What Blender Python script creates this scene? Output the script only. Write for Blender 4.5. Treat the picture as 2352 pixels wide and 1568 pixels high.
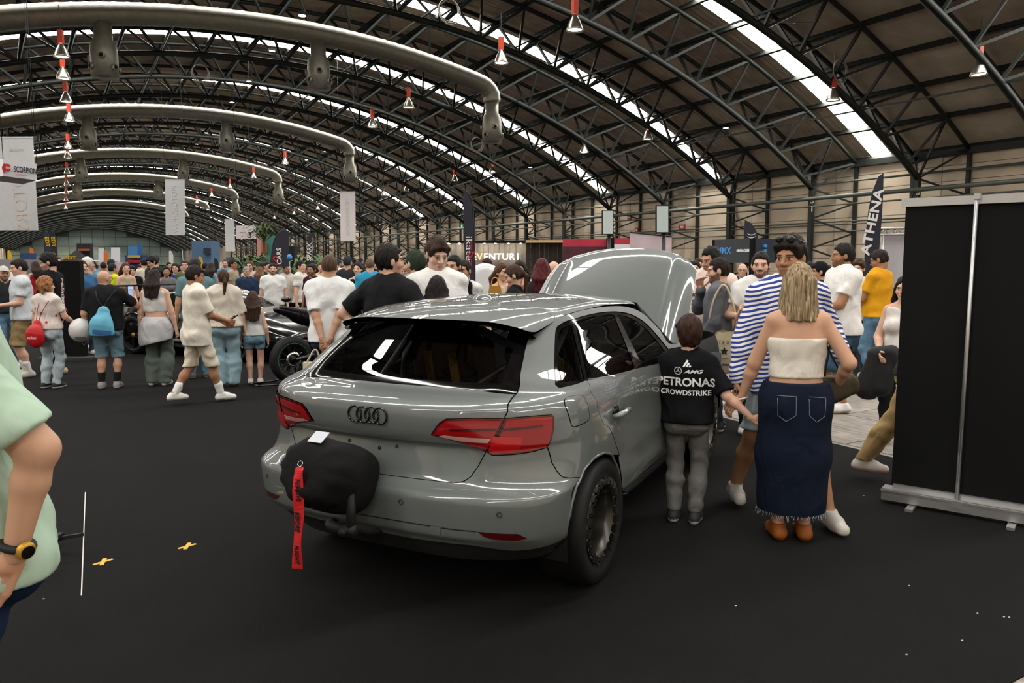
import bpy, bmesh, math, random
import numpy as np
from mathutils import Vector, Matrix, Quaternion
from mathutils.geometry import delaunay_2d_cdt
from mathutils.bvhtree import BVHTree
for _o in list(bpy.data.objects): bpy.data.objects.remove(_o)
SC = bpy.context.scene
COL = SC.collection
random.seed(7)
RNG = np.random.default_rng(7)
# ------------------------------------------------------------------ camera
F, CH, PITCH, PSI = 1750.0, 1.656, math.radians(5.889), math.radians(30.35)
cam_d = bpy.data.cameras.new('camera'); CAM = bpy.data.objects.new('camera', cam_d); COL.objects.link(CAM)
cam_d.sensor_fit = 'HORIZONTAL'; cam_d.sensor_width = 36.0; cam_d.lens = F / 2352 * 36
cam_d.clip_end = 600; cam_d.clip_start = 0.05
CAM.location = (0, 0, CH); CAM.rotation_euler = (math.pi / 2 - PITCH, 0, -PSI)
SC.camera = CAM
# ------------------------------------------------------------------ world, light, exposure
W = bpy.data.worlds.new('world'); SC.world = W; W.use_nodes = True
W.node_tree.nodes['Background'].inputs[0].default_value = (0.75, 0.86, 1.0, 1)
W.node_tree.nodes['Background'].inputs[1].default_value = 1.0
SKY_E = 30.0          # roof lights (daylight through translucent sheets)
LAMP_E = 40.0
SC.view_settings.view_transform = 'Standard'; SC.view_settings.look = 'None'
SC.view_settings.exposure = -0.32; SC.view_settings.gamma = 1.0; SC.view_settings.use_curve_mapping = False
try:
    SC.cycles.adaptive_threshold = .035; SC.cycles.max_bounces = 7; SC.cycles.diffuse_bounces = 3; SC.cycles.glossy_bounces = 4
    SC.cycles.transmission_bounces = 6; SC.cycles.transparent_max_bounces = 12
    SC.cycles.sample_clamp_indirect = 6.0; SC.cycles.caustics_reflective = False; SC.cycles.caustics_refractive = False
    SC.cycles.use_denoising = True
except Exception: pass
# ------------------------------------------------------------------ pixel <-> place
_CS, _SN = math.cos(PITCH), math.sin(PITCH)
FW = np.array([math.sin(PSI), math.cos(PSI)]); RT = np.array([math.cos(PSI), -math.sin(PSI)])
CC = np.array([0, 0, CH])
def ray(x, y):
    R = (x - 1176) / F; u = (784 - y) / F
    d = R * RT + (_CS + u * _SN) * FW
    return np.array([d[0], d[1], u * _CS - _SN])
def atY(x, y, Y): d = ray(x, y); return CC + d * Y / d[1]
def atX(x, y, X): d = ray(x, y); return CC + d * X / d[0]
def atZ(x, y, Z=0.0): d = ray(x, y); return CC + d * (Z - CH) / d[2]
def atD(x, y, D): d = ray(x, y); return CC + d * D / (d[:2] @ FW)
def depth(p): return float(np.asarray(p)[:2] @ FW)
# ------------------------------------------------------------------ materials
def lin(c):
    if isinstance(c, str):
        c = c.lstrip('#'); c = [int(c[i:i + 2], 16) / 255 for i in (0, 2, 4)]
    return tuple((v / 12.92 if v <= .04045 else ((v + .055) / 1.055) ** 2.4) for v in c[:3])
MATS = {}
def mat(name, color, rough=.6, metal=0.0, spec=.5, var=0.0, vscale=8.0, bump=0.0, bscale=40.0, coat=0.0, sheen=0.0, trans=0.0, alpha=1.0, attr=None):
    """procedural principled material; colour given as sRGB hex"""
    if name in MATS: return MATS[name]
    m = bpy.data.materials.new(name); m.use_nodes = True; nt = m.node_tree; b = nt.nodes['Principled BSDF']
    c = lin(color); b.inputs['Base Color'].default_value = (*c, 1)
    b.inputs['Roughness'].default_value = rough; b.inputs['Metallic'].default_value = metal
    b.inputs['Specular IOR Level'].default_value = spec
    if coat: b.inputs['Coat Weight'].default_value = coat; b.inputs['Coat Roughness'].default_value = .03
    if sheen: b.inputs['Sheen Weight'].default_value = sheen
    if trans: b.inputs['Transmission Weight'].default_value = trans
    if alpha < 1: b.inputs['Alpha'].default_value = alpha
    tc = None
    if var or bump:
        tc = nt.nodes.new('ShaderNodeTexCoord')
    if var:
        n = nt.nodes.new('ShaderNodeTexNoise'); n.inputs['Scale'].default_value = vscale; n.inputs['Detail'].default_value = 5
        nt.links.new(tc.outputs['Object'], n.inputs['Vector'])
        r = nt.nodes.new('ShaderNodeMapRange'); r.inputs[1].default_value = .3; r.inputs[2].default_value = .7
        r.inputs[3].default_value = 1 - var; r.inputs[4].default_value = 1 + var
        nt.links.new(n.outputs['Fac'], r.inputs[0])
        v = nt.nodes.new('ShaderNodeVectorMath'); v.operation = 'SCALE'; v.inputs[0].default_value = c
        nt.links.new(r.outputs[0], v.inputs['Scale']); nt.links.new(v.outputs[0], b.inputs['Base Color'])
    if bump:
        n2 = nt.nodes.new('ShaderNodeTexNoise'); n2.inputs['Scale'].default_value = bscale; n2.inputs['Detail'].default_value = 3
        nt.links.new(tc.outputs['Object'], n2.inputs['Vector'])
        bp = nt.nodes.new('ShaderNodeBump'); bp.inputs['Strength'].default_value = bump; bp.inputs['Distance'].default_value = .02
        nt.links.new(n2.outputs['Fac'], bp.inputs['Height']); nt.links.new(bp.outputs[0], b.inputs['Normal'])
    MATS[name] = m
    return m
def emis(name, color, strength):
    if name in MATS: return MATS[name]
    m = bpy.data.materials.new(name); m.use_nodes = True; nt = m.node_tree
    b = nt.nodes['Principled BSDF']; b.inputs['Base Color'].default_value = (*lin(color), 1)
    b.inputs['Emission Color'].default_value = (*lin(color), 1); b.inputs['Emission Strength'].default_value = strength
    b.inputs['Roughness'].default_value = .5
    MATS[name] = m; return m
def glass(name, tint, rough=.02, alpha=.35, spec=.8):
    """thin tinted pane: mixes a clear see-through share with a glossy dark coat (fresnel from the shader itself)"""
    if name in MATS: return MATS[name]
    m = bpy.data.materials.new(name); m.use_nodes = True; nt = m.node_tree; b = nt.nodes['Principled BSDF']
    b.inputs['Base Color'].default_value = (*lin(tint), 1); b.inputs['Roughness'].default_value = rough
    b.inputs['Specular IOR Level'].default_value = spec
    tr = nt.nodes.new('ShaderNodeBsdfTransparent'); tr.inputs[0].default_value = (alpha, alpha, alpha * 1.03, 1)
    gl = nt.nodes.new('ShaderNodeBsdfGlossy'); gl.inputs['Roughness'].default_value = rough
    fr = nt.nodes.new('ShaderNodeFresnel'); fr.inputs[0].default_value = 1.55
    mx = nt.nodes.new('ShaderNodeMixShader')
    nt.links.new(fr.outputs[0], mx.inputs[0]); nt.links.new(tr.outputs[0], mx.inputs[1]); nt.links.new(gl.outputs[0], mx.inputs[2])
    nt.links.new(mx.outputs[0], nt.nodes['Material Output'].inputs[0])
    MATS[name] = m; return m
# ------------------------------------------------------------------ mesh helpers
def mesh(name, verts, faces, smooth=False):
    me = bpy.data.meshes.new(name)
    me.from_pydata([tuple(map(float, v)) for v in verts], [], [tuple(map(int, f)) for f in faces])
    if smooth: me.polygons.foreach_set('use_smooth', [True] * len(me.polygons))
    me.update(); return me
def obj(name, me, material=None, parent=None, loc=None, rot=None, scale=None, mw=None):
    o = bpy.data.objects.new(name, me); COL.objects.link(o)
    if material is not None and me is not None and not me.materials: me.materials.append(material)
    if parent is not None: o.parent = parent
    if mw is not None: o.matrix_local = mw
    if loc is not None: o.location = loc
    if rot is not None: o.rotation_euler = rot
    if scale is not None: o.scale = scale
    return o
def tag(o, label, cat, group=None, kind=None):
    if label: o['label'] = label
    if cat: o['category'] = cat
    if group: o['group'] = group
    if kind: o['kind'] = kind
    return o
def thing(name, label, cat, loc=(0, 0, 0), rz=0.0, group=None, kind=None):
    o = bpy.data.objects.new(name, None); COL.objects.link(o); o.empty_display_size = .2
    o.location = loc; o.rotation_euler = (0, 0, rz)
    return tag(o, label, cat, group, kind)
def copy_tree(o, parent=None):
    c = o.copy(); COL.objects.link(c)
    if parent is not None: c.parent = parent
    for ch in list(o.children): copy_tree(ch, c)
    return c
class MB:
    """collects shapes into one mesh"""
    def __init__(s): s.v = []; s.f = []; s.sm = []
    def add(s, v, f, smooth=False):
        n = len(s.v); s.v += [tuple(map(float, p)) for p in v]; s.f += [tuple(int(i) + n for i in q) for q in f]; s.sm += [smooth] * len(f)
        return s
    def box(s, c, d, R=None):
        c = np.array(c, float); d = np.array(d, float) / 2
        v = np.array([[x, y, z] for x in (-1, 1) for y in (-1, 1) for z in (-1, 1)], float) * d
        if R is not None: v = v @ np.array(R).T
        return s.add(v + c, [(0, 1, 3, 2), (4, 6, 7, 5), (0, 4, 5, 1), (2, 3, 7, 6), (0, 2, 6, 4), (1, 5, 7, 3)])
    def bar(s, a, b, w, h=None):
        a = np.array(a, float); b = np.array(b, float); h = h or w; d = b - a; L = np.linalg.norm(d); d /= L
        up = np.array([0, 0, 1.]) if abs(d[2]) < .95 else np.array([0, 1., 0])
        x = np.cross(d, up); x /= np.linalg.norm(x); y = np.cross(x, d)
        v = [a + x * i * w / 2 + y * j * h / 2 for i, j in ((-1, -1), (1, -1), (1, 1), (-1, 1))] + [b + x * i * w / 2 + y * j * h / 2 for i, j in ((-1, -1), (1, -1), (1, 1), (-1, 1))]
        return s.add(v, [(3, 2, 1, 0), (4, 5, 6, 7), (0, 1, 5, 4), (1, 2, 6, 5), (2, 3, 7, 6), (3, 0, 4, 7)])
    def tube(s, pts, r, n=8, cap=True, closed=False):
        P = np.array(pts, float); m = len(P); rr = np.full(m, r, float) if np.isscalar(r) else np.array(r, float)
        T = np.gradient(P, axis=0)
        if closed: T = np.roll(P, -1, 0) - np.roll(P, 1, 0)
        T /= np.linalg.norm(T, axis=1)[:, None] + 1e-12
        up = np.array([0, 0, 1.]) if abs(T[0][2]) < .9 else np.array([1., 0, 0])
        x = np.cross(T[0], up); x /= np.linalg.norm(x); v = []
        for i in range(m):
            x = x - T[i] * (x @ T[i]); x /= np.linalg.norm(x); y = np.cross(T[i], x)
            for k in range(n):
                a = 2 * math.pi * k / n; v.append(P[i] + rr[i] * (math.cos(a) * x + math.sin(a) * y))
        f = []
        for i in range(m if closed else m - 1):
            j = (i + 1) % m
            for k in range(n): f.append((i * n + k, i * n + (k + 1) % n, j * n + (k + 1) % n, j * n + k))
        if cap and not closed: f += [tuple(range(n))[::-1], tuple((m - 1) * n + k for k in range(n))]
        return s.add(v, f, True)
    def lathe(s, prof, n=24, c=(0, 0, 0), M=None):
        v = []; f = []; m = len(prof)
        for r, z in prof:
            for k in range(n):
                a = 2 * math.pi * k / n; v.append((r * math.cos(a), r * math.sin(a), z))
        for i in range(m - 1):
            for k in range(n): f.append((i * n + k, i * n + (k + 1) % n, (i + 1) * n + (k + 1) % n, (i + 1) * n + k))
        v = np.array(v)
        if M is not None: v = v @ np.array(M)[:3, :3].T
        return s.add(v + np.array(c), f, True)
    def sphere(s, c, r, n=12, m=8, sc=(1, 1, 1)):
        v = [];f = []
        for i in range(m + 1):
            t = math.pi * i / m
            for k in range(n):
                a = 2 * math.pi * k / n; v.append((c[0] + sc[0] * r * math.sin(t) * math.cos(a), c[1] + sc[1] * r * math.sin(t) * math.sin(a), c[2] + sc[2] * r * math.cos(t)))
        for i in range(m):
            for k in range(n): f.append((i * n + k, (i + 1) * n + k, (i + 1) * n + (k + 1) % n, i * n + (k + 1) % n))
        return s.add(v, f, True)
    def prism(s, poly, o, ux, uy, un, t):
        """polygon (2d) extruded by t along un"""
        o, ux, uy, un = (np.array(q, float) for q in (o, ux, uy, un)); n = len(poly)
        v = [o + ux * a + uy * b for a, b in poly] + [o + ux * a + uy * b + un * t for a, b in poly]
        f = [tuple(range(n))[::-1], tuple(range(n, 2 * n))] + [(i, (i + 1) % n, (i + 1) % n + n, i + n) for i in range(n)]
        return s.add(v, f)
    def mesh(s, name):
        me = mesh(name, s.v, s.f); me.polygons.foreach_set('use_smooth', s.sm); me.update(); return me
    def build(s, name, material, parent=None, **k): return obj(name, s.mesh(name), material, parent, **k)
def bevel(o, w=.01, seg=2, ang=.6):
    m = o.modifiers.new('bevel', 'BEVEL'); m.width = w; m.segments = seg; m.limit_method = 'ANGLE'; m.angle_limit = ang; return o
def bez(pts, n=24):
    """catmull-rom through points"""
    P = np.array(pts, float); P = np.vstack([2 * P[0] - P[1], P, 2 * P[-1] - P[-2]]); out = []
    k = max(2, n // (len(P) - 3))
    for i in range(1, len(P) - 2):
        for t in np.linspace(0, 1, k, endpoint=False):
            a, b, c, d = P[i - 1:i + 3]
            out.append(.5 * ((2 * b) + (c - a) * t + (2 * a - 5 * b + 4 * c - d) * t * t + (3 * b - a - 3 * c + d) * t ** 3))
    out.append(P[-2]); return np.array(out)
UNIT_BAR = None
def ubar(name, a, b, w, h, material, parent):
    """a straight member as its own object on a shared unit mesh"""
    global UNIT_BAR
    if UNIT_BAR is None: UNIT_BAR = {}
    key = material.name
    if key not in UNIT_BAR:
        UNIT_BAR[key] = MB().box((0, 0, .5), (1, 1, 1)).mesh('bar'); UNIT_BAR[key].materials.append(material)
    a = Vector(a); b = Vector(b); d = b - a
    q = d.to_track_quat('Z', 'Y')
    o = bpy.data.objects.new(name, UNIT_BAR[key]); COL.objects.link(o); o.parent = parent
    o.matrix_local = Matrix.Translation(a) @ q.to_matrix().to_4x4() @ Matrix.Diagonal((w, h, d.length, 1))
    return o
def text_mesh(txt, size=1.0, extrude=0.0, res=3, bold=0.0, shear=0.0, spacing=1.0, align='CENTER'):
    cu = bpy.data.curves.new('lettering', 'FONT'); cu.body = txt; cu.size = size; cu.extrude = extrude; cu.resolution_u = res
    cu.offset = bold; cu.shear = shear; cu.space_character = spacing; cu.align_x = align; cu.align_y = 'CENTER'
    o = bpy.data.objects.new('lettering', cu)
    me = bpy.data.meshes.new_from_object(o)
    bpy.data.objects.remove(o); bpy.data.curves.remove(cu); return me
def lettering(name, txt, size, material, parent, o, ux, uy, off=.004, bold=0.0, shear=0.0, spacing=1.0, sx=1.0, align='CENTER', ext=.001):
    """flat print / cut-out letters on a plane given by origin and axes (in the parent's space)"""
    me = text_mesh(txt, size, ext, 3, bold, shear, spacing, align)
    ux = Vector(ux).normalized(); uy = Vector(uy).normalized(); un = ux.cross(uy)
    M = Matrix.Identity(4)
    for i in range(3): M[i][0] = ux[i] * sx; M[i][1] = uy[i]; M[i][2] = un[i]; M[i][3] = o[i] + un[i] * off
    return obj(name, me, material, parent, mw=M)
# ================================================================== the hall
M_STEEL = mat('dark_green_steel_paint', '#20241f', .55, 0, .4, var=.25, vscale=3)
M_SHEET = mat('roof_sheet_brown_grey', '#d6c6b2', .7, 0, .3, var=.18, vscale=1.2)
M_SKY = emis('skylight_daylight_sheet', '#fffcf6', SKY_E)
M_WALL = mat('beige_precast_concrete', '#e0cdb4', .85, 0, .2, var=.16, vscale=.55, bump=.1, bscale=12)
M_JOINT = mat('grey_wall_joint', '#8d8276', .9)
M_GALV = mat('galvanised_spiral_duct', '#9b988b', .48, .6, .4, var=.12, vscale=6)
M_CARPET = mat('black_exhibition_carpet', '#171616', .95, 0, .12, var=.10, vscale=2.2, bump=.35, bscale=260)
RC, RXC, RZC = 41.5, 8.8, -28.6                     # roof arc: radius, centre
HALF = math.asin(22.4 / RC); NP = 12; DA = HALF / NP
Y_START, Y_END = -13.9, 250.8
def arc(a, R=RC): return np.array([RXC + R * math.sin(a), RZC + R * math.cos(a)])
# ---- floor: bare concrete slabs in the aisle, black carpet on the stands
def concrete_mat():
    m = bpy.data.materials.new('worn_concrete'); m.use_nodes = True; nt = m.node_tree; b = nt.nodes['Principled BSDF']
    tc = nt.nodes.new('ShaderNodeTexCoord'); mp = nt.nodes.new('ShaderNodeMapping'); mp.inputs['Scale'].default_value = (5, 1.1, 1)
    n = nt.nodes.new('ShaderNodeTexNoise'); n.inputs['Scale'].default_value = 2.2; n.inputs['Detail'].default_value = 8; n.inputs['Distortion'].default_value = 1.4
    cr = nt.nodes.new('ShaderNodeValToRGB'); e = cr.color_ramp.elements
    e[0].position = .3; e[0].color = (*lin('#5d5852'), 1); e[1].position = .66; e[1].color = (*lin('#9d948a'), 1)
    nt.links.new(tc.outputs['Object'], mp.inputs[0]); nt.links.new(mp.outputs[0], n.inputs['Vector']); nt.links.new(n.outputs['Fac'], cr.inputs[0])
    nt.links.new(cr.outputs[0], b.inputs['Base Color']); b.inputs['Roughness'].default_value = .55
    bp = nt.nodes.new('ShaderNodeBump'); bp.inputs['Strength'].default_value = .25; nt.links.new(n.outputs['Fac'], bp.inputs['Height']); nt.links.new(bp.outputs[0], b.inputs['Normal'])
    return m
M_CONC = concrete_mat()
M_CONC_BASE = mat('concrete_base', '#5d5852', .85, var=.12, vscale=2)
floor = obj('floor', MB().box(((RXC), (Y_START + Y_END) / 2, -.11), (46.5, Y_END - Y_START, .2)).mesh('floor'), M_CONC_BASE); floor['kind'] = 'structure'
slab_me = [bpy.data.meshes.new('s')] * 0
sl = MB().box((0, 0, -.005), (1.20, 2.46, .01)).mesh('slab'); sl.materials.append(M_CONC)
for i in range(12):
    for j in range(8):
        o = obj('concrete_slab', sl, None, floor, loc=(-.6 + 1.22 * i + .6 * 0, -4.3 + 2.48 * j + (.9 if i % 2 else 0), 0))
# carpets lie on the slab
def carpet(label, x0, x1, y0, y1, skew=0.0):
    m = MB().prism([(x0, y0), (x1, y0 + skew), (x1 - .05, y1), (x0, y1)], (0, 0, .001), (1, 0, 0), (0, 1, 0), (0, 0, 1), .006)
    return tag(m.build('carpet', M_CARPET), label, 'carpet')
carpet('wide black carpet under the grey hatchback', -13.2, 6.02, 1.47, 60)
carpet('black carpet strip beyond the concrete aisle on the right', 9.75, 29, -8, 60)
# white seam where two carpet lengths meet, yellow tape crosses
M_SEAM = mat('pale_floor_slit', '#cfcac2', .8)
seam = MB().bar(atZ(187, 1367, .0075), atZ(196, 1130, .0075), .006, .001).build('carpet_seam', M_SEAM); tag(seam, 'thin white gap line between two black carpet lengths', 'seam')
M_TAPE = mat('yellow_tape', '#d9ab3c', .6)
for (px, py, a1, a2, lab) in ((237, 1290, .35, -.25, 'yellow tape cross nearer the man in the mint polo'), (430, 1254, .25, -.4, 'yellow tape cross nearer the grey hatchback')):
    p = atZ(px, py, .0075); t = thing('tape_cross', lab, 'floor tape', (p[0], p[1], .0078), 0, 'yellow tape crosses')
    for k, (a, z) in enumerate(((a1 - PSI + .55, 0), (a2 - PSI + 1.25, .0012))):
        MB().box((0, 0, z), (.105, .022, .001), Matrix.Rotation(a + k * .9, 3, 'Z')).build('tape_strip', M_TAPE, t)
# bits of litter on the carpet
M_LINT = mat('white_lint', '#c9c5bd', .8)
for i, (px, py) in enumerate(((2088, 1344), (1932, 1216), (1984, 1138), (2306, 1416), (2318, 1417), (1690, 1390), (2210, 1470), (2082, 1502), (100, 1375), (2245, 1408))):
    p = atZ(px, py, .009); tag(MB().sphere(p, .0045, 6, 4, (1.4, 1, .5)).build('lint', M_LINT), 'white speck of lint on the black carpet', 'litter', 'specks of lint on the carpet')
# ---- roof covering: corrugated sheets between purlins, translucent strips every 10 m
ceiling = thing('ceiling', 'arched corrugated roof over the hall', None, kind='structure')
LS = 2 * RC * math.sin(DA / 2)
def corr_sheet(w, L, pitch, amp):
    n = int(round(w / pitch)); v = []; f = []
    prof = []
    for i in range(n):
        y = -w / 2 + i * w / n; p = w / n
        prof += [(y, 0), (y + .36 * p, 0), (y + .5 * p, amp), (y + .86 * p, amp)]
    prof.append((w / 2, 0))
    for y, z in prof: v += [(-L / 2, y, z), (L / 2, y, z)]
    for i in range(len(prof) - 1): f.append((2 * i, 2 * i + 1, 2 * i + 3, 2 * i + 2))
    return mesh('sheet', v, f)
SKW = .92; SHW = 10 - SKW
sheet_near = corr_sheet(SHW, LS, .26, .045); sheet_near.materials.append(M_SHEET)
sky_me = mesh('pane', [(-LS / 2 + .05, -SKW / 2, 0), (LS / 2 - .05, -SKW / 2, 0), (LS / 2 - .05, SKW / 2, 0), (-LS / 2 + .05, SKW / 2, 0)], [(0, 1, 2, 3)]); sky_me.materials.append(M_SKY)
SKY0 = 21.2
far_s = MB(); far_k = MB()
for k in range(-3, 23):
    yc = SKY0 + 10 * k; near = 0 <= k <= 3
    for i in range(-NP, NP):
        a = (i + .5) * DA; x, z = arc(a, RC * math.cos(DA / 2)); ang = a
        vis = near and i > -7
        if vis:
            o = obj('roof_sheet', sheet_near, None, ceiling, loc=(x, yc + 5, z), rot=(0, ang, 0))
            if i != -NP: obj('skylight_pane', sky_me, None, ceiling, loc=(x, yc, z), rot=(0, ang, 0))
        else:
            ca, sa = math.cos(ang), math.sin(ang); R = [[ca, 0, sa], [0, 1, 0], [-sa, 0, ca]]
            q = np.array([(-LS / 2, -SHW / 2, 0), (LS / 2, -SHW / 2, 0), (LS / 2, SHW / 2, 0), (-LS / 2, SHW / 2, 0)]) @ np.array(R).T
            far_s.add(q + (x, yc + 5, z), [(0, 1, 2, 3)])
            q = np.array([(-LS / 2 + .05, -SKW / 2, 0), (LS / 2 - .05, -SKW / 2, 0), (LS / 2 - .05, SKW / 2, 0), (-LS / 2 + .05, SKW / 2, 0)]) @ np.array(R).T
            far_k.add(q + (x, yc, z), [(0, 1, 2, 3)])
o = far_s.build('roof_sheeting', M_SHEET, ceiling); o['kind'] = 'stuff'
o = far_k.build('skylight_glazing', M_SKY, ceiling); o['kind'] = 'stuff'
for i in range(-NP, NP + 1):
    x, z = arc(i * DA, RC - .11); ca, sa = math.cos(i * DA), math.sin(i * DA)
    MB().box((x, (Y_START + Y_END) / 2, z), (.1, Y_END - Y_START, .19), [[ca, 0, sa], [0, 1, 0], [-sa, 0, ca]]).build('purlin', M_STEEL, ceiling)
# ---- arched trusses: one lower chord, two upper chords, four-way webs
RL, ZLA = 37.5, 11.3                                  # lower chord arc
def low(a): return np.array([RXC + RL * math.sin(a), ZLA - RL + RL * math.cos(a)])
AL = math.asin(20.8 / RL)
def arc_tube(fn, a0, a1, y, r, n=40, sides=6):
    return MB().tube([(fn(a)[0], y, fn(a)[1]) for a in np.linspace(a0, a1, n)], r, sides)
TY = [18.5 + 5 * k for k in range(-6, 47)]
TRUSS_LABELS = {13.5: 'dark steel arch truss cutting the top right corner of the picture', 18.5: 'dark arch truss crossing in front of the nearest skylight strip', 23.5: 'dark arch truss landing on the column beside the athena flag',
    28.5: 'dark arch truss just before the second skylight strip', 33.5: 'dark arch truss just behind the second skylight strip', 38.5: 'dark arch truss just before the third skylight strip'}
DY = 1.15
def ordinal(n):
    one = ['', 'first', 'second', 'third', 'fourth', 'fifth', 'sixth', 'seventh', 'eighth', 'ninth', 'tenth', 'eleventh', 'twelfth', 'thirteenth', 'fourteenth', 'fifteenth', 'sixteenth', 'seventeenth', 'eighteenth', 'nineteenth']
    if n < 20: return one[n]
    t_ = ['twenty', 'thirty', 'forty', 'fifty'][n // 10 - 2]; return t_[:-1] + 'ieth' if n % 10 == 0 else t_ + '-' + one[n % 10]
for ty in TY:
    near = 10 < ty < 42
    n_t = int(round((ty - 18.5) / 5))
    lab = TRUSS_LABELS.get(ty) or (f'{ordinal(n_t + 1)} dark arch truss down the hall, counted from the nearest skylight strip' if ty > 18 else f'{ordinal(-n_t)} dark arch truss towards the viewer from the nearest skylight strip')
    t = thing('roof_truss', lab, 'truss', (0, ty, 0), 0, 'arched roof trusses')
    far = ty > 120
    arc_tube(low, -AL, AL, 0, .125 if not far else .14, 48, 8 if near else 5).build('lower_chord', M_STEEL, t)
    for s in (-1, 1):
        arc_tube(lambda a: arc(a, RC - .25), -HALF, HALF, s * DY, .09, 40, 6 if near else 4).build('upper_chord', M_STEEL, t)
    web = MB()
    for i in range(-NP, NP):
        am = (i + .5) / NP * AL; lx, lz = low(am)
        for e in (0, 1):
            ux, uz = arc((i + e) * DA, RC - .25)
            for s in (-1, 1):
                if near and i >= -7: ubar('web_member', (lx, 0, lz), (ux, s * DY, uz), .095, .095, M_STEEL, t)
                elif not far: web.bar((lx, 0, lz), (ux, s * DY, uz), .095)
                elif s > 0: web.bar((lx, 0, lz), (ux, s * DY, uz), .085)
    # thin struts between the two upper chords
    for i in range(-NP, NP + 1):
        ux, uz = arc(i * DA, RC - .25)
        if not far: web.bar((ux, -DY, uz), (ux, DY, uz), .05)
    o = web.build('web_lattice', M_STEEL, t); o['kind'] = 'stuff'
# longitudinal ties between the trusses along the lower chords
ties = [(-.33, .05), (-.12, .05), (.10, .05), (.30, .05), (.47, .05)]
for a, r in ties:
    x, z = low(a)
    MB().bar((x, 8, z + .05), (x, 200, z + .05), .06).build('longitudinal_tie', M_STEEL, ceiling)
# ---- right wall: precast panels, steel columns, service pipes
XW = 31.25
wall_right = obj('wall_right', MB().box((XW + .2, (Y_START + Y_END) / 2, 3.2), (.25, Y_END - Y_START, 6.6)).mesh('wall_right'), M_JOINT); wall_right['kind'] = 'structure'
PH = .62
pm = MB().box((0, 0, 0), (.08, 4.97, PH - .025)).mesh('panel'); pm.materials.append(M_WALL)
wf = MB()
for j in range(3, 11):
    for k in range(-2, 30):
        y = 21 + 5 * k; z = PH * (j + .5)
        if -2 <= k <= 9: obj('wall_panel', pm, None, wall_right, loc=(XW + .05, y, z))
        else: wf.box((XW + .05, y, z), (.08, 4.97, PH - .025))
for j in range(0, 3): wf.box((XW + .05, 100, PH * (j + .5)), (.08, 280, PH - .025))
o = wf.build('wall_panelling', M_WALL, wall_right); o['kind'] = 'stuff'
M_LETTER = mat('white_paint', '#d8d6d0', .6)
for n_, ty in enumerate(TY):
    if ty < 5 or ty > 165: continue
    lab = {18.5: 'dark lattice wall column rising behind the black roll-up banner', 23.5: 'dark lattice wall column beside the tall athena flag', 28.5: 'dark lattice column behind the dark MMX canopy'}.get(ty, f'{ordinal(int(round((ty - 18.5) / 5)) + 1)} lattice wall column, counting from the black banner down the hall' if ty > 28 else f'{ordinal(int(round((18.5 - ty) / 5)))} lattice wall column right of the black banner')
    t = thing('wall_column', lab, 'column', (0, ty, 0), 0, 'steel wall columns')
    XI, XO = RXC + 20.8, XW - .15; zt = low(AL)[1]
    near = ty < 60
    ub = (lambda nm, a, b, w: ubar(nm, a, b, w, w, M_STEEL, t))
    ub('inner_post', (XI, 0, 0), (XI, 0, zt + .1), .2 if near else .22)
    zo = arc(HALF, RC - .25)[1]
    for s in (-1, 1):
        ub('outer_post', (XO, s * DY, 0), (XO, s * DY, zo + .1), .14)
    dg = MB()
    zs = [zt - .0, zt - 1.35, zt - 2.7, zt - 4.05]
    for s in (-1, 1):
        for q, z in enumerate(zs):
            a = (XI, 0, z); b1 = (XO, s * DY, z - .68); b2 = (XO, s * DY, z + .68 if q else zo)
            if near: ub('brace', a, b1, .075); ub('brace', a, b2, .075)
            else: dg.bar(a, b1, .075); dg.bar(a, b2, .075)
        ux, uz = arc(HALF - DA, RC - .25)
        (ub('brace', (XI, 0, zt), (ux, s * DY, uz), .075) if near else dg.bar((XI, 0, zt), (ux, s * DY, uz), .075))
    if not near: dg.build('bracing', M_STEEL, t)
    if ty in (18.5, 23.5):
        for q, ch in enumerate('52' if ty == 18.5 else '51'):
            lettering('stencil_number', ch, .34, M_LETTER, t, (XI - .11, -.11, zt - .55 - q * .36), (math.cos(.6), -math.sin(.6), 0), (0, 0, 1), .03, bold=.01)
pipes = thing('wall_pipework', 'long grey service pipes running along the beige wall', 'pipes')
M_PIPE = mat('grey_pipe', '#5b6058', .45, .3)
for x, z, r in ((XI - .15, 4.55, .09), (XI - .1, 4.2, .035), (XO - .1, 3.55, .035), (XO - .1, 3.42, .03), (XO - .1, 3.1, .03), (XO - .1, 5.35, .05)):
    MB().tube([(x, 10, z), (x, 150, z)], r, 8).build('pipe', M_PIPE, pipes)
eave = MB().box((XW - .1, (Y_START + Y_END) / 2, arc(HALF)[1] - .25), (.3, Y_END - Y_START, .25)).build('trim_1', M_STEEL); eave['kind'] = 'structure'
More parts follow.
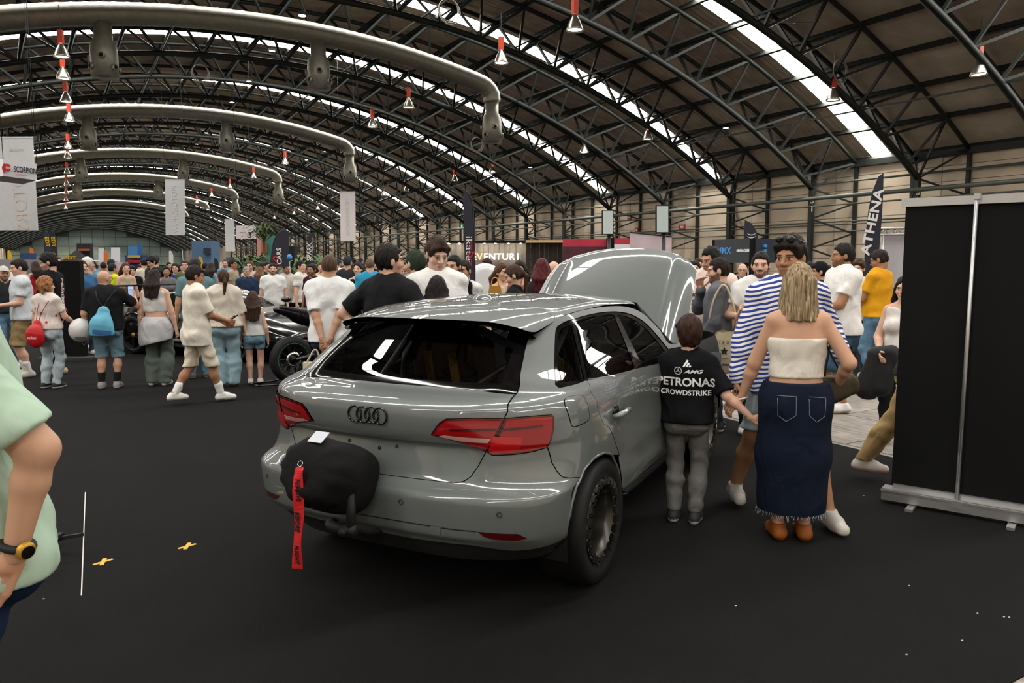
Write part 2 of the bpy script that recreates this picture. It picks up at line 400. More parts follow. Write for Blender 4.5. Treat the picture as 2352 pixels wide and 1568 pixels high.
# ---- other walls
wl = obj('wall_left', MB().box((RXC - 22.6, (Y_START + Y_END) / 2, 3.2), (.3, Y_END - Y_START, 6.6)).mesh('wall_left'), M_WALL); wl['kind'] = 'structure'
def gable(name, y, material):
    poly = [(RXC - 22.4, 0), (RXC + 22.4, 0)] + [tuple(arc(a)) for a in np.linspace(HALF, -HALF, 30)]
    o = MB().prism(poly, (0, y, 0), (1, 0, 0), (0, 0, 1), (0, 1, 0), .3).build(name, material); o['kind'] = 'structure'; return o
gable('wall_back_unseen', Y_START - .3, M_WALL)  # unseen end wall, set close to cut the skylight coming from behind
M_GREENGLASS = mat('green_tinted_facade_glass', '#a5b8b2', .07, .6, .9)
wf_ = gable('wall_far', Y_END, mat('far_wall_frame', '#26302d', .5))
for ix in range(0, 15):
    for iz in range(4):
        x = RXC - 20.5 + ix * 2.95; z0 = 1.0 + iz * 2.7
        if z0 + 2.6 < arc(math.asin(min(.99, (abs(x - RXC) + 1.4) / RC)))[1]:
            MB().box((x, Y_END - .1, z0 + 1.3), (2.8, .08, 2.55)).build('facade_pane', M_GREENGLASS, wf_)
# ---- air ducts along the arch with nozzle drums
def duct_path(y, x0, x1, n=40): return [(x, y, 10.75 - 37 + math.sqrt(37 ** 2 - (x - 7.5) ** 2)) for x in np.linspace(x0, x1, n)]
M_HOLE = mat('black_hole', '#090909', .9)
def nozzle(parent, x, y, z):
    d = MB().lathe([(.001, .0), (.30, .0), (.30, -.55), (.42, -.75), (.45, -1.1), (.45, -1.85), (.001, -1.85)], 20, (x, y, z)).build('nozzle_drum', M_GALV, parent)
    for k in range(7):
        a = k * 2 * math.pi / 7; zz = z - (1.2 if k % 2 else 1.55)
        c, s_ = math.cos(a), math.sin(a)
        jet = MB(); jet.tube([(x + .42 * c, y + .42 * s_, zz), (x + .53 * c, y + .53 * s_, zz)], [.13, .11], 10).build('jet_ring', M_GALV, d)
        MB().tube([(x + .5 * c, y + .5 * s_, zz), (x + .535 * c, y + .535 * s_, zz)], .075, 8).build('jet_hole', M_HOLE, d)
for q, y in enumerate((31.0, 51.0, 71.0, 91.0, 111.0, 131.0)):
    t = thing('air_duct', ('large galvanised spiral duct nearest the camera, under the roof at the top left', 'second galvanised spiral duct, arching across the upper left', 'third spiral air duct down the hall', 'fourth spiral air duct down the hall', 'fifth spiral air duct down the hall', 'farthest spiral air duct down the hall')[q], 'air duct', (0, 0, 0), 0, 'ventilation ducts')
    path = duct_path(y, -13, 16.3)
    e = path[-1]; path += [(16.75, y, e[2] - .15), (17.05, y, e[2] - .45), (17.1, y, e[2] - .8)]
    # spiral seams: ring grooves along the tube
    P = bez(path, 300); n = len(P); rad = np.full(n, .39)
    rad[::4] = .402
    MB().tube(P, rad, 20 if q < 2 else 12).build('duct_pipe', M_GALV, t)
    if q < 4:
        nozzle(t, 17.1, y, e[2] - .75)
        for x in (1.6, 9.2):
            z = 10.75 - 37 + math.sqrt(37 ** 2 - (x - 7.5) ** 2); nozzle(t, x, y, z - .3)
# ---- high-bay lamps
M_REFL = mat('aluminium_reflector', '#b9b4a8', .28, .95)
M_RED = mat('red_orange_lamp_housing', '#c8401f', .5)
M_BULB = emis('lamp_glow_warm', '#fff1dc', LAMP_E)
M_LEDG = emis('led_glow_white', '#e8f3ff', 60.0)
def lamp_mesh():
    a = MB(); a.lathe([(.06, .28), (.09, .22), (.16, .1), (.235, -.1), (.25, -.16), (.245, -.16), (.22, -.1), (.1, .1)], 20)
    b = MB(); b.box((0, 0, .5), (.16, .13, .42)); c = MB(); c.lathe([(.001, -.115), (.205, -.115)], 18)
    d = MB(); d.bar((0, 0, .7), (0, 0, 1.5), .02); d.tube([(.13 * math.cos(t_), 0, .23 + .07 * math.sin(t_)) for t_ in np.linspace(0, math.pi, 8)], .012, 5)
    return a.mesh('reflector'), b.mesh('housing'), c.mesh('lamp_face'), d.mesh('hanger')
LR, LH, LF, LG = lamp_mesh(); LR.materials.append(M_REFL); LH.materials.append(M_RED); LF.materials.append(M_BULB); LG.materials.append(M_STEEL)
def lamp(x, y, z, label):
    t = thing('pendant_lamp', label, 'lamp', (x, y, z), random.uniform(-.5, .5), 'hanging high-bay lamps')
    obj('reflector', LR, None, t); obj('housing', LH, None, t); obj('lamp_face', LF, None, t); obj('hanger', LG, None, t)
lampspots = [(24.6, 13.6, 7.55, 'bell lamp hanging at the far upper right'), (24.1, 18.4, 7.6, 'bell lamp hanging in front of the first skylight strip'), (24.1, 28.5, 7.6, 'bell lamp hanging under the second skylight strip, right side'), (24.1, 33.6, 7.6, 'bell lamp right of the second skylight strip, mid height'),
    (12.9, 18.5, 8.38, 'largest bell lamp hanging at the top centre'), (13.1, 23.1, 8.5, 'bell lamp hanging below left of the topmost centre lamp'), (13.3, 31.6, 8.5, 'bell lamp beside the nearest spiral duct'), (13.4, 36.4, 8.4, 'bell lamp under the third skylight strip'),
    (.3, 29.7, 8.5, 'topmost bell lamp at the upper left'), (.35, 33.6, 8.6, 'second bell lamp from the top at the upper left'), (.45, 38.3, 8.6, 'third bell lamp from the top at the upper left'), (.6, 43.3, 8.6, 'fourth bell lamp from the top at the upper left'), ]
for a in lampspots: lamp(*a)
for k_, y in enumerate((44.0, 49.6, 58.5, 63.5, 73.5, 83.5, 93.5, 103.5)): lamp(24.3, y, 7.6, f'{ordinal(k_ + 1)} of the small bell lamps receding along the right row')
for k_, y in enumerate((53.5, 63.5, 73.5, 83.5, 93.5, 103.5, 118.5)): lamp(13.4, y, 8.5, f'{ordinal(k_ + 1)} of the small bell lamps receding along the middle row')
for k_, y in enumerate((53.5, 58.5, 68.5, 78.5, 88.5, 98.5, 113.5)): lamp(.6, y, 8.6, f'{ordinal(k_ + 1)} of the small bell lamps receding along the left row')
# small LED floods
fl = MB().box((0, 0, .04), (.3, .3, .08)).mesh('flood'); fl.materials.append(M_STEEL)
fg = MB().lathe([(.001, -.005), (.12, -.005)], 14).mesh('flood_glow'); fg.materials.append(M_LEDG)
def flood(px, py, Y, lab):
    p = atY(px, py, Y); t = thing('led_floodlight', lab, 'lamp', p, 0, 'small led floodlights')
    obj('housing', fl, None, t); obj('diffuser', fg, None, t)
    MB().bar((0, 0, .08), (0, 0, 1.1), .02).build('hanger', M_STEEL, t)
for px, py, Y, lab in ((694, 36, 26, 'led floodlight glowing beside the nearest duct, topmost'), (625, 117, 34, 'led floodlight glowing under the third skylight strip'), (1028, 208, 38, 'led floodlight glowing left of the nozzle drum'), (572, 187, 42, 'led floodlight in the arch above the second duct'), (533, 235, 48, 'led floodlight just above the second duct'), (474, 305, 60, 'led floodlight below the second duct'), (1218, 384, 44, 'led floodlight on the dark roof right of centre'), (1667, 294, 27, 'led floodlight on the dark roof beside column 51'), (747, 348, 60, 'led floodlight above the hanging white banner'), (452, 331, 66, 'led floodlight in the middle of the left arches'),
    (171, 310, 58, 'brightest led floodlight at the left'), (502, 275, 55, 'led floodlight hanging just under the second duct'), (704, 367, 70, 'led floodlight lower right of the brightest arch'), (922, 449, 75, 'far led floodlight over the crowd'), (979, 437, 70, 'far led floodlight near the skylight end'), (435, 352, 72, 'far led floodlight in the left arches'), (418, 370, 80, 'farther led floodlight in the left arches')):
    flood(px, py, Y, lab)
# ================================================================== the grey hatchback
CAR_YAW = math.radians(26.8); _c0 = -.692 * RT + 3.467 * FW
CX_AX = np.array([*(math.sin(CAR_YAW) * RT + math.cos(CAR_YAW) * FW), 0]); CY_AX = np.array([*(math.cos(CAR_YAW) * RT - math.sin(CAR_YAW) * FW), 0])
CAR_M = Matrix([[CX_AX[0], -CY_AX[0], 0, _c0[0]], [CX_AX[1], -CY_AX[1], 0, _c0[1]], [0, 0, 1, 0.008], [0, 0, 0, 1]])
# local frame of the car object: x forward, y to the LEFT, z up  (Y in the formulas below is to the right)
def car_world(P): P = np.atleast_2d(P); return np.array([*_c0, .008]) + P[:, :1] * CX_AX + P[:, 1:2] * CY_AX + P[:, 2:3] * np.array([0, 0, 1.])
def project(Pw):
    q = Pw - CC; R = q[:, :2] @ RT; D = q[:, :2] @ FW; V = q[:, 2]
    dz = D * _CS - V * _SN; up = D * _SN + V * _CS
    return np.stack([1176 + F * R / dz, 784 - F * up / dz], 1)
def pchip(xk, yk):
    xk = np.array(xk, float); yk = np.array(yk, float); h = np.diff(xk); d = np.diff(yk) / h; m = np.zeros(len(xk)); m[0] = d[0]; m[-1] = d[-1]
    for i in range(1, len(xk) - 1):
        if d[i - 1] * d[i] > 0:
            w1 = 2 * h[i] + h[i - 1]; w2 = h[i] + 2 * h[i - 1]; m[i] = (w1 + w2) / (w1 / d[i - 1] + w2 / d[i])
    def fn(x):
        x = np.clip(np.asarray(x, float), xk[0], xk[-1]); i = np.clip(np.searchsorted(xk, x) - 1, 0, len(xk) - 2)
        t = (x - xk[i]) / h[i]; t2 = t * t; t3 = t2 * t
        return (2 * t3 - 3 * t2 + 1) * yk[i] + (t3 - 2 * t2 + t) * h[i] * m[i] + (-2 * t3 + 3 * t2) * yk[i + 1] + (t3 - t2) * h[i] * m[i + 1]
    return fn
ROWS = [  # z, rear x on the centre line, smooth rear x at the corners, half width, squareness, corner depth
    (.28, .13, .15, .800, 3.5, .50), (.33, .085, .10, .830, 3.5, .50), (.405, .040, .045, .868, 3.5, .50), (.42, .024, .03, .870, 3.5, .50), (.50, .008, .015, .880, 3.5, .50), (.590, .000, .008, .886, 3.5, .50),
    (.612, .004, .012, .888, 3.5, .50), (.628, .030, .030, .889, 3.3, .52), (.665, .068, .065, .889, 3.0, .55), (.74, .084, .065, .888, 2.75, .60), (.820, .102, .060, .886, 2.7, .62),
    (.840, .060, .052, .885, 2.7, .62), (.895, .036, .045, .884, 2.7, .62), (.95, .030, .040, .880, 2.7, .62), (.993, .036, .043, .868, 2.7, .61), (1.010, .06, .060, .862, 2.7, .60),
    (1.034, .155, .14, .852, 2.75, .57), (1.052, .25, .23, .843, 2.8, .54), (1.075, .295, .28, .830, 2.8, .52), (1.15, .385, .37, .784, 2.8, .50), (1.25, .500, .49, .715, 2.8, .49),
    (1.33, .590, .58, .660, 2.8, .48), (1.365, .630, .62, .630, 2.8, .48), (1.42, .690, .68, .570, 2.8, .48)]
_r = np.array(ROWS); _vk = np.concatenate([[0], np.cumsum(np.hypot(np.diff(_r[:, 0]), np.diff(_r[:, 1])))])
VMAX = _vk[-1]
f_z, f_x, f_xs, f_w, f_n, f_a = [pchip(_vk, _r[:, k]) for k in range(6)]
XF = 4.31
# reference arc length of the rear corner block
_th = np.linspace(0, math.pi / 2, 400)
def _blk(th, A, Wd, n): return A * (1 - np.cos(th).clip(0) ** (2 / n)), Wd * np.sin(th).clip(0) ** (2 / n)
_bx, _by = _blk(_th, .46, .88, 4.0); _bs = np.concatenate([[0], np.cumsum(np.hypot(np.diff(_bx), np.diff(_by)))]); S1 = _bs[-1]
SM = XF - .46 - .7                                   # straight length used for s
S2 = S1 + SM; AF = .72
_fx, _fy = _blk(_th, AF, .86, 2.6); _fs = np.concatenate([[0], np.cumsum(np.hypot(np.diff(_fx), np.diff(_fy)))]); S3 = S2 + _fs[-1]
def body(s, v):
    s = np.asarray(s, float); v = np.asarray(v, float); sg = np.where(s < 0, -1.0, 1.0); s = np.abs(s)
    z = f_z(v); Wd = f_w(v); n = f_n(v); A = f_a(v)
    th = np.interp(s, _bs, _th)
    st = np.maximum(np.sin(th), 1e-9); ct = np.maximum(np.cos(th), 0)
    yb = Wd * st ** (2 / n)
    fade = np.clip((yb - .46) / .14, 0, 1); fade = fade * fade * (3 - 2 * fade)
    xr = f_x(v) * (1 - fade) + f_xs(v) * fade
    xb = xr + A * (1 - ct ** (2 / n)) + .035 * (yb / .88) ** 2 * 0
    x0 = f_xs(v) + A; x1 = XF - AF
    t = np.clip((s - S1) / SM, 0, 1); xm = x0 + (x1 - x0) * t
    thf = np.interp(np.clip(S3 - s, 0, None), _fs, _th); zf = np.clip((z - .3) / .6, 0, 1.2)
    nf = 2.6; xe = x1 + AF * (np.maximum(np.cos(thf), 0) ** (2 / nf)) - .10 * (zf - .35) ** 2 * np.clip((s - S2) / .3, 0, 1); ye = Wd * np.maximum(np.sin(thf), 1e-9) ** (2 / nf)
    x = np.where(s < S1, xb, np.where(s < S2, xm, xe)); y = np.where(s < S1, yb, np.where(s < S2, Wd, ye))
    # haunch over the rear wheel and slight taper of the cabin towards the tail
    y = y + .010 * np.exp(-((x - .95) / .5) ** 2 - ((z - .78) / .16) ** 2) * (s > .5)
    # character line: a shallow hollow below it on the flank
    hol = np.exp(-((z - .80) / .10) ** 2) * np.clip((x - 1.0) / .4, 0, 1) * np.clip((3.6 - x) / .3, 0, 1); y = y - .012 * hol
    lowc = np.exp(-((z - .47) / .045) ** 2) * np.clip((x - 1.25) / .3, 0, 1) * np.clip((3.0 - x) / .3, 0, 1); y = y + .012 * lowc
    return np.stack([x, sg * y, z], -1)
def v_of_z(z): return np.interp(z, f_z(np.linspace(0, VMAX, 800)), np.linspace(0, VMAX, 800))
def side(X, z):
    """(s, v) of a point on the flank given by x and z"""
    v = v_of_z(z); x0 = f_xs(v) + f_a(v); x1 = XF - AF; return (S1 + (X - x0) / (x1 - x0) * SM, v)
# raster of the surface for finding where a sight line meets it
_gs, _gv = np.meshgrid(np.linspace(-S1, S3, 900), np.linspace(0, VMAX, 260), indexing='ij')
_gp = body(_gs, _gv); _du = np.gradient(_gp, axis=0); _dv = np.gradient(_gp, axis=1)
def _fnorm(P, U, V):
    N = np.cross(U, V); return N / (np.linalg.norm(N, axis=-1, keepdims=True) + 1e-12)
_gn = _fnorm(_gp, _du, _dv); _gn = np.where((np.sum(_gn * (_gp - np.array([2., 0, .6])), -1) < 0)[..., None], -_gn, _gn)
_cam_c = np.array([np.dot(CC[:2] - _c0, CX_AX[:2]), np.dot(CC[:2] - _c0, CY_AX[:2]), CH])
_front = np.sum(_gn * (_cam_c - _gp), -1) > 0
_gpx = project(car_world(_gp.reshape(-1, 3))).reshape(900, 260, 2); _gpx[~_front] = 1e9
def hit(px, py, surf=body):
    d = (_gpx[..., 0] - px) ** 2 + (_gpx[..., 1] - py) ** 2; i = np.unravel_index(np.argmin(d), d.shape); s, v = _gs[i], _gv[i]
    for _ in range(8):
        e = 1e-4; P = body(np.array([s, s + e, s]), np.array([v, v, v + e])); q = project(car_world(P)); r = np.array([px, py]) - q[0]
        J = np.stack([(q[1] - q[0]) / e, (q[2] - q[0]) / e], 1)
        try: st = np.linalg.solve(J, r)
        except Exception: break
        st = np.clip(st, -.05, .05); s += st[0]; v = min(max(v + st[1], 0), VMAX)
    return (float(s), float(v))
def H(*pts): return [hit(*p) for p in pts]
def dense(poly, step, closed=True):
    out = []; n = len(poly)
    for i in range(n if closed else n - 1):
        a = np.array(poly[i]); b = np.array(poly[(i + 1) % n]); k = max(1, int(np.ceil(np.linalg.norm(b - a) / step)))
        for t in range(k): out.append(a + (b - a) * t / k)
    if not closed: out.append(np.array(poly[-1]))
    return np.array(out)
def inset(poly, d):
    P = np.array(poly); A = np.roll(P, 1, 0); B = np.roll(P, -1, 0)
    area = .5 * np.sum(P[:, 0] * B[:, 1] - B[:, 0] * P[:, 1])
    t = B - A; t /= np.linalg.norm(t, axis=1)[:, None] + 1e-12; nrm = np.stack([-t[:, 1], t[:, 0]], 1) * np.sign(area)
    return P + nrm * d
def inside(P, poly):
    poly = np.asarray(poly); x, y = P[:, 0], P[:, 1]; r = np.zeros(len(P), bool); j = len(poly) - 1
    for i in range(len(poly)):
        xi, yi = poly[i]; xj, yj = poly[j]
        c = ((yi > y) != (yj > y)) & (x < (xj - xi) * (y - yi) / (yj - yi + 1e-15) + xi); r ^= c; j = i
    return r
def patch(poly, surf, res=.03, holes=(), lift=0.0, thick=.012, gap=.002, mirror=False, back=False, flip=None, ref=(2., 0, .6)):
    """mesh of a panel: region of a surface bounded by an outline, with its edges turned in"""
    B = inset(dense(poly, res), gap); HB = [inset(dense(h, res), -gap) for h in holes]
    mn, mx = B.min(0), B.max(0); gx = np.arange(mn[0] + res * .5, mx[0], res); gy = np.arange(mn[1] + res * .5, mx[1], res)
    G = np.stack(np.meshgrid(gx, gy), -1).reshape(-1, 2)
    if len(G):
        ok = inside(G, inset(B, res * .45))
        for h in HB: ok &= ~inside(G, inset(h, -res * .45))
        G = G[ok]
    loops = [B] + HB; V = np.vstack(loops + [G]) if len(G) else np.vstack(loops)
    E = []; k = 0
    for L in loops: E += [(k + i, k + (i + 1) % len(L)) for i in range(len(L))]; k += len(L)
    r = delaunay_2d_cdt([Vector(p) for p in V], E, [], 0, 1e-7)
    V2 = np.array([tuple(p) for p in r[0]]); T = [t for t in r[2]]
    Tn = []
    for t in T:
        for i in range(1, len(t) - 1): Tn.append((t[0], t[i], t[i + 1]))
    T = np.array(Tn); cen = V2[T].mean(1); ok = inside(cen, B)
    for h in HB: ok &= ~inside(cen, h)
    T = T[ok]
    def ev(Q):
        P = surf(Q[:, 0], Q[:, 1]); e = 2e-3
        U = surf(Q[:, 0] + e, Q[:, 1]) - surf(Q[:, 0] - e, Q[:, 1]); Wv = surf(Q[:, 0], Q[:, 1] + e) - surf(Q[:, 0], Q[:, 1] - e)
        N = np.cross(U, Wv); N /= np.linalg.norm(N, axis=1)[:, None] + 1e-12
        s = np.sign(np.sum(N * (P - np.array(ref)), 1)); s[s == 0] = 1; return P, N * s[:, None]
    P, N = ev(V2); P = P + N * lift
    a, b, c = P[T[:, 0]], P[T[:, 1]], P[T[:, 2]]; fl = np.sum(np.cross(b - a, c - a) * N[T].mean(1), 1) < 0
    T[fl] = T[fl][:, ::-1]
    verts = [P]; norms = [N]; faces = [tuple(t) for t in T]; k = len(P)
    for L in loops:                                   # turned-in edges
        Pl, Nl = ev(L); Pl = Pl + Nl * lift; m = len(L)
        tl = np.roll(Pl, -1, 0) - np.roll(Pl, 1, 0); on = np.cross(tl, Nl); on /= np.linalg.norm(on, axis=1)[:, None] + 1e-12
        cc = V2[T].mean((0, 1)); mid = Pl + on * .01
        verts += [Pl, Pl - Nl * thick]; norms += [on, on]
        f = [(k + i, k + (i + 1) % m, k + m + (i + 1) % m, k + m + i) for i in range(m)]
        # orientation
        q = np.cross(Pl[1] - Pl[0], -Nl[0]) @ on[0]
        faces += f; k += 2 * m
    Vt = np.vstack(verts); Nt = np.vstack(norms)
    return Vt, Nt, faces
def to_local(V): W2 = np.array(V, float); W2[:, 1] *= -1; return W2
def panel(name, poly, material, parent, mirror=False, sym=False, surf=body, smooth=True, **k):
    """sym: the outline is the right half from centre top to centre bottom; mirror: also makes the left-hand twin"""
    poly = [tuple(p) for p in poly]
    if sym: poly = poly + [(-a, b) for a, b in reversed(poly) if abs(a) > 1e-6]
    V, N, Fc = patch(poly, surf, **k); out = []
    for side_ in ((1, -1) if mirror else (1,)):
        v = V.copy(); n = N.copy(); v[:, 1] *= -side_; n[:, 1] *= -side_
        f = Fc if side_ < 0 else [tuple(reversed(t)) for t in Fc]
        me = mesh(name, v, f, True); me.normals_split_custom_set_from_vertices([tuple(q) for q in n])
        out.append(obj(name, me, material, parent))
    return out
# ---- materials
def paint_mat():
    m = bpy.data.materials.new('nardo_grey_gloss_paint'); m.use_nodes = True; b = m.node_tree.nodes['Principled BSDF']
    b.inputs['Base Color'].default_value = (*lin('#646967'), 1); b.inputs['Roughness'].default_value = .38; b.inputs['Specular IOR Level'].default_value = .35
    b.inputs['Coat Weight'].default_value = 1.0; b.inputs['Coat Roughness'].default_value = .012; b.inputs['Coat IOR'].default_value = 1.6; return m
M_PAINT = paint_mat()
M_BLACKG = mat('gloss_black_trim', '#0b0b0c', .08, 0, .6)
M_BLACK = mat('matt_black_plastic', '#0d0d0e', .7)
M_INNER = mat('black_inner_shell', '#060606', .9)
M_RUBBER = mat('tyre_rubber', '#131211', .62, 0, .35, var=.15, vscale=14)
M_CHROME = mat('polished_aluminium', '#dedad2', .14, 1.0); M_BARREL = mat('dull_wheel_barrel', '#4f4c47', .35, .9)
M_DARKMET = mat('dark_metal', '#2a2a2b', .3, .9)
M_CGLASS = glass('tinted_car_glass', '#050608', .01, .42)
def lamp_red(name, c, e):
    m = bpy.data.materials.new(name); m.use_nodes = True; nt = m.node_tree; b = nt.nodes['Principled BSDF']
    b.inputs['Base Color'].default_value = (*lin(c), 1); b.inputs['Roughness'].default_value = .18; b.inputs['Coat Weight'].default_value = 1; b.inputs['Coat Roughness'].default_value = .02
    b.inputs['Specular IOR Level'].default_value = .6; return m
M_TAILR = lamp_red('red_lamp_lens', '#96060a', 0); M_TAILD = lamp_red('dark_red_lamp_lens', '#480306', 0); M_TAILC = lamp_red('pale_pink_indicator_lens', '#b98a84', 0); M_TAILB = lamp_red('bright_red_reflector', '#b80c0e', 0)
car = thing('hatchback_car', 'glossy grey five-door hatchback with raised bonnet and drag parachute', 'car'); car.matrix_world = CAR_M
# ---- outlines read off the photograph, laid on the body surface
TG_R = H((1183, 905), (1166, 945), (1158.5, 961), (1138, 1000), (1117, 1037), (1097, 1073), (1082, 1094), (1066, 1105), (1051, 1108.5), (1008, 1105), (947, 1098))
_vb = float(v_of_z(1.058)); _vtb = hit(886, 1090)[1]
TGH = [(0, _vb), (.30, _vb + .002), (.5, _vb)] + TG_R + [(.12, _vtb), (0, _vtb)]
LI = H((990, 998), (1008.5, 972), (1024, 962), (1085, 960), (1158.5, 961), (1117, 1037), (1106, 1033), (1070, 1019), (1024, 1005))
LO = H((1158.5, 961), (1192, 958), (1240, 954), (1267, 952.5), (1272, 957), (1272, 981), (1265.5, 1011), (1257, 1026), (1222.8, 1036), (1183, 1042), (1131, 1044.5), (1117, 1037))
tg = panel('tailgate', TGH, M_PAINT, car, sym=True, holes=[LI, [(-a, b) for a, b in reversed(LI)]], res=.022)[0]
# ---- lamps
def shrink(poly, d): return [tuple(p) for p in inset(dense(poly, .02), d)]
for nm, poly in (('tail_lamp_inner', LI), ('tail_lamp_outer', LO)):
    par = tg if nm.endswith('inner') else car
    base = panel(nm, poly, M_TAILD, par, mirror=True, res=.02, lift=.004, thick=.02, gap=.0008)
    o2 = panel('lens', shrink(poly, .008), M_TAILR, car, mirror=True, res=.02, lift=.0075, thick=.006, gap=.0)
    for a, b in zip(o2, base): a.parent = b
    for b in base: b['label'] = 'red wrap-around tail lamp'
    if nm.endswith('inner'):
        extra = [('indicator_strip', H((1010, 1000), (1020, 997), (1128, 1006), (1120, 1016), (1060, 1011)), M_TAILC), ('light_bar', H((1030, 985), (1140, 983), (1138, 987.5), (1034, 989)), M_TAILD)]
    else:
        extra = [('light_bar', H((1148, 984), (1245, 974), (1244, 979), (1146, 989)), M_TAILD), ('reflector_block', H((1131, 1000), (1200, 1002), (1192, 1032), (1136, 1036), (1122, 1031)), M_TAILB)]
    for en, ep, em in extra:
        for a, b in zip(panel(en, ep, em, car, mirror=True, res=.02, lift=.0095, thick=.004, gap=0), base): a.parent = b
# ---- bumper
ARCH = H((1297, 1236), (1311, 1173), (1326, 1114.6), (1340.6, 1082), (1361, 1056), (1378.8, 1044), (1393.4, 1040), (1408, 1047), (1417, 1067.7), (1424, 1100), (1425.7, 1129), (1427, 1161))
BSEAM = H((1258, 1029), (1267, 1062), (1279, 1082), (1291, 1095), (1308, 1097.6), (1332, 1096.5))
LOW = H((1180, 1265), (1161, 1263.5), (1080, 1252), (947, 1236))
_vlow = LOW[-1][1]
BUMP = [(0, _vtb)] + [(.12, _vtb)] + TG_R[::-1][:7] + [TG_R[4]] + H((1131, 1046), (1183, 1043.5), (1222.8, 1037.5), (1257, 1028)) + BSEAM[1:] + ARCH[1:2] + ARCH[:1] + LOW + [(.2, _vlow), (0, _vlow)]
bump = panel('rear_bumper', BUMP, M_PAINT, car, sym=True, res=.025, gap=.0016)[0]
panel('valance_seam', H((764, 1168), (840, 1181.5), (969, 1203.5), (1094, 1219.5), (1094, 1222), (969, 1206), (840, 1184), (764, 1170.5)), M_BLACK, bump, res=.02, lift=.0006, thick=.001, gap=0)
REFL = H((1097, 1221), (1131, 1224), (1189, 1226), (1211, 1236), (1189, 1240.6), (1131, 1238), (1112, 1232))
panel('bumper_reflector', REFL, M_TAILD, bump, mirror=True, res=.02, lift=.002, thick=.004, gap=0)
for c in ((1006, 1222),):
    q = H((989, 1206), (1013, 1210), (1011, 1230), (987, 1226)); panel('tow_cover', q, M_PAINT, bump, res=.02, lift=.0015, thick=.003, gap=.0)
def ring_on(px, py, R, r, material, parent, name, mirror=False):
    s, v = hit(px, py); P = body(np.array([s, s + 1e-3, s]), np.array([v, v, v + 1e-3])); n = np.cross(P[1] - P[0], P[2] - P[0]); n /= np.linalg.norm(n)
    if n @ (P[0] - np.array([2, 0, .6])) < 0: n = -n
    u = np.cross(n, [0, 0, 1.]); u /= np.linalg.norm(u); w = np.cross(u, n); out = []
    for sd in ((1, -1) if mirror else (1,)):
        pts = [P[0] + n * .0015 + R * (math.cos(t) * u + math.sin(t) * w) for t in np.linspace(0, 2 * math.pi, 20, endpoint=False)]
        pts = np.array(pts) * [1, -sd, 1]; out.append(MB().tube(pts, r, 5, closed=True).build(name, material, parent))
    return out
for p in ((921, 1152), (1147, 1182)): ring_on(*p, .011, .0016, M_BLACK, bump, 'parking_sensor', True)
for p in ((803, 1011), (872, 1028), (912, 1025)): ring_on(*p, .006, .003, M_DARKMET, tg, 'plate_bolt')
# four linked rings
for k in range(4):
    c = hit(845 + (k - 1.5) * 19.3, 952 + (k - 1.5) * 1.9)
    P = body(np.array([c[0], c[0] + .001, c[0]]), np.array([c[1], c[1], c[1] + .001])); n = np.cross(P[1] - P[0], P[2] - P[0]); n /= np.linalg.norm(n); n = n if n[0] < 0 else -n
    u = (P[1] - P[0]); u /= np.linalg.norm(u); w = np.cross(n, u); w = w if w[2] > 0 else -w
    pts = np.array([P[0] + n * (.004 + .001 * (k % 2)) + .0375 * (math.cos(t) * u + math.sin(t) * w) for t in np.linspace(0, 2 * math.pi, 36, endpoint=False)]) * [1, -1, 1]
    MB().tube(pts, .0045, 8, closed=True).build('badge_ring', M_BLACKG, tg)
# ---- flank: side frame with C-pillar and roof rail, doors, sill
DLO = H((1556, 826), (1542.8, 809.7), (1514.8, 776), (1486.7, 745), (1458.7, 725.6), (1430.6, 717), (1399.7, 715.7), (1360, 721), (1312.7, 734), (1287.5, 745), (1277.7, 756), (1275, 784.5), (1273.5, 840.6), (1276, 882.7), (1284.7, 889.7), (1296, 888), (1344.5, 873))
DOORSEAM = H((1352, 880), (1367, 915), (1373, 938.7), (1393, 976.8), (1414, 1018), (1422.8, 1044))
RAIL = H((1214, 772), (1217, 764), (1224, 757), (1262, 738), (1300, 722.5), (1345, 710), (1390, 703.5), (1431, 703), (1462, 711), (1487, 728), (1515, 757), (1543, 790)) + [side(3.08, 1.10)]
FUEL = H((1296.7, 918), (1301, 911.5), (1326, 907), (1337.7, 908), (1344, 914), (1349.5, 927), (1354, 953), (1353, 963), (1347, 969), (1320, 980.6), (1312.8, 978), (1304, 947.5))
WEDGE = H((1186, 905), (1192, 880), (1203, 830))
SM_ = lambda L, n=60: [tuple(q) for q in bez(L, n)]
RAIL = SM_(RAIL, 70); DLO_ = DLO; DLO = SM_(DLO[:14], 80) + SM_(DLO[13:], 24)[1:]; DOORSEAM = SM_(DOORSEAM, 30); ARCH = SM_(ARCH, 66)
QUART = WEDGE[::-1] * 0 + RAIL + [side(3.0, 1.045)] + DLO + DOORSEAM + [q for q in ARCH[::-1] if q[1] > BSEAM[-1][1] + .004 and (q[0] > BSEAM[-1][0] - .01)][:] + BSEAM[::-1] + LO[7:3:-1] + LO[3:0:-1] + [LI[4]] + TG_R[1:2] + H((1185.5, 905)) + H((1194, 860), (1205, 805))
qp = panel('quarter_panel', QUART, M_PAINT, car, mirror=True, holes=[FUEL], res=.026)
for q, p in zip(qp, panel('fuel_flap', FUEL, M_PAINT, car, mirror=True, res=.02, gap=.0025)): p.parent = q
BELT_R = H((1345, 874.5), (1400, 861), (1440, 852)); SEAM_F = [side(1.86, 1.018), side(1.86, .98), side(1.885, .8), side(1.9, .55), side(1.93, .40)]
BOT = H((1436, 1130), (1443, 1134))
RD = BELT_R + SEAM_F + [side(1.5, .395)] + BOT[::-1] + H((1430, 1127), (1428, 1100), (1424.5, 1072)) + DOORSEAM[::-1]
rdoor = panel('rear_door', RD, M_PAINT, car, mirror=True, res=.03)
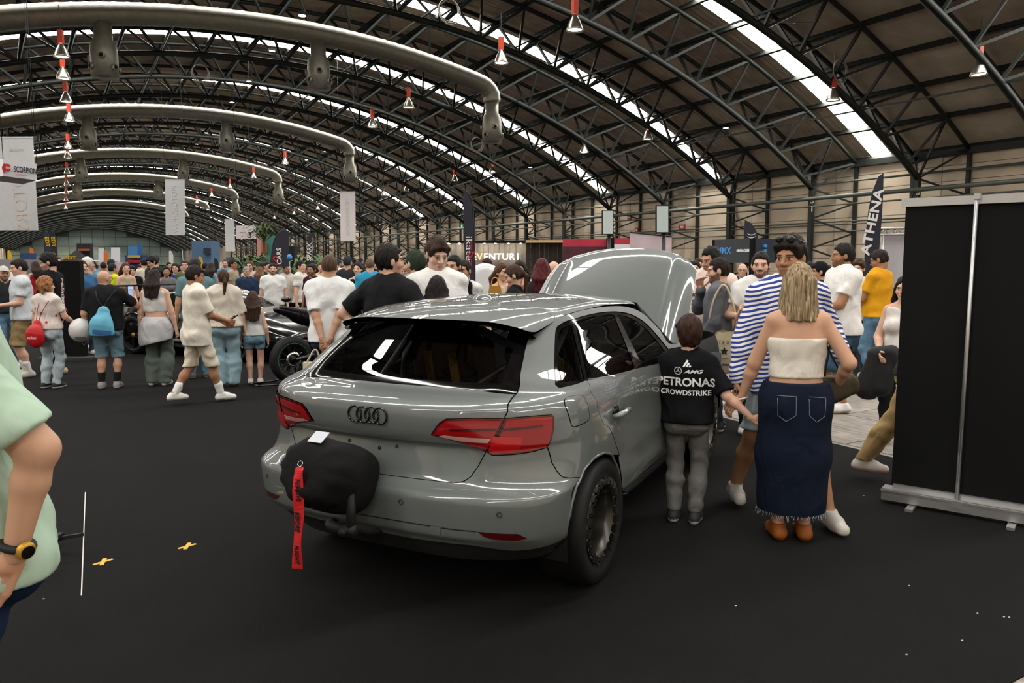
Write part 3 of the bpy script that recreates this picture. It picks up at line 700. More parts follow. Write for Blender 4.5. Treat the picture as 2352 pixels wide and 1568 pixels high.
FD = [side(1.86, 1.018), side(2.4, .995), side(2.98, .975), side(3.0, .9), side(3.02, .6), side(2.95, .40)] + SEAM_F[::-1]
fdoor = panel('front_door', FD[:-1] if FD[-1] == FD[0] else FD, M_PAINT, car, mirror=True, res=.035)
SILL = BOT[1:] + [side(1.5, .39), side(1.93, .395), side(2.95, .395), side(3.05, .30), side(2.0, .285)] + H((1470, 1150), (1428.6, 1177), (1427, 1162))
panel('sill', SILL, M_PAINT, car, mirror=True, res=.03, gap=.001)
# front wing and nose (behind the crowd, under the raised bonnet)
_ac = [side(3.44 + .37 * math.cos(t), .34 + .37 * math.sin(t)) for t in np.linspace(math.radians(190), math.radians(-10), 18)]
WING = [side(3.0, .97), side(3.5, .93)] + [(S2 + .35, v_of_z(.86)), (S2 + .35, v_of_z(.62))] + [side(3.86, .5)] * 0 + _ac[::-1] + [side(3.03, .42)]
panel('front_wing', WING, M_PAINT, car, mirror=True, res=.04)
NOSE = [(S3, v_of_z(.74)), (S2 + .5, v_of_z(.76)), (S2 + .35, v_of_z(.62)), (S2 + .1, v_of_z(.34)), (S2 + .4, v_of_z(.29)), (S3, v_of_z(.29))]
panel('front_bumper', NOSE, M_PAINT, car, mirror=True, res=.05)
# wheel-arch lips
for lab, cx, cz in (('rear', .84, .335),):
    ARL = [np.array(a) for a in ARCH]
    inn = [body(np.array([a[0]]), np.array([a[1]]))[0] for a in dense(ARCH, .03, False)]
    for sd in (1, -1):
        pts = np.array(inn) * [1, -sd, 1] + [0, sd * .004, 0]; MB().tube(pts, .0085, 6).build('wheel_arch_lip', M_PAINT, qp[0] if sd > 0 else qp[1])
# door handles
for d, X in ((rdoor, 1.20), (fdoor, 2.15)):
    for o, sd in zip(d, (1, -1)):
        s, v = side(X, .905) if X > 2 else hit(1418, 946); P = body(np.array([s]), np.array([v]))[0]
        x, y, z = P
        MB().tube(np.array([(x - .10, y + .012, z - .004), (x - .085, y + .035, z - .002), (x, y + .042, z), (x + .085, y + .036, z + .002), (x + .10, y + .012, z + .004)]) * [1, -sd, 1], [.012, .016, .017, .016, .012], 10).build('door_handle', M_PAINT, o)
        MB().sphere(np.array((x - .03, y + .002, z + .012)) * [1, -sd, 1], .05, 16, 10, (1.0, .12, .62)).build('handle_cup', M_BLACKG, o)
# ---- glass
DLOT = [tuple(p) for p in DLO]
G1 = H((1282, 878), (1281, 845), (1281.5, 786), (1284, 762), (1291, 753), (1313, 743.5), (1343, 869)); G2 = H((1319, 738), (1346, 728.5), (1400, 720.5), (1411, 722), (1457, 846), (1350, 868)); G3 = H((1419, 722), (1440, 725), (1461, 734.5), (1487, 755), (1515, 788), (1541, 820), (1475.5, 842))
panel('window_surround', DLOT[:-1] + [tuple(hit(1345, 873))] + [side(1.86, 1.02), side(2.5, .992)], M_BLACKG, car, mirror=True, holes=[G1, G2, G3], res=.03, lift=-.004, thick=.006, gap=.0)
for nm, g in (('quarter_glass', G1), ('rear_door_glass', G2), ('front_door_glass', G3)):
    panel(nm, g, M_CGLASS, car, mirror=True, res=.04, lift=-.007, thick=.0005, gap=.0)
# rear window: black printed border and glass
vT = float(v_of_z(1.345))
RWR = H((1205, 805), (1194, 860), (1185, 903))
RW = [(0, vT), (.25, vT), (.47, vT)] + H((1207, 795)) + RWR + [(.5, _vb + .002), (.30, _vb + .004), (0, _vb + .002)]
RWI = [(0, float(v_of_z(1.325))), (.3, float(v_of_z(1.325))), (.43, float(v_of_z(1.315)))] + H((1178, 800), (1165, 845), (1152, 880)) + [(.42, _vb + .045), (.2, _vb + .04), (0, _vb + .04)]
RWI = RWI + [(-a, b) for a, b in reversed(RWI) if abs(a) > 1e-6]
panel('rear_window_border', RW, M_BLACKG, tg, sym=True, holes=[RWI], res=.03, lift=-.001, thick=.004, gap=.0)
panel('rear_window', RWI, M_CGLASS, tg, res=.03, lift=-.001, thick=.0005, gap=0)
# ---- roof and spoiler
zr = pchip([.45, .62, .9, 1.2, 1.6, 2.0, 2.3, 2.6, 3.1], [1.335, 1.358, 1.385, 1.400, 1.408, 1.400, 1.375, 1.31, 1.07])
yr_ = pchip([.45, .62, .9, 1.2, 1.6, 2.0, 2.3, 3.1], [.565, .595, .605, .600, .592, .588, .600, .70])
crn = pchip([.45, .8, 1.5, 2.3], [.020, .034, .044, .040])
def roof(x, q):
    t = np.clip(np.abs(q) / .6, 0, 1); yv = np.sign(q) * t * yr_(x)
    return np.stack([x, yv, zr(x) + crn(x) * (1 - t ** 2.4) - .018 * np.clip((t - .9) / .1, 0, 1) ** 2 - .035 * np.clip((t - .6) / .4, 0, 1) ** 2 * np.clip((.95 - x) / .35, 0, 1)], -1)
_ro = [(.985, .0), (.965, .3), (.90, .5), (.84, .6), (1.2, .6), (1.6, .6), (2.0, .6), (2.22, .6), (2.27, .45), (2.31, .2), (2.32, 0)]
panel('roof', _ro + [(a, -b) for a, b in reversed(_ro) if b > 0], M_PAINT, car, surf=lambda a, b: roof(a, b), res=.035, ref=(1.4, 0, .3), gap=.0015)

_sp = [(.985, .0), (.965, .3), (.90, .5), (.84, .6), (.62, .6), (.56, .58), (.525, .5), (.50, .25), (.492, 0)]
_sp = _sp[:4] + [(.73, .603)] + SM_([(.62, .6), (.575, .585), (.545, .55), (.525, .47), (.502, .25), (.492, 0)], 30)
def spoiler_top(x, q):
    P = roof(x, q); return P
spo = panel('roof_spoiler', _sp + [(a, -b) for a, b in reversed(_sp) if b > 0], M_PAINT, car, surf=spoiler_top, res=.03, ref=(1.4, 0, .3), gap=.0015, thick=.022)[0]
# underside of the spoiler, black, down to the glass
def spo_under(x, q):
    P = roof(x, q); P[..., 2] = P[..., 2] - .024 - .05 * np.clip((x - .5) / .25, 0, 1); return P
panel('spoiler_underside', [(.70, .0), (.70, .58), (.62, .585), (.565, .565), (.535, .49), (.51, .25), (.503, 0), (.51, -.25), (.535, -.49), (.565, -.565), (.62, -.585), (.70, -.58)], M_BLACKG, spo, surf=spo_under, res=.04, ref=(1.4, 0, 3), gap=0, thick=.002)
for sd in (1, -1):   # side cheeks between spoiler and C-pillar
    pass
MB().box((.60, 0, 1.352), (.02, .34, .012)).build('brake_light', M_TAILD, spo)
MB().lathe([(.001, .03), (.03, .028), (.05, .015), (.06, 0)], 16, (1.15, 0.0, 1.437)).build('roof_antenna', M_PAINT, car)
# ---- windscreen, cowl, bonnet
def wscreen(x, q):
    t = np.clip(np.abs(q) / .6, 0, 1); k = np.clip((x - 2.32) / .78, 0, 1); w = .585 + .12 * k
    return np.stack([x - .10 * k * t * t, np.sign(q) * t * w, 1.408 - .385 * k - .05 * k * (1 - k) * 0 - .03 * t * t], -1)
_ws = [(2.33, 0), (2.33, .58), (3.08, .58), (3.08, 0)]
panel('windscreen', _ws + [(3.08, -.58), (2.33, -.58)], M_CGLASS, car, surf=wscreen, res=.06, ref=(1.4, 0, .3), gap=0, thick=.001)
PHI = math.radians(45.5)
def bonnet(l, q):
    """raised bonnet: l along it from the hinge, q across"""
    t = q / .68; L = 1.12; w = .70 - .05 * (l / L) ** 2
    lift = .035 * (1 - t * t) + .05 * np.sin(np.clip(l / L, 0, 1) * math.pi) - .10 * np.clip((l / L - .80) / .2, 0, 1) ** 2 * .6
    ridge = .010 * np.exp(-((np.abs(t) - .74) / .045) ** 2)
    h_ = lift + ridge - .05 * np.clip((np.abs(t) - .85) / .15, 0, 1) ** 2
    ll = l - .17 * np.abs(t) ** 2.6 * (l / L) ** 2
    return np.stack([3.06 + ll * math.cos(PHI) - h_ * math.sin(PHI), t * w, 1.00 + ll * math.sin(PHI) + h_ * math.cos(PHI)], -1)
_bo = [(0, 0), (0, .62), (.08, .68), (1.0, .68), (1.08, .60), (1.12, .4), (1.12, 0)]
bon = panel('bonnet', _bo + [(a, -b) for a, b in reversed(_bo) if b > 0], M_PAINT, car, surf=bonnet, res=.03, ref=(4.5, 0, 0), gap=0, thick=.03)[0]
panel('bonnet_lining', _bo + [(a, -b) for a, b in reversed(_bo) if b > 0], M_INNER, bon, surf=lambda a, b: bonnet(a, b) + np.array([.03, 0, -.03]), res=.08, ref=(2, 0, 3), gap=.02, thick=.004)
for sd in (1, -1):
    MB().tube([(3.15, sd * .6, .93), (3.55, sd * .6, 1.45)], .011, 8).build('gas_strut', M_DARKMET, bon)
# ---- what is under the skin
sh = MB()
ss = np.linspace(-S3, S3, 240); vv = np.linspace(0, float(v_of_z(1.045)), 20)
A_, B_ = np.meshgrid(ss, vv, indexing='ij'); P = body(A_, B_)
P = P + (np.array([2.1, 0, .62]) - P) * np.array([.008, .02, 0.0]); 
P = to_local(P.reshape(-1, 3)); f = []
for i in range(239):
    for j in range(19):
        c = P[[i * 20 + j, (i + 1) * 20 + j]].mean(0)
        near_arch = any((c[0] - ax) ** 2 + (c[2] - .335) ** 2 < .40 ** 2 and abs(c[1]) > .7 for ax in (.84, 3.44))
        if not near_arch: f.append((i * 20 + j, (i + 1) * 20 + j, (i + 1) * 20 + j + 1, i * 20 + j + 1))
sh.add(P, f, True); sh.box((2.1, 0, .335), (3.7, 1.3, .03)); sh.box((2.1, 0, .33), (1.9, 1.62, .03)); sh.build('inner_shell', M_INNER, car)
for ax in (.84, 3.44):
    for sd in (1, -1):
        w = MB(); n = 20; v = []; f = []
        for k in range(n + 1):
            a = math.radians(-15 + 210 * k / n)
            v += [(ax + .40 * math.cos(a), sd * .845, .335 + .40 * math.sin(a)), (ax + .40 * math.cos(a), sd * .45, .335 + .40 * math.sin(a))]
            if k < n: f.append((2 * k, 2 * k + 1, 2 * k + 3, 2 * k + 2))
        f2 = tuple(range(1, 2 * n + 2, 2)); f.append(f2); w.add(v, f); w.build('wheel_housing', M_INNER, car)
# ---- cabin: tub, bucket seats, cage, wheel
M_CAB = mat('dark_cabin_trim', '#15171b', .75); M_SEAT = mat('black_seat_cloth', '#101114', .85); M_YEL = mat('amber_harness_pad', '#c9912a', .7); M_CAGE = mat('silver_grey_cage_tube', '#8d8f90', .35, .6)
cb = MB(); cb.box((1.9, 0, .42), (2.4, 1.4, .1)); cb.box((2.95, 0, .85), (.3, 1.4, .35)); cb.box((.62, 0, .72), (.45, 1.3, .1)); cb.build('cabin_floor', M_CAB, car)
for sd in (1, -1):
    st = MB(); y = sd * .36
    st.box((1.62, y, .55), (.5, .5, .14)); b = Matrix.Rotation(-.28, 3, 'Y'); st.box((1.36, y, .92), (.13, .46, .72), b); st.box((1.27, y, 1.20), (.12, .30, .18), b)
    for e in (1, -1): st.box((1.42, y + e * .25, .9), (.2, .06, .55), b); st.box((1.3, y + e * .2, 1.16), (.2, .05, .2), b)
    seat = st.build('bucket_seat', M_SEAT, car); bevel(seat, .03, 2)
    for e in (1, -1): MB().box((1.268, y + e * .09, 1.0), (.015, .06, .2), b).build('harness_pad', M_YEL, seat)
cage = MB()
for sd in (1, -1):
    cage.tube(bez([(1.18, sd * .60, .45), (1.20, sd * .60, 1.0), (1.25, sd * .53, 1.32)], 12), .021, 8)
    cage.tube([(1.25, sd * .5, 1.3), (.55, sd * .52, .75)], .021, 8); cage.tube(bez([(1.25, sd * .53, 1.32), (2.2, sd * .52, 1.33), (2.95, sd * .62, 1.0), (2.95, sd * .62, .5)], 20), .021, 8)
cage.tube([(1.25, -.53, 1.32), (1.25, .53, 1.32)], .021, 8); cage.tube([(1.19, -.6, .9), (1.19, .6, .9)], .021, 8); cage.tube([(1.25, -.5, 1.3), (1.18, .58, .55)], .021, 8)
cage.build('roll_cage', M_CAGE, car)
stw = MB().tube([(2.55 + .05 * math.sin(t), .36 + .17 * math.cos(t), .93 + .16 * math.sin(t)) for t in np.linspace(0, 2 * math.pi, 24, endpoint=False)], .014, 8, closed=True)
stw.bar((2.55, .22, .93), (2.55, .5, .93), .03); stw.build('steering_wheel', M_SEAT, car)
# ---- wheels
def wheel(ax, sd, rad, wid, rimr, yout, label):
    w = thing('w', None, None); w.name = 'wheel'; w.parent = car; w.location = (ax, -sd * (yout - wid / 2), rad); w.rotation_euler = (math.radians(90) * sd, 0, 0)
    # wheel-local: z axis points outwards
    h = wid / 2
    MB().lathe([(rimr - .012, -h * .8), (rimr + .01, -h * .86), (rad * .80, -h), (rad * .93, -h * .98), (rad * .985, -h * .86), (rad, -h * .6), (rad, h * .6), (rad * .985, h * .86), (rad * .93, h * .98), (rad * .80, h * 1.0), (rimr + .012, h * .88), (rimr - .012, h * .80)], 56).build('tyre', M_RUBBER, w)
    rim = MB().lathe([(rimr - .004, h * .80), (rimr + .004, h * .9), (rimr - .010, h * .94), (rimr - .03, h * .90), (rimr - .042, h * .55), (rimr - .048, -h * .1), (rimr - .055, -h * .75), (.085, -h * .55), (.075, -h * .2), (.001, -h * .2)], 48).build('rim', M_BARREL, w)
    bl = MB()
    for k in range(24):                               # scalloped bead-lock ring
        a = 2 * math.pi * k / 24; c, s = math.cos(a), math.sin(a); R3 = [[c, -s, 0], [s, c, 0], [0, 0, 1]]
        bl.box((c * (rimr - .014), s * (rimr - .014), h * .95), (.036, .036, .020), R3)
    bl.build('bead_lock_ring', M_CHROME, rim)
    for k in range(24):
        a = 2 * math.pi * (k + .5) / 24
        MB().lathe([(.001, .011), (.006, .011), (.007, 0)], 6, ((rimr - .012) * math.cos(a), (rimr - .012) * math.sin(a), h * .95)).build('ring_bolt', M_DARKMET, rim)
    sp = MB()
    for k in range(10):
        a = 2 * math.pi * k / 10; c, s = math.cos(a), math.sin(a)
        sp.bar((.06 * c, .06 * s, -h * .25), ((rimr - .05) * c, (rimr - .05) * s, -h * .45), .026, .03)
    sp.build('spokes', M_DARKMET, rim)
    MB().lathe([(.001, .05), (.03, .05), (.034, .04), (.036, 0)], 20, (0, 0, -h * .2)).build('hub_cap', M_CHROME, rim)
    for k in range(5):
        a = 2 * math.pi * k / 5; MB().lathe([(.001, .03), (.009, .03), (.011, .0)], 6, (.056 * math.cos(a), .056 * math.sin(a), -h * .2)).build('wheel_nut', M_DARKMET, rim)
    return w
for ax, wd, yo in ((.84, .27, .885), (3.44, .20, .865)):
    for sd in (1, -1): wheel(ax, sd, .327, wd, .218, yo, '')
# ---- drag parachute on its bracket, with the red streamer
M_BAG = mat('black_parachute_bag', '#121213', .9, 0, .2, var=.2, vscale=10, bump=.4, bscale=9)
M_RIBBON = mat('red_streamer', '#c3161c', .7, var=.12, vscale=20)
pc = np.array([-.20, -.06, .715])
sp_, vs, fs = [], [], []
nu, nv = 40, 22
# local axes of the bag: a points back-left towards the viewer, slightly down
aax = np.array([-.88, .02, .40]); aax /= np.linalg.norm(aax); bx = np.cross([0, 0, 1.], aax); bx /= np.linalg.norm(bx); cz = np.cross(aax, bx)
for j in range(nv + 1):
    t = j / nv
    rr = np.interp(t, [0, .02, .10, .30, .75, .90, .97, 1], [.0, .145, .172, .185, .182, .162, .10, .0]); d = np.interp(t, [0, .10, .9, .97, 1], [-.20, -.19, .12, .155, .140])
    for i in range(nu):
        a = 2 * math.pi * i / nu; fold = 1 + .06 * math.sin(9 * a + 1 + 2 * math.sin(2 * a)) * np.clip((t - .55) / .4, 0, 1) * (t < .99) + .02 * math.sin(3 * a)
        sq = (abs(math.cos(a)) ** 3 + abs(math.sin(a)) ** 3) ** (-1 / 3) if t < .5 else 1.0
        q = pc + aax * d + .88 * rr * fold * sq * (1.06 * math.cos(a) * bx + .98 * math.sin(a) * cz); vs.append((q[0], -q[1], q[2]))
for j in range(nv):
    for i in range(nu): fs.append((j * nu + i, j * nu + (i + 1) % nu, (j + 1) * nu + (i + 1) % nu, (j + 1) * nu + i))
par = MB().add(vs, fs, True).build('drag_parachute', M_BAG, car); par['label'] = 'black drag parachute bag with red streamer'
def L3(p): return np.array([p[0], -p[1], p[2]])
br = MB(); br.tube([L3((-.19, .075, .64)), L3((-.19, .075, .47))], .021, 8); br.tube([L3((-.19, .02, .475)), L3((-.19, .10, .475))], .024, 10); br.tube([L3((-.23, .05, .47)), L3((-.16, .05, .47))], .018, 10)
br.tube(bez([L3((-.19, .04, .47)), L3((-.10, -.12, .44)), L3((.10, -.26, .38)), L3((.3, -.30, .36))], 16), .022, 8); br.tube(bez([L3((-.15, .06, .47)), L3((.0, .05, .40)), L3((.3, .05, .36))], 10), .016, 8)
br.build('parachute_bracket', M_BLACK, car)
fc = pc + aax * .155
tagq = pc + aax * .125 + cz * .140 - bx * .02
MB().box(L3(tagq), (.07, .075, .002), np.stack([L3(-aax * .6 + cz * .8) / 1.0, L3(bx), L3(aax * .8 + cz * .6)], 1)).build('bag_label', mat('white_cloth_label', '#b9bec4', .7), par)
_f = fc + aax * .012; pts = [_f, _f + np.array([-.012, 0, -.02]), _f + np.array([-.018, -.002, -.10]), _f + np.array([-.012, -.006, -.22]), _f + np.array([-.012, -.02, -.34]), _f + np.array([-.006, -.03, -.455])]
Q = bez(pts, 30); wv = []; n = len(Q)
for i, q in enumerate(Q):
    tw = .25 * math.sin(i * .35); wd = .026 if i > 3 else .014 + .004 * i
    hx = np.array([-1., 0, 0]); e = np.array([0, 1., 0]) * math.cos(tw) + hx * math.sin(tw); nn_ = hx * math.cos(tw) - np.array([0, 1., 0]) * math.sin(tw); wv += [L3(q - e * wd), L3(q + e * wd), L3(q + e * wd + nn_ * .002), L3(q - e * wd + nn_ * .002)]
ff = []
for i in range(n - 1):
    for k in range(4): ff.append((i * 4 + k, i * 4 + (k + 1) % 4, (i + 1) * 4 + (k + 1) % 4, (i + 1) * 4 + k))
ff += [(3, 2, 1, 0), ((n - 1) * 4, (n - 1) * 4 + 1, (n - 1) * 4 + 2, (n - 1) * 4 + 3)]
rb = MB().add(wv, ff).build('red_streamer', M_RIBBON, par); rb['label'] = 'long red streamer with black lettering'
for k_, wd_ in enumerate(('REMOVE', 'BEFORE', 'FLIGHT')):   # the lettering follows the ribbon word by word
    i0, i1 = (int(n * (.26 + .245 * k_)), int(n * (.26 + .245 * (k_ + 1)))); i1 = min(i1, n - 1); mid = (Q[i0] + Q[i1]) / 2; dn = Q[i1] - Q[i0]; dn /= np.linalg.norm(dn); tw = .25 * math.sin((i0 + i1) / 2 * .35)
    e = np.array([-math.sin(tw), math.cos(tw), 0]); nn_ = np.array([-math.cos(tw), -math.sin(tw), 0]); uxl = L3(dn); uyl = L3(e)
    if np.cross(uxl, uyl) @ L3(nn_) < 0: uyl = -uyl
    lettering('streamer_lettering', wd_, .032, mat('black_print', '#150606', .7), par, L3(mid), uxl, uyl, .0065, sx=.8, bold=.0006)
MB().tube([L3(fc + aax * .02 + bx * .012 * math.cos(t) + cz * (.012 * math.sin(t) + .01)) for t in np.linspace(0, 2 * math.pi, 14, endpoint=False)], .0025, 6, closed=True).build('pin_ring', M_CHROME, par)
# ================================================================== people: bodies grown from a distance field
V3 = lambda *a: np.array(a, np.float32)
class Field:
    def __init__(s, lo, hi, h):
        s.h = float(h); s.o = np.array(lo, np.float32) - 2 * s.h; n = np.ceil((np.array(hi, np.float32) + 2 * s.h - s.o) / s.h).astype(int) + 1
        s.n = n; s.D = np.full(n, .5, np.float32)
        s.ax = [s.o[i] + s.h * np.arange(n[i], dtype=np.float32) for i in range(3)]
    def blk(s, lo, hi):
        a = np.clip(np.floor((np.array(lo) - s.o) / s.h).astype(int), 0, s.n); b = np.clip(np.ceil((np.array(hi) - s.o) / s.h).astype(int) + 1, 0, s.n)
        if np.any(b <= a): return None
        sl = tuple(slice(a[i], b[i]) for i in range(3))
        return sl, s.ax[0][sl[0]][:, None, None], s.ax[1][sl[1]][None, :, None], s.ax[2][sl[2]][None, None, :]
    def mix(s, sl, d, k):
        A = s.D[sl]
        if k > 0:
            hh = np.maximum(k - np.abs(A - d), 0) / k; s.D[sl] = np.minimum(A, d) - hh * hh * k * .25
        else: s.D[sl] = np.minimum(A, d)
    def cone(s, a, b, ra, rb, k=.02, flat=None, sub=False):
        """tapered limb from a to b; flat = (axis, factor) squeezes it along an axis"""
        a = np.asarray(a, np.float32); b = np.asarray(b, np.float32); m = max(ra, rb) * (1.0 if flat is None else max(1, flat[1])) + k + s.h * 2
        g = s.blk(np.minimum(a, b) - m, np.maximum(a, b) + m)
        if g is None: return
        sl, X, Y, Z = g; d = b - a; L2 = float(d @ d) + 1e-9
        px, py, pz = X - a[0], Y - a[1], Z - a[2]
        t = np.clip((px * d[0] + py * d[1] + pz * d[2]) / L2, 0, 1)
        qx, qy, qz = px - t * d[0], py - t * d[1], pz - t * d[2]
        if flat is not None:
            n, fct = flat; n = np.asarray(n, np.float32); c = (qx * n[0] + qy * n[1] + qz * n[2]) * (1 / fct - 1); qx, qy, qz = qx + c * n[0], qy + c * n[1], qz + c * n[2]
        dd = np.sqrt(qx * qx + qy * qy + qz * qz) - (ra + t * (rb - ra))
        if flat is not None and flat[1] < 1: dd = dd * .5 * (1 + flat[1])
        if sub: s.cut(sl, dd, k)
        else: s.mix(sl, dd, k)
    def ell(s, c, r, R=None, k=.01, sub=False):
        c = np.asarray(c, np.float32); r = np.asarray(r, np.float32); m = float(r.max()) + k + 2 * s.h; g = s.blk(c - m, c + m)
        if g is None: return
        sl, X, Y, Z = g; px, py, pz = X - c[0], Y - c[1], Z - c[2]
        if R is not None: px, py, pz = (px * R[0, 0] + py * R[1, 0] + pz * R[2, 0], px * R[0, 1] + py * R[1, 1] + pz * R[2, 1], px * R[0, 2] + py * R[1, 2] + pz * R[2, 2])
        k0 = np.sqrt((px / r[0]) ** 2 + (py / r[1]) ** 2 + (pz / r[2]) ** 2); k1 = np.sqrt((px / r[0] ** 2) ** 2 + (py / r[1] ** 2) ** 2 + (pz / r[2] ** 2) ** 2) + 1e-6
        dd = k0 * (k0 - 1) / k1
        if sub: s.cut(sl, dd, k)
        else: s.mix(sl, dd, k)
    def cut(s, sl, d, k=.0):
        A = s.D[sl]; d = -d
        if k > 0: hh = np.maximum(k - np.abs(A - d), 0) / k; s.D[sl] = np.maximum(A, d) + hh * hh * k * .25
        else: s.D[sl] = np.maximum(A, d)
    def plane(s, n, c, k=0.0):
        """keep the side where n.p < c"""
        n = np.asarray(n, np.float32); d = s.ax[0][:, None, None] * n[0] + s.ax[1][None, :, None] * n[1] + s.ax[2][None, None, :] * n[2] - c
        if k > 0: hh = np.maximum(k - np.abs(s.D - d), 0) / k; s.D = np.maximum(s.D, d) + hh * hh * k * .25
        else: s.D = np.maximum(s.D, d)
    def ripple(s, amp, fx, fy, fz, ph=0.0):
        X = s.ax[0][:, None, None]; Y = s.ax[1][None, :, None]; Z = s.ax[2][None, None, :]
        s.D += (amp * (np.sin(fz * Z + 2.2 * np.sin(fx * X + ph) + 1.7 * np.sin(fy * Y + 2 * ph)) * (.55 + .45 * np.sin(.37 * fz * Z + fx * .8 * X - fy * .6 * Y + ph)))).astype(np.float32)
    def surf(s):
        D = s.D; S = D < 0; nx, ny, nz = D.shape
        cor = [(i, j, k) for i in (0, 1) for j in (0, 1) for k in (0, 1)]
        cnt = np.zeros((nx - 1, ny - 1, nz - 1), np.uint8)
        for i, j, k in cor: cnt += S[i:nx - 1 + i, j:ny - 1 + j, k:nz - 1 + k]
        act = (cnt > 0) & (cnt < 8); cells = np.argwhere(act)
        if len(cells) == 0: return np.zeros((0, 3)), np.zeros((0, 4), int)
        idx = np.full(act.shape, -1, np.int32); idx[act] = np.arange(len(cells))
        vals = {c: D[cells[:, 0] + c[0], cells[:, 1] + c[1], cells[:, 2] + c[2]] for c in cor}
        pos = np.zeros((len(cells), 3), np.float32); num = np.zeros(len(cells), np.float32)
        for a in cor:
            for ax in range(3):
                if a[ax] == 0:
                    b = list(a); b[ax] = 1; b = tuple(b); da, db = vals[a], vals[b]; m = (da < 0) != (db < 0)
                    t = np.where(m, da / np.where(m, da - db, 1), 0)
                    p = np.array(a, np.float32)[None, :].repeat(len(cells), 0); p[:, ax] += t; pos += p * m[:, None]; num += m
        V = s.o + s.h * (cells + pos / num[:, None]); Fq = []
        for ax in range(3):
            o1, o2 = [(1, 2), (2, 0), (0, 1)][ax]
            sl0 = [slice(1, -1)] * 3; sl1 = [slice(1, -1)] * 3; sl0[ax] = slice(0, -1); sl1[ax] = slice(1, None)
            A = S[tuple(sl0)]; B = S[tuple(sl1)]; e = np.argwhere(A != B)
            if len(e) == 0: continue
            sg = A[e[:, 0], e[:, 1], e[:, 2]]; g = e.copy(); g[:, o1] += 1; g[:, o2] += 1
            def cell(d1, d2):
                q = g.copy(); q[:, o1] -= d1; q[:, o2] -= d2; return idx[q[:, 0], q[:, 1], q[:, 2]]
            Q = np.stack([cell(1, 1), cell(0, 1), cell(0, 0), cell(1, 0)], 1); Q[~sg] = Q[~sg][:, ::-1]; Fq.append(Q)
        Fq = np.vstack(Fq); return V, Fq[(Fq >= 0).all(1)]
def join(parts):
    V = []; Q = []; k = 0
    for v, q in parts:
        if len(v) == 0: continue
        V.append(v); Q.append(np.asarray(q) + k); k += len(v)
    return np.vstack(V), np.vstack(Q)
def qmesh(name, V, Q, col=None):
    me = bpy.data.meshes.new(name); V = np.asarray(V, np.float32); Q = np.asarray(Q, np.int32)
    me.vertices.add(len(V)); me.vertices.foreach_set('co', V.ravel()); me.loops.add(Q.size); me.loops.foreach_set('vertex_index', Q.ravel())
    me.polygons.add(len(Q)); me.polygons.foreach_set('loop_start', np.arange(0, Q.size, 4, dtype=np.int32)); me.polygons.foreach_set('loop_total', np.full(len(Q), 4, np.int32))
    me.polygons.foreach_set('use_smooth', np.ones(len(Q), bool)); me.update(calc_edges=True); me.validate()
    if col is not None:
        at = me.color_attributes.new('tone', 'FLOAT_COLOR', 'POINT'); c = np.ones((len(V), 4), np.float32); c[:, :3] = col; at.data.foreach_set('color', c.ravel())
    return me
def attr_mat(name, rough, spec=.4, sss=0.0):
    if name in MATS: return MATS[name]
    m = bpy.data.materials.new(name); m.use_nodes = True; nt = m.node_tree; b = nt.nodes['Principled BSDF']
    a = nt.nodes.new('ShaderNodeAttribute'); a.attribute_name = 'tone'; nt.links.new(a.outputs['Color'], b.inputs['Base Color'])
    b.inputs['Roughness'].default_value = rough; b.inputs['Specular IOR Level'].default_value = spec; MATS[name] = m; return m
M_SKIN = attr_mat('skin', .52, .35); M_SHOE = attr_mat('shoe_leather_and_rubber', .6, .3); M_TONE = attr_mat('dyed_cloth', .85, .15)
def hair_mat(c, c2=None):
    nm = 'hair_' + c.strip('#') + (c2 or '').strip('#')
    if nm in MATS: return MATS[nm]
    m = bpy.data.materials.new(nm); m.use_nodes = True; nt = m.node_tree; b = nt.nodes['Principled BSDF']
    tc = nt.nodes.new('ShaderNodeTexCoord'); mp = nt.nodes.new('ShaderNodeMapping'); mp.inputs['Scale'].default_value = (90, 90, 5); n = nt.nodes.new('ShaderNodeTexNoise'); n.inputs['Scale'].default_value = 1.0; n.inputs['Detail'].default_value = 3
    cr = nt.nodes.new('ShaderNodeValToRGB'); e = cr.color_ramp.elements; A = np.array(lin(c)); B = np.array(lin(c2)) if c2 else A * 1.7
    e[0].position = .36; e[0].color = (*(A * (.62 if not c2 else 1)), 1); e[1].position = .64; e[1].color = (*B, 1)
    nt.links.new(tc.outputs['Object'], mp.inputs[0]); nt.links.new(mp.outputs[0], n.inputs['Vector']); nt.links.new(n.outputs['Fac'], cr.inputs[0]); nt.links.new(cr.outputs[0], b.inputs['Base Color'])
    bp = nt.nodes.new('ShaderNodeBump'); bp.inputs['Strength'].default_value = .6; bp.inputs['Distance'].default_value = .01; nt.links.new(n.outputs['Fac'], bp.inputs['Height']); nt.links.new(bp.outputs[0], b.inputs['Normal'])
    b.inputs['Roughness'].default_value = .62; b.inputs['Specular IOR Level'].default_value = .22; MATS[nm] = m; return m
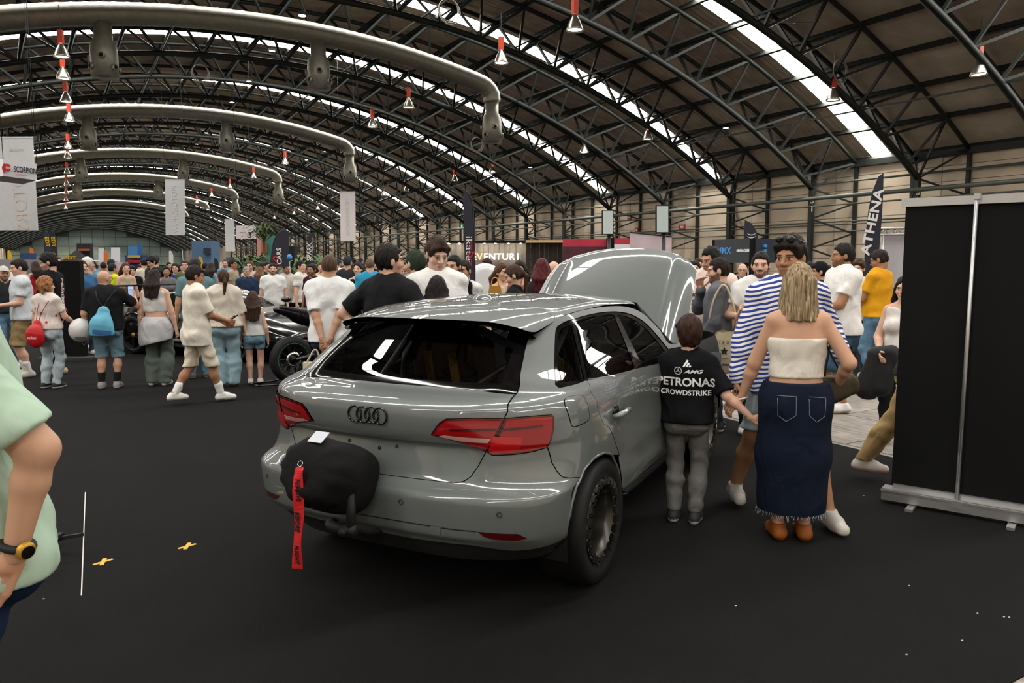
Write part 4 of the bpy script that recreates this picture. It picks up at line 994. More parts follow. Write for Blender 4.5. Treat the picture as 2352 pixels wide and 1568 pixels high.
def cloth(c, kind='jersey'):
    nm = kind + '_' + c.strip('#')
    if nm in MATS: return MATS[nm]
    m = mat(nm, c, .88, 0, .15, var=.09 if kind == 'denim' else .05, vscale=26 if kind == 'denim' else 7)
    nt = m.node_tree; tc = nt.nodes.new('ShaderNodeTexCoord'); mp = nt.nodes.new('ShaderNodeMapping'); mp.inputs['Scale'].default_value = (1.0, 1.0, .62); mp.inputs['Rotation'].default_value = (.35, .3, 0)
    n = nt.nodes.new('ShaderNodeTexNoise'); n.inputs['Scale'].default_value = 7.5; n.inputs['Detail'].default_value = 2.2; n.inputs['Distortion'].default_value = .9; n.inputs['Roughness'].default_value = .5
    bp = nt.nodes.new('ShaderNodeBump'); bp.inputs['Strength'].default_value = .5; bp.inputs['Distance'].default_value = .05
    nt.links.new(tc.outputs['Object'], mp.inputs[0]); nt.links.new(mp.outputs[0], n.inputs['Vector']); nt.links.new(n.outputs['Fac'], bp.inputs['Height']); nt.links.new(bp.outputs[0], nt.nodes['Principled BSDF'].inputs['Normal'])
    return m
def stripe_mat(c1, c2, freq):
    m = bpy.data.materials.new('striped_jersey'); m.use_nodes = True; nt = m.node_tree; b = nt.nodes['Principled BSDF']
    tc = nt.nodes.new('ShaderNodeTexCoord'); sx = nt.nodes.new('ShaderNodeSeparateXYZ'); nt.links.new(tc.outputs['Object'], sx.inputs[0])
    n = nt.nodes.new('ShaderNodeTexNoise'); n.inputs['Scale'].default_value = 5; nt.links.new(tc.outputs['Object'], n.inputs['Vector'])
    ab = nt.nodes.new('ShaderNodeMath'); ab.operation = 'ABSOLUTE'; nt.links.new(sx.outputs[0], ab.inputs[0])
    m0 = nt.nodes.new('ShaderNodeMath'); m0.operation = 'MULTIPLY_ADD'; m0.inputs[1].default_value = .25; nt.links.new(ab.outputs[0], m0.inputs[0]); nt.links.new(sx.outputs[2], m0.inputs[2])
    m1 = nt.nodes.new('ShaderNodeMath'); m1.operation = 'MULTIPLY_ADD'; m1.inputs[1].default_value = .05; nt.links.new(n.outputs['Fac'], m1.inputs[0]); nt.links.new(m0.outputs[0], m1.inputs[2])
    m2 = nt.nodes.new('ShaderNodeMath'); m2.operation = 'MULTIPLY'; m2.inputs[1].default_value = freq; nt.links.new(m1.outputs[0], m2.inputs[0])
    m3 = nt.nodes.new('ShaderNodeMath'); m3.operation = 'FRACT'; nt.links.new(m2.outputs[0], m3.inputs[0])
    m4 = nt.nodes.new('ShaderNodeMath'); m4.operation = 'GREATER_THAN'; m4.inputs[1].default_value = .52; nt.links.new(m3.outputs[0], m4.inputs[0])
    mx = nt.nodes.new('ShaderNodeMix'); mx.data_type = 'RGBA'; mx.inputs[6].default_value = (*lin(c1), 1); mx.inputs[7].default_value = (*lin(c2), 1)
    nt.links.new(m4.outputs[0], mx.inputs[0]); nt.links.new(mx.outputs[2], b.inputs['Base Color']); b.inputs['Roughness'].default_value = .9; return m
def unit(v): v = np.asarray(v, np.float32); return v / (np.linalg.norm(v) + 1e-9)
def ik(a, c, l1, l2, pole):
    a = np.asarray(a, np.float32); c = np.asarray(c, np.float32); d = c - a; L = np.linalg.norm(d)
    if L > (l1 + l2) * .999: c = a + d / L * (l1 + l2) * .999; d = c - a; L = np.linalg.norm(d)
    u = d / (L + 1e-9); x = (l1 * l1 - l2 * l2 + L * L) / (2 * L); hh = math.sqrt(max(l1 * l1 - x * x, 0)); p = np.asarray(pole, np.float32); p = unit(p - u * (p @ u))
    return a + u * x + p * hh, c
SKINS = {'fair': '#d3a78f', 'mid': '#c09478', 'tan': '#a67758', 'pale': '#dcb8a4'}
def face_cols(P, base, hairc, beard, s):
    """tones of a head from places on the face (head space): brows, eyes, lips, beard"""
    c = np.tile(np.array(base, np.float32), (len(P), 1)); x, y, z = P[:, 0] / s, P[:, 1] / s, P[:, 2] / s; ax = np.abs(x); hc = np.array(hairc, np.float32)
    def blend(m, col, w): c[m] = c[m] * (1 - w) + np.array(col, np.float32) * w
    blend((z < .02) & (z > -.05) & (ax > .03) & (ax < .06) & (y > .03), (base[0] * 1.05, base[1] * .82, base[2] * .78), .5)
    if beard > 0:
        bm = (z < -.016 - .44 * np.maximum(y, 0) + .004 * np.sin(300 * x + 200 * z)) & (y > -.012) & (z > -.13) & ~((ax < .022) & (np.abs(z + .058) < .010)) & ((z < -.068) | (ax > .028) | (np.abs(z + .043) < .008))
        blend(bm, hc, beard)
        blend((np.abs(z + .041) < .007) & (ax < .03) & (y > .06), hc, min(1, beard * 1.15))
    blend((np.abs(z + .059) < .009) & (ax < .024) & (y > .07), (base[0] * .78, base[1] * .50, base[2] * .50), .7)
    blend((np.abs(z + .0590) < .0022) & (ax < .022) & (y > .07), (.10, .03, .03), .8)
    blend((np.abs(z - .006 - .0) < .0065) & (np.abs(ax - .031) < .014) & (y > .05), (.55, .52, .50), .9)
    blend((np.abs(z - .006) < .0065) & (np.abs(ax - .031) < .0062) & (y > .05), (.02, .012, .01), 1)
    blend((np.abs(z - .0135) < .0028) & (np.abs(ax - .031) < .016) & (y > .05), (.03, .015, .012), .85)
    blend((np.abs(z - .027 + .12 * np.maximum(ax - .035, 0)) < .0045) & (ax > .013) & (ax < .052) & (y > .05), hc, .9)
    return c
PERSON_N = [0]
def person(label, px, hy, fy=None, D=None, Ht=None, head=0.0, pitch=0.0, look=None, group='visitors at the show', skin='mid', hair='short', hairc='#1c1410', hairc2=None, beard=0.0,
           top='tee', topc='#dedbd6', topm=None, bot='trousers', botc='#28313f', botk='denim', shoec='#d8d5cf', solec='#b4b0a8', sockc=None, w=1.0, belly=0.0, fem=False, child=False,
           rh=None, lh=None, rpole=None, lpole=None, rhd=None, lhd=None, rcurl=.5, lcurl=.5, stride=0.0, lift=0.0, spread=.055, hem=None, loose=.012, lean=0.0, lod=1.0, hairlen=.25, sleeve=None, cuff=None, pos=None, seed=None, lens=False, build_hands=None, tip=True, tuck=False):
    """one visitor: px = image column, hy = top of head row, fy = sole row or D = distance; head = facing (0 away from the viewer, 90 to the right, 180 to the viewer)"""
    PERSON_N[0] += 1; rng = random.Random(PERSON_N[0] * 13 + 5 if seed is None else seed)
    if pos is None:
        if fy is not None: p = atZ(px, fy); D = depth(p)
        else: p = atD(px, 700, D)
        q = atD(px, hy, D); p = np.array([q[0], q[1], 0.0])
    else: p = np.array([pos[0], pos[1], 0.0]); D = depth(p); q = atD(px, hy, D)
    if Ht is None: Ht = float(q[2])
    Hh = Ht / 1.0; s = Ht / 1.75; hs = s * 1.05 if not child else s * 1.24            # children have relatively larger heads
    vd = unit(np.array([p[0], p[1], 0])); vr = np.array([vd[1], -vd[0], 0])
    def wdir(a): a = math.radians(a); return math.cos(a) * vd + math.sin(a) * vr
    fd = wdir(head); rz = math.atan2(-fd[0], fd[1])
    lk = math.radians((look if look is not None else head) - head)               # head turn, + to the right
    ppm = F / max(D, 1.0); hb = min(max(2.3 / ppm, .0095), .034) / lod; hf = min(max(1.25 / ppm, .0046), .020) / lod
    U = lambda x, y, z: V3(x * Ht, y * Ht, z * Ht)
    fx = spread; foot = {}
    hipz = .515; shx = (.097 if not fem else .086) * w; hz = (.053 if not fem else .056)
    ph = .871 if not child else .835
    sz = .806 if not child else .780
    J = {}
    yl = lean
    for sd, k in ((1, 'r'), (-1, 'l')):
        fy_ = stride * .5 * sd; lf = lift if sd < 0 else 0.0
        J['hip' + k] = U(sd * hz * (.9 + .1 * w), 0, hipz); J['ank' + k] = U(sd * fx, fy_ - .012, .042 + max(0, lf))
        J['kne' + k], J['ank' + k] = ik(J['hip' + k], J['ank' + k], .245 * Ht, .243 * Ht, (sd * .12, 1, 0))
        J['sho' + k] = U(sd * shx, yl * .9 - .006, sz)
        tgt = (rh if sd > 0 else lh); pol = (rpole if sd > 0 else lpole)
        wr = U(sd * (.135 * w + .012), .02 + yl * .3, .475) if tgt is None else U(*tgt)
        J['elb' + k], J['wri' + k] = ik(J['sho' + k], wr, .172 * Ht, .150 * Ht, (sd * .45, -1, -.1) if pol is None else pol)
    pelv = U(0, 0, .535); wais = U(0, yl * .35, .615); ches = U(0, yl * .75, .735); nck = U(0, yl * .95 - .008, sz + .030); Y = V3(0, 1, 0)
    hc_ = V3(0, yl * Ht + .012 * s, Ht - .118 * hs)                               # head centre
    cy, sy = math.cos(-lk), math.sin(-lk); cpi, spi = math.cos(math.radians(-pitch)), math.sin(math.radians(-pitch))
    Rh = np.array([[cy, -sy, 0], [sy, cy, 0], [0, 0, 1]]) @ np.array([[1, 0, 0], [0, cpi, -spi], [0, spi, cpi]]); Rh = Rh.astype(np.float32)
    hp = lambda x, y, z: hc_ + (Rh @ V3(x, y, z)) * hs
    rt = {'pel': .098 * w * (1.10 if fem else 1.0), 'wai': .083 * w * (.94 if fem else 1) + .03 * belly, 'che': .098 * w * (.93 if fem else 1), 'thi': .050 * w * (1.08 if fem else 1), 'kne': .033, 'cal': .033, 'ank': .0215, 'sho': (.032 if not fem else .029) * w, 'arm': .0265 * w, 'elb': .0225, 'for': .0235, 'wri': .0155, 'nek': .033 * (.86 if fem else 1)}
    rt = {k: v * Ht for k, v in rt.items()}
    fl = (Y, .66 + .25 * belly)
    def torso(fd_, e, lowest=True, ke=.05):
        fd_.cone(pelv, wais, rt['pel'] + e, rt['wai'] + e, ke, fl); fd_.cone(wais, ches, rt['wai'] + e, rt['che'] + e, ke, fl)
        fd_.cone(ches, U(0, yl * .9 - .004, sz - .022), rt['che'] + e, rt['che'] * .86 + e, ke, fl)
        fd_.cone(J['shor'] + V3(-.02 * s, 0, -.005), J['shol'] + V3(.02 * s, 0, -.005), rt['sho'] * .95 + e, rt['sho'] * .95 + e, .05)
        for sd in (1, -1): fd_.cone(U(sd * .03, yl, sz + .03), J['sho' + ('r' if sd > 0 else 'l')] + V3(0, 0, .006), rt['nek'] * .72 + e, rt['sho'] * .72 + e, .035)
        if belly: fd_.ell(U(0, .035 + yl * .4, .605), V3(.085 * w, .075 + .03 * belly, .08) * Ht, None, .06)
        if fem and not child:
            for sd in (1, -1): fd_.ell(U(sd * .042, .048 + yl * .7, .712), V3(.036, .034, .036) * Ht + e, None, .035)
        if lowest:
            for sd in (1, -1): fd_.ell(U(sd * .045 * w, -.035, .50), V3(.058 * w, .050, .060) * Ht + e, None, .04)
    def leg(fd_, e, e2=None, k=.03):
        e2 = e if e2 is None else e2
        for q in 'rl':
            h_, k_, a_ = J['hip' + q], J['kne' + q], J['ank' + q]
            fd_.cone(h_ + U(0, 0, .02), k_, rt['thi'] + e, rt['kne'] + (e + e2) / 2, k); fd_.cone(k_, k_ + (a_ - k_) * .35 + U(0, -.008, 0), rt['kne'] + (e + e2) / 2, rt['cal'] + e2, k); fd_.cone(k_ + (a_ - k_) * .35 + U(0, -.008, 0), a_, rt['cal'] + e2, rt['ank'] + e2, k)
    def arm(fd_, q, e, upto=2.0, k=.02, taper=0.0):
        S_, E_, W_ = J['sho' + q], J['elb' + q], J['wri' + q]
        t = min(upto, 1.0); fd_.cone(S_, S_ + (E_ - S_) * t, rt['sho'] * .86 + e, (rt['arm'] if t > .8 else rt['sho'] * .80) + e + taper, k)
        if upto > 1:
            t = upto - 1; m_ = E_ + (W_ - E_) * min(t, .3); fd_.cone(E_, m_, rt['elb'] + e, rt['for'] + e, k); fd_.cone(m_, E_ + (W_ - E_) * t, rt['for'] + e, (rt['wri'] if t > .9 else rt['for'] * .85) + e + taper, k)
    allp = np.array(list(J.values()) + [pelv, ches, nck]); lo = allp.min(0) - .17 * s; hi = allp.max(0) + .17 * s; lo[2] = min(lo[2], .0)
    # --- body: one continuous skin
    B = Field(lo, hi, hb); torso(B, -.004 * s); leg(B, -.003 * s); arm(B, 'r', -.002 * s); arm(B, 'l', -.002 * s); B.cone(nck - U(0, 0, .03), hp(0, -.028, -.06), rt['nek'] * 1.12, rt['nek'], .03)
    for q in 'rl':
        B.cone(J['ank' + q], J['ank' + q] + U(0, .05, -.024), rt['ank'] * .95, .017 * Ht, .02); B.cone(J['ank' + q], J['ank' + q] + U(0, -.016, -.02), rt['ank'] * .95, .017 * Ht, .02)
    fine_hands = (D < 9.5) if build_hands is None else build_hands
    hparts = []
    skc = lin(SKINS[skin]) if skin in SKINS else lin(skin)
    for q, hd, cur in (('r', rhd, rcurl), ('l', lhd, lcurl)):
        sd = 1 if q == 'r' else -1; W_ = J['wri' + q]; f_ = unit(W_ - J['elb' + q])
        dirn = f_ if hd is None else unit(hd[0]); pn = V3(-sd, .15, 0) if hd is None else unit(hd[1])
        pn = unit(pn - dirn * (pn @ dirn)); th = np.cross(dirn, pn); th = th if (th[1] > 0) or hd is not None else -th
        if hd is not None and len(hd) > 2: th = unit(np.asarray(hd[2], np.float32) - dirn * (np.asarray(hd[2]) @ dirn))
        hl = .105 * Ht * (1.05 if child else 1); G = None
        prim = []
        pc_ = W_ + dirn * hl * .27
        prim.append((W_ - dirn * .02 * s, W_ + dirn * hl * .12, rt['wri'], rt['wri'] * 1.02, (pn, .75)))
        for u in (-.30, -.10, .10, .30): prim.append((W_ + dirn * hl * .08 + th * u * hl * .36, W_ + dirn * hl * .46 + th * u * hl * .60, .064 * hl, .060 * hl, None))
        for u, ln in ((.31, .40), (.11, .47), (-.10, .44), (-.29, .34)):
            a_ = W_ + dirn * hl * .48 + th * u * hl * .62; d1 = dirn
            for seg, fr in enumerate((.45, .32, .25)):
                an = cur * (.55 + .45 * seg); d2 = unit(d1 * math.cos(an) + pn * math.sin(an)); b_ = a_ + d2 * hl * ln * fr; prim.append((a_, b_, (.050 - .004 * seg) * hl, (.046 - .005 * seg) * hl, None)); a_ = b_; d1 = d2
        a_ = W_ + dirn * hl * .14 + th * hl * .14; d1 = unit(dirn * .72 + th * .60 + pn * .30 * (1 + cur))
        for seg, fr in enumerate((.24, .17, .13)):
            b_ = a_ + d1 * hl * fr; prim.append((a_, b_, (.066 - .007 * seg) * hl, (.058 - .007 * seg) * hl, None)); a_ = b_; d1 = unit(d1 + dirn * .35 + pn * .2 * cur)
        if fine_hands:
            pts = np.array([p_[0] for p_ in prim] + [p_[1] for p_ in prim]); G = Field(pts.min(0) - .02, pts.max(0) + .02, max(.0042, hf * .9))
            for a_, b_, r0, r1, f2 in prim: G.cone(a_, b_, r0, r1, .006 * s, f2)
            hparts.append(G.surf())
        else:
            for a_, b_, r0, r1, f2 in prim: B.cone(a_, b_, r0 * 1.1, r1 * 1.1, .006, f2)
    bv = B.surf(); cols = [np.tile(np.array(skc, np.float32), (len(bv[0]), 1))]
    for g in hparts: cols.append(np.tile(np.array(skc, np.float32) * np.array([1.02, .95, .93], np.float32), (len(g[0]), 1)))
    # --- head
    m = .15 * hs; Hd = Field(hc_ - m, hc_ + m + V3(0, 0, .0), hf)
    Hd.ell(hp(0, -.012, .022), V3(.073, .092, .092) * hs, Rh, .01); Hd.ell(hp(0, .028, -.045), V3(.054 if not fem else .050, .060, .066) * hs, Rh, .03); Hd.ell(hp(0, .062, -.088), V3(.026, .024, .022) * hs, Rh, .03)
    for sd in (1, -1):
        Hd.ell(hp(sd * .038, .052, -.022), V3(.026, .026, .026) * hs, Rh, .02)
        Hd.ell(hp(sd * .075, -.012, -.002), V3(.010, .019, .031) * hs, Rh, .006)
    Hd.cone(hp(-.034, .074, .026), hp(.034, .074, .026), .014 * hs, .014 * hs, .02)
    for sd in (1, -1): Hd.ell(hp(sd * .032, .094, .004), V3(.017, .014, .013) * hs, Rh, .012, True); Hd.ell(hp(sd * .031, .0735, .005), V3(.0125, .0125, .0125) * hs, Rh, .003)
    Hd.cone(hp(0, .082, .018), hp(0, .103, -.022), .008 * hs, .0125 * hs, .012); Hd.cone(hp(-.013, .092, -.027), hp(.013, .092, -.027), .008 * hs, .008 * hs, .008)
    Hd.cone(hp(-.019, .080, -.054), hp(.019, .080, -.054), .008 * hs, .008 * hs, .006); Hd.cone(hp(-.016, .079, -.065), hp(.016, .079, -.065), .009 * hs, .009 * hs, .006)
    if tip: Hd.cone(hp(0, -.028, -.05), nck - U(0, 0, .012), rt['nek'] * .98, rt['nek'] * 1.06, .025)
    hv = Hd.surf(); cols.append(face_cols((hv[0] - hc_) @ Rh, skc, lin(hairc), beard, hs))
    V, Q = join([bv] + hparts + [hv]); me = qmesh('person', V, Q, np.vstack(cols))
    o = obj('person', me, M_SKIN, loc=(p[0], p[1], 0.008 if True else 0), rot=(0, 0, rz)); tag(o, label, 'person', group)
    o['_info'] = [float(x) for x in (Ht, s)]
    # --- hair
    if hair != 'bald':
        L = hairlen * s; m2 = .16 * hs; lo2 = hc_ - V3(m2, m2 + .06, m2); hi2 = hc_ + V3(m2, m2, m2)
        if hair in ('long', 'bob', 'pony', 'curly'): lo2 = lo2 - V3(.05, .06, max(0, L - .05)); hi2 = hi2 + V3(.05, .04, 0)
        Hf = Field(lo2, hi2, hf * 1.15)
        th_ = {'buzz': .006, 'short': .013, 'crop': .016, 'fringe': .022, 'long': .016, 'bob': .018, 'pony': .012, 'curly': .030, 'cap': .016}.get(hair, .014)
        Hf.ell(hp(0, -.016, .028), V3(.0735 + th_ * .55, .093 + th_ * .9, .090 + th_ * 1.45) * hs, Rh, .01)
        if hair in ('fringe', 'crop'):
            Hf.cone(hp(-.045, .062, .066), hp(.045, .062, .066), (.024 + (hair == 'fringe') * .008) * hs, (.024 + (hair == 'fringe') * .008) * hs, .02)
            if hair == 'fringe': Hf.cone(hp(0, .03, .105), hp(0, -.05, .10), .03 * hs, .03 * hs, .03)
        # keep what lies above the hairline: brow in front, ears at the sides, nape behind
        nrm = Rh @ unit(V3(0, .86, -.52)); lim = hp(0, .066, .060 if hair != 'fringe' else .040)
        Hf.plane(nrm, float(nrm @ lim), .012)
        for sd in (1, -1):
            if hair not in ('long', 'bob', 'curly'): Hf.ell(hp(sd * .085, -.010, -.012), V3(.022, .023, .036) * hs, Rh, .006, True)
            Hf.ell(hp(sd * .078, .035, -.050), V3(.04, .045, .05) * hs, Rh, .01, True)
            if hair in ('short', 'crop', 'buzz'): Hf.ell(hp(sd * .060, .078, .052), V3(.026, .034, .030) * hs, Rh, .012, True)
        nz = Rh @ V3(0, .25, -1.0); nz = unit(nz); Hf.plane(nz, float(nz @ hp(0, -.07, -.075 if hair in ('buzz', 'short', 'crop', 'cap') else -.10)), .01)
        if hair in ('long', 'bob', 'curly', 'pony'):
            bk = V3(0, -1, 0)
            if hair == 'bob':
                for a_ in np.linspace(-1.75, 1.75, 9):
                    dx, dy = math.sin(a_), -math.cos(a_); st_ = hp(dx * .073, dy * .088 - .006, .03); en = hc_ + V3(0, 0, -L) + (Rh @ V3(dx * .092, dy * .096 - .004, 0)) * hs; Hf.cone(st_, en, .026 * hs, .030 * hs, .02)
                Hf.D = np.maximum(Hf.D, (hc_[2] - L - Hf.ax[2])[None, None, :])
            elif hair == 'long':
                for a_ in np.linspace(-1.25, 1.25, 7):
                    dx, dy = math.sin(a_), -math.cos(a_); st_ = hp(dx * .07, dy * .085 - .008, .02); en = V3(hc_[0] + dx * .082 * hs, min(hc_[1] + dy * .07 * hs, -.045 * Ht + yl * .6 * Ht) - .075 * hs, hc_[2] - L + .05 * abs(a_) * rng.uniform(.4, 1.2)); md = (st_ + en) / 2 + V3(dx * .02, -.02, .02); Hf.cone(st_, md, .028 * hs, .030 * hs, .025); Hf.cone(md, en, .030 * hs, .014 * hs, .02)
            elif hair == 'curly':
                for _ in range(26):
                    a_ = rng.uniform(-2.2, 2.2); zz = rng.uniform(-L, .05); Hf.ell(hp(math.sin(a_) * .085, -math.cos(a_) * .09 - .01, zz / hs), V3(.030, .030, .034) * hs, Rh, .012)
            else:
                a_ = hp(0, -.105, .03); b_ = hp(0, -.135, -.05); c_ = V3(hc_[0], -.055 * Ht - .03, hc_[2] - L); Hf.cone(a_, b_, .022 * hs, .026 * hs, .02); Hf.cone(b_, c_, .028 * hs, .010 * hs, .01)
        if hair != 'buzz': Hf.ripple(.0045 * hs * (1 if hair != 'curly' else 1.5), 75 / hs, 60 / hs, 42 / hs, rng.random() * 6); Hf.ripple(.003 * hs, 120 / hs, 130 / hs, 60 / hs, rng.random() * 6)
        v, qd = Hf.surf()
        if len(v):
            if hair == 'cap': obj('cap', qmesh('cap', v, qd), cloth(hairc2 or '#2c332b'), o)
            else: obj('hair', qmesh('hair', v, qd), hair_mat(hairc, hairc2), o)
        if hair == 'cap':
            Pk = Field(hc_ - .25 * hs, hc_ + .25 * hs, hf * 1.2); Pk.ell(hp(0, .115, .062), V3(.07, .075, .010) * hs, Rh, .005); obj('cap_peak', qmesh('cap_peak', *Pk.surf()), cloth(hairc2 or '#2c332b'), o)
    if lens:
        g = MB()
        for sd in (1, -1): g.tube([hp(sd * .031 + .021 * math.cos(t), .098, .004 + .017 * math.sin(t)) for t in np.linspace(0, 2 * math.pi, 12, endpoint=False)], .0022 * hs, 4, closed=True); g.tube([hp(sd * .052, .096, .008), hp(sd * .078, .0, .012)], .0022 * hs, 4)
        g.tube([hp(-.010, .100, .008), hp(.010, .100, .008)], .002 * hs, 4); g.build('spectacles', M_BLACKG, o)
    # --- garments
    hb2 = hb
    if top:
        e = loose; hz_ = hem if hem is not None else (.495 if top in ('tee', 'long', 'polo') else .55)
        T = Field(V3(lo[0], lo[1], hz_ * Ht - .03), V3(hi[0], hi[1], (sz + .07) * Ht), hb2)
        torso(T, e + (0 if tuck else .006 * s), True, .05)
        if hz_ < .56: T.cone(U(0, 0, .56), U(0, -.004, hz_ - .02), rt['pel'] * 1.02 + e * 1.1, rt['pel'] * 1.03 + e * 1.3, .04, (Y, .72))
        sl = {'tee': .66, 'polo': .66, 'long': 1.97, 'tank': 0, 'tube': 0, 'jacket': 1.95}[top] if sleeve is None else sleeve
        if not fem and top != 'tube': T.cone(ches, U(0, 0, hz_), rt['che'] * .95 + e, rt['pel'] * 1.0 + e * 1.2, .04, (Y, .72 + .2 * belly))
        if sl > 0:
            Ts = Field(V3(lo[0], lo[1], hz_ * Ht - .03), V3(hi[0], hi[1], (sz + .07) * Ht), hb2)
            for q in 'rl':
                arm(Ts, q, e * .75 + .003 * s, sl + (.1 if sl < 1.5 else 0), .03, .008 * s if sl < 1.5 else .003)
            if sl < 1.5:
                for q in 'rl':
                    S_, E_ = J['sho' + q], J['elb' + q]; d = unit(E_ - S_); c = S_ + (E_ - S_) * sl; g = Ts.blk(c - .16 * s, c + .16 * s)
                    if g is not None:
                        sl_, X, Yy, Z = g; Ts.D[sl_] = np.maximum(Ts.D[sl_], (X - c[0]) * d[0] + (Yy - c[1]) * d[1] + (Z - c[2]) * d[2])
            k_ = .035 * s; hh = np.maximum(k_ - np.abs(T.D - Ts.D), 0) / k_; T.D = np.minimum(T.D, Ts.D) - hh * hh * k_ * .25
        T.ripple(.0058 * s, 13 / s, 11 / s, 34 / s, rng.random() * 6); T.ripple(.0032 * s, 31 / s, 24 / s, 19 / s, rng.random() * 6)
        T.D = np.maximum(T.D, (hz_ * Ht - T.ax[2])[None, None, :])
        if top == 'tube': T.D = np.maximum(T.D, (T.ax[2] - .745 * Ht)[None, None, :])
        elif top == 'tank':
            T.D = np.maximum(T.D, (T.ax[2] - (sz + .022) * Ht)[None, None, :])
            for q, sd in (('r', 1), ('l', -1)): T.cone(J['sho' + q] + U(sd * .032, 0, .04), J['sho' + q] + U(sd * .040, 0, -.06), .052 * Ht, .046 * Ht, .01, None, True)
            T.cone(nck + U(0, .03, .045), nck + U(0, .05, .012), .045 * Ht, .038 * Ht, .01, None, True)
        else:
            T.cone(nck + U(0, .004, .06), nck + U(0, .010, .006), rt['nek'] * 1.22, rt['nek'] * 1.18, .006, None, True)
        me = qmesh('shirt', *T.surf()); so = obj({'tank': 'tank_top', 'tube': 'strapless_top', 'long': 'sweatshirt', 'jacket': 'jacket'}.get(top, 't_shirt'), me, topm or cloth(topc), o); o['_top'] = so.name
        if top == 'polo':
            K = Field(nck - .12 * s, nck + .12 * s, hf * 1.5); K.cone(nck + U(0, -.004, .012), nck + U(0, .004, .002), rt['nek'] * 1.30, rt['nek'] * 1.42, 0); K.cone(nck + U(0, .006, .06), nck + U(0, .012, -.03), rt['nek'] * 1.16, rt['nek'] * 1.2, .003, None, True); K.plane((0, 0, 1), float(nck[2] + .026 * s)); obj('collar', qmesh('collar', *K.surf()), topm or cloth(topc), o)
    if bot:
        waz = .585 if fem or bot == 'skirt' else .56; e = (.016 if tuck else .006) * s + (.006 if bot == 'wide' else 0); cz = {'trousers': .035, 'shorts': .27, 'mini': .40, 'skirt': .10, 'wide': .022, 'denim_shorts': .29}.get(bot, .035) if cuff is None else cuff
        Bt = Field(V3(lo[0], lo[1], cz * Ht - .02), V3(hi[0], hi[1], waz * Ht + .02), hb2)
        Bt.cone(pelv, wais, rt['pel'] + e, rt['wai'] + e, .04, fl)
        for sd in (1, -1): Bt.ell(U(sd * .045 * w, -.035, .50), V3(.058 * w, .050, .060) * Ht + e, None, .04)
        if bot == 'skirt':
            Bt.cone(U(0, -.002, .52), U(0, 0, .32), rt['pel'] * 1.05 + e, rt['pel'] * 1.10 + e, .05, (Y, .80)); Bt.cone(U(0, 0, .32), U(0, 0, .05), rt['pel'] * 1.10 + e, rt['pel'] * .98 + e, .03, (Y, .82))
        elif bot in ('shorts', 'denim_shorts', 'mini'): leg(Bt, .016 * s, .034 * s, .03)
        elif bot == 'wide': leg(Bt, .014 * s, .055 * s, .03)
        else: leg(Bt, .009 * s, .020 * s, .02)
        if bot != 'skirt': Bt.ripple(.0065 * s, 17 / s, 15 / s, 46 / s, rng.random() * 6)
        else: Bt.ripple(.003 * s, 16, 13, 22, 1.0)
        Bt.D = np.maximum(Bt.D, (cz * Ht - Bt.ax[2])[None, None, :]); Bt.D = np.maximum(Bt.D, (Bt.ax[2] - waz * Ht)[None, None, :])
        bo_ = obj({'skirt': 'skirt', 'shorts': 'shorts', 'denim_shorts': 'shorts', 'mini': 'shorts'}.get(bot, 'trousers'), qmesh('bottoms', *Bt.surf()), cloth(botc, botk), o); o['_bot'] = bo_.name
    # --- shoes and socks
    for q in 'rl':
        A_ = J['ank' + q]; gz = max(0.0, float(A_[2]) - .042 * Ht); b0 = V3(A_[0], A_[1], gz); tilt = .30 if (lift > 0 and q == 'l') else 0.0
        Sf = Field(b0 + U(-.045, -.06, -.004), b0 + U(.045, .13, .085), max(hf * 1.1, .006)); sd = 1 if q == 'r' else -1
        toe = lambda x, y, z: b0 + U(x + sd * .10 * max(y, 0), y, z - 0 * y)
        Sf.cone(toe(0, -.022, .022), toe(0, .045, .022), .025 * Ht, .026 * Ht, .02); Sf.cone(toe(0, .045, .020), toe(.0, .088, .017), .026 * Ht, .021 * Ht, .02); Sf.cone(toe(0, -.014, .03), toe(0, .0, .052), .026 * Ht, .026 * Ht, .02); Sf.cone(toe(0, .0, .045), toe(0, .05, .032), .023 * Ht, .020 * Ht, .02)
        Sf.plane((0, 0, -1), -gz); Sf.plane((0, 0, 1), gz + .060 * Ht, .006)
        v, qd = Sf.surf(); zc = v[:, 2] - gz; c = np.tile(np.array(lin(shoec), np.float32), (len(v), 1)); c[zc < .017 * Ht] = lin(solec)
        obj('shoe', qmesh('shoe', v, qd, c), M_SHOE, o)
        if sockc and D < 14:
            K = Field(A_ - .09 * s, A_ + U(.05, .05, .10), max(hf * 1.3, .007)); k_ = J['kne' + q]; dn = unit(k_ - A_); K.cone(A_ - U(0, 0, .01), A_ + dn * .085 * Ht, rt['ank'] + .004, rt['cal'] * .92 + .002, 0); obj('sock', qmesh('sock', *K.surf()), cloth(sockc), o)
    J.update(pelv=pelv, ches=ches, nck=nck, head=hc_); o_info = dict(J=J, Ht=Ht, s=s, rz=rz, p=p, D=D, Rh=Rh, hp=hp, hs=hs)
    INFO[o.name] = o_info; return o
INFO = {}
def place(o, loc):
    """world place of a point given in the person's own frame"""
    i = INFO[o.name]; c, s_ = math.cos(i['rz']), math.sin(i['rz']); return np.array([i['p'][0] + c * loc[0] - s_ * loc[1], i['p'][1] + s_ * loc[0] + c * loc[1], loc[2] + .008])
def local_dir(o, d):
    i = INFO[o.name]; c, s_ = math.cos(i['rz']), math.sin(i['rz']); return np.array([c * d[0] - s_ * d[1], s_ * d[0] + c * d[1], d[2]])
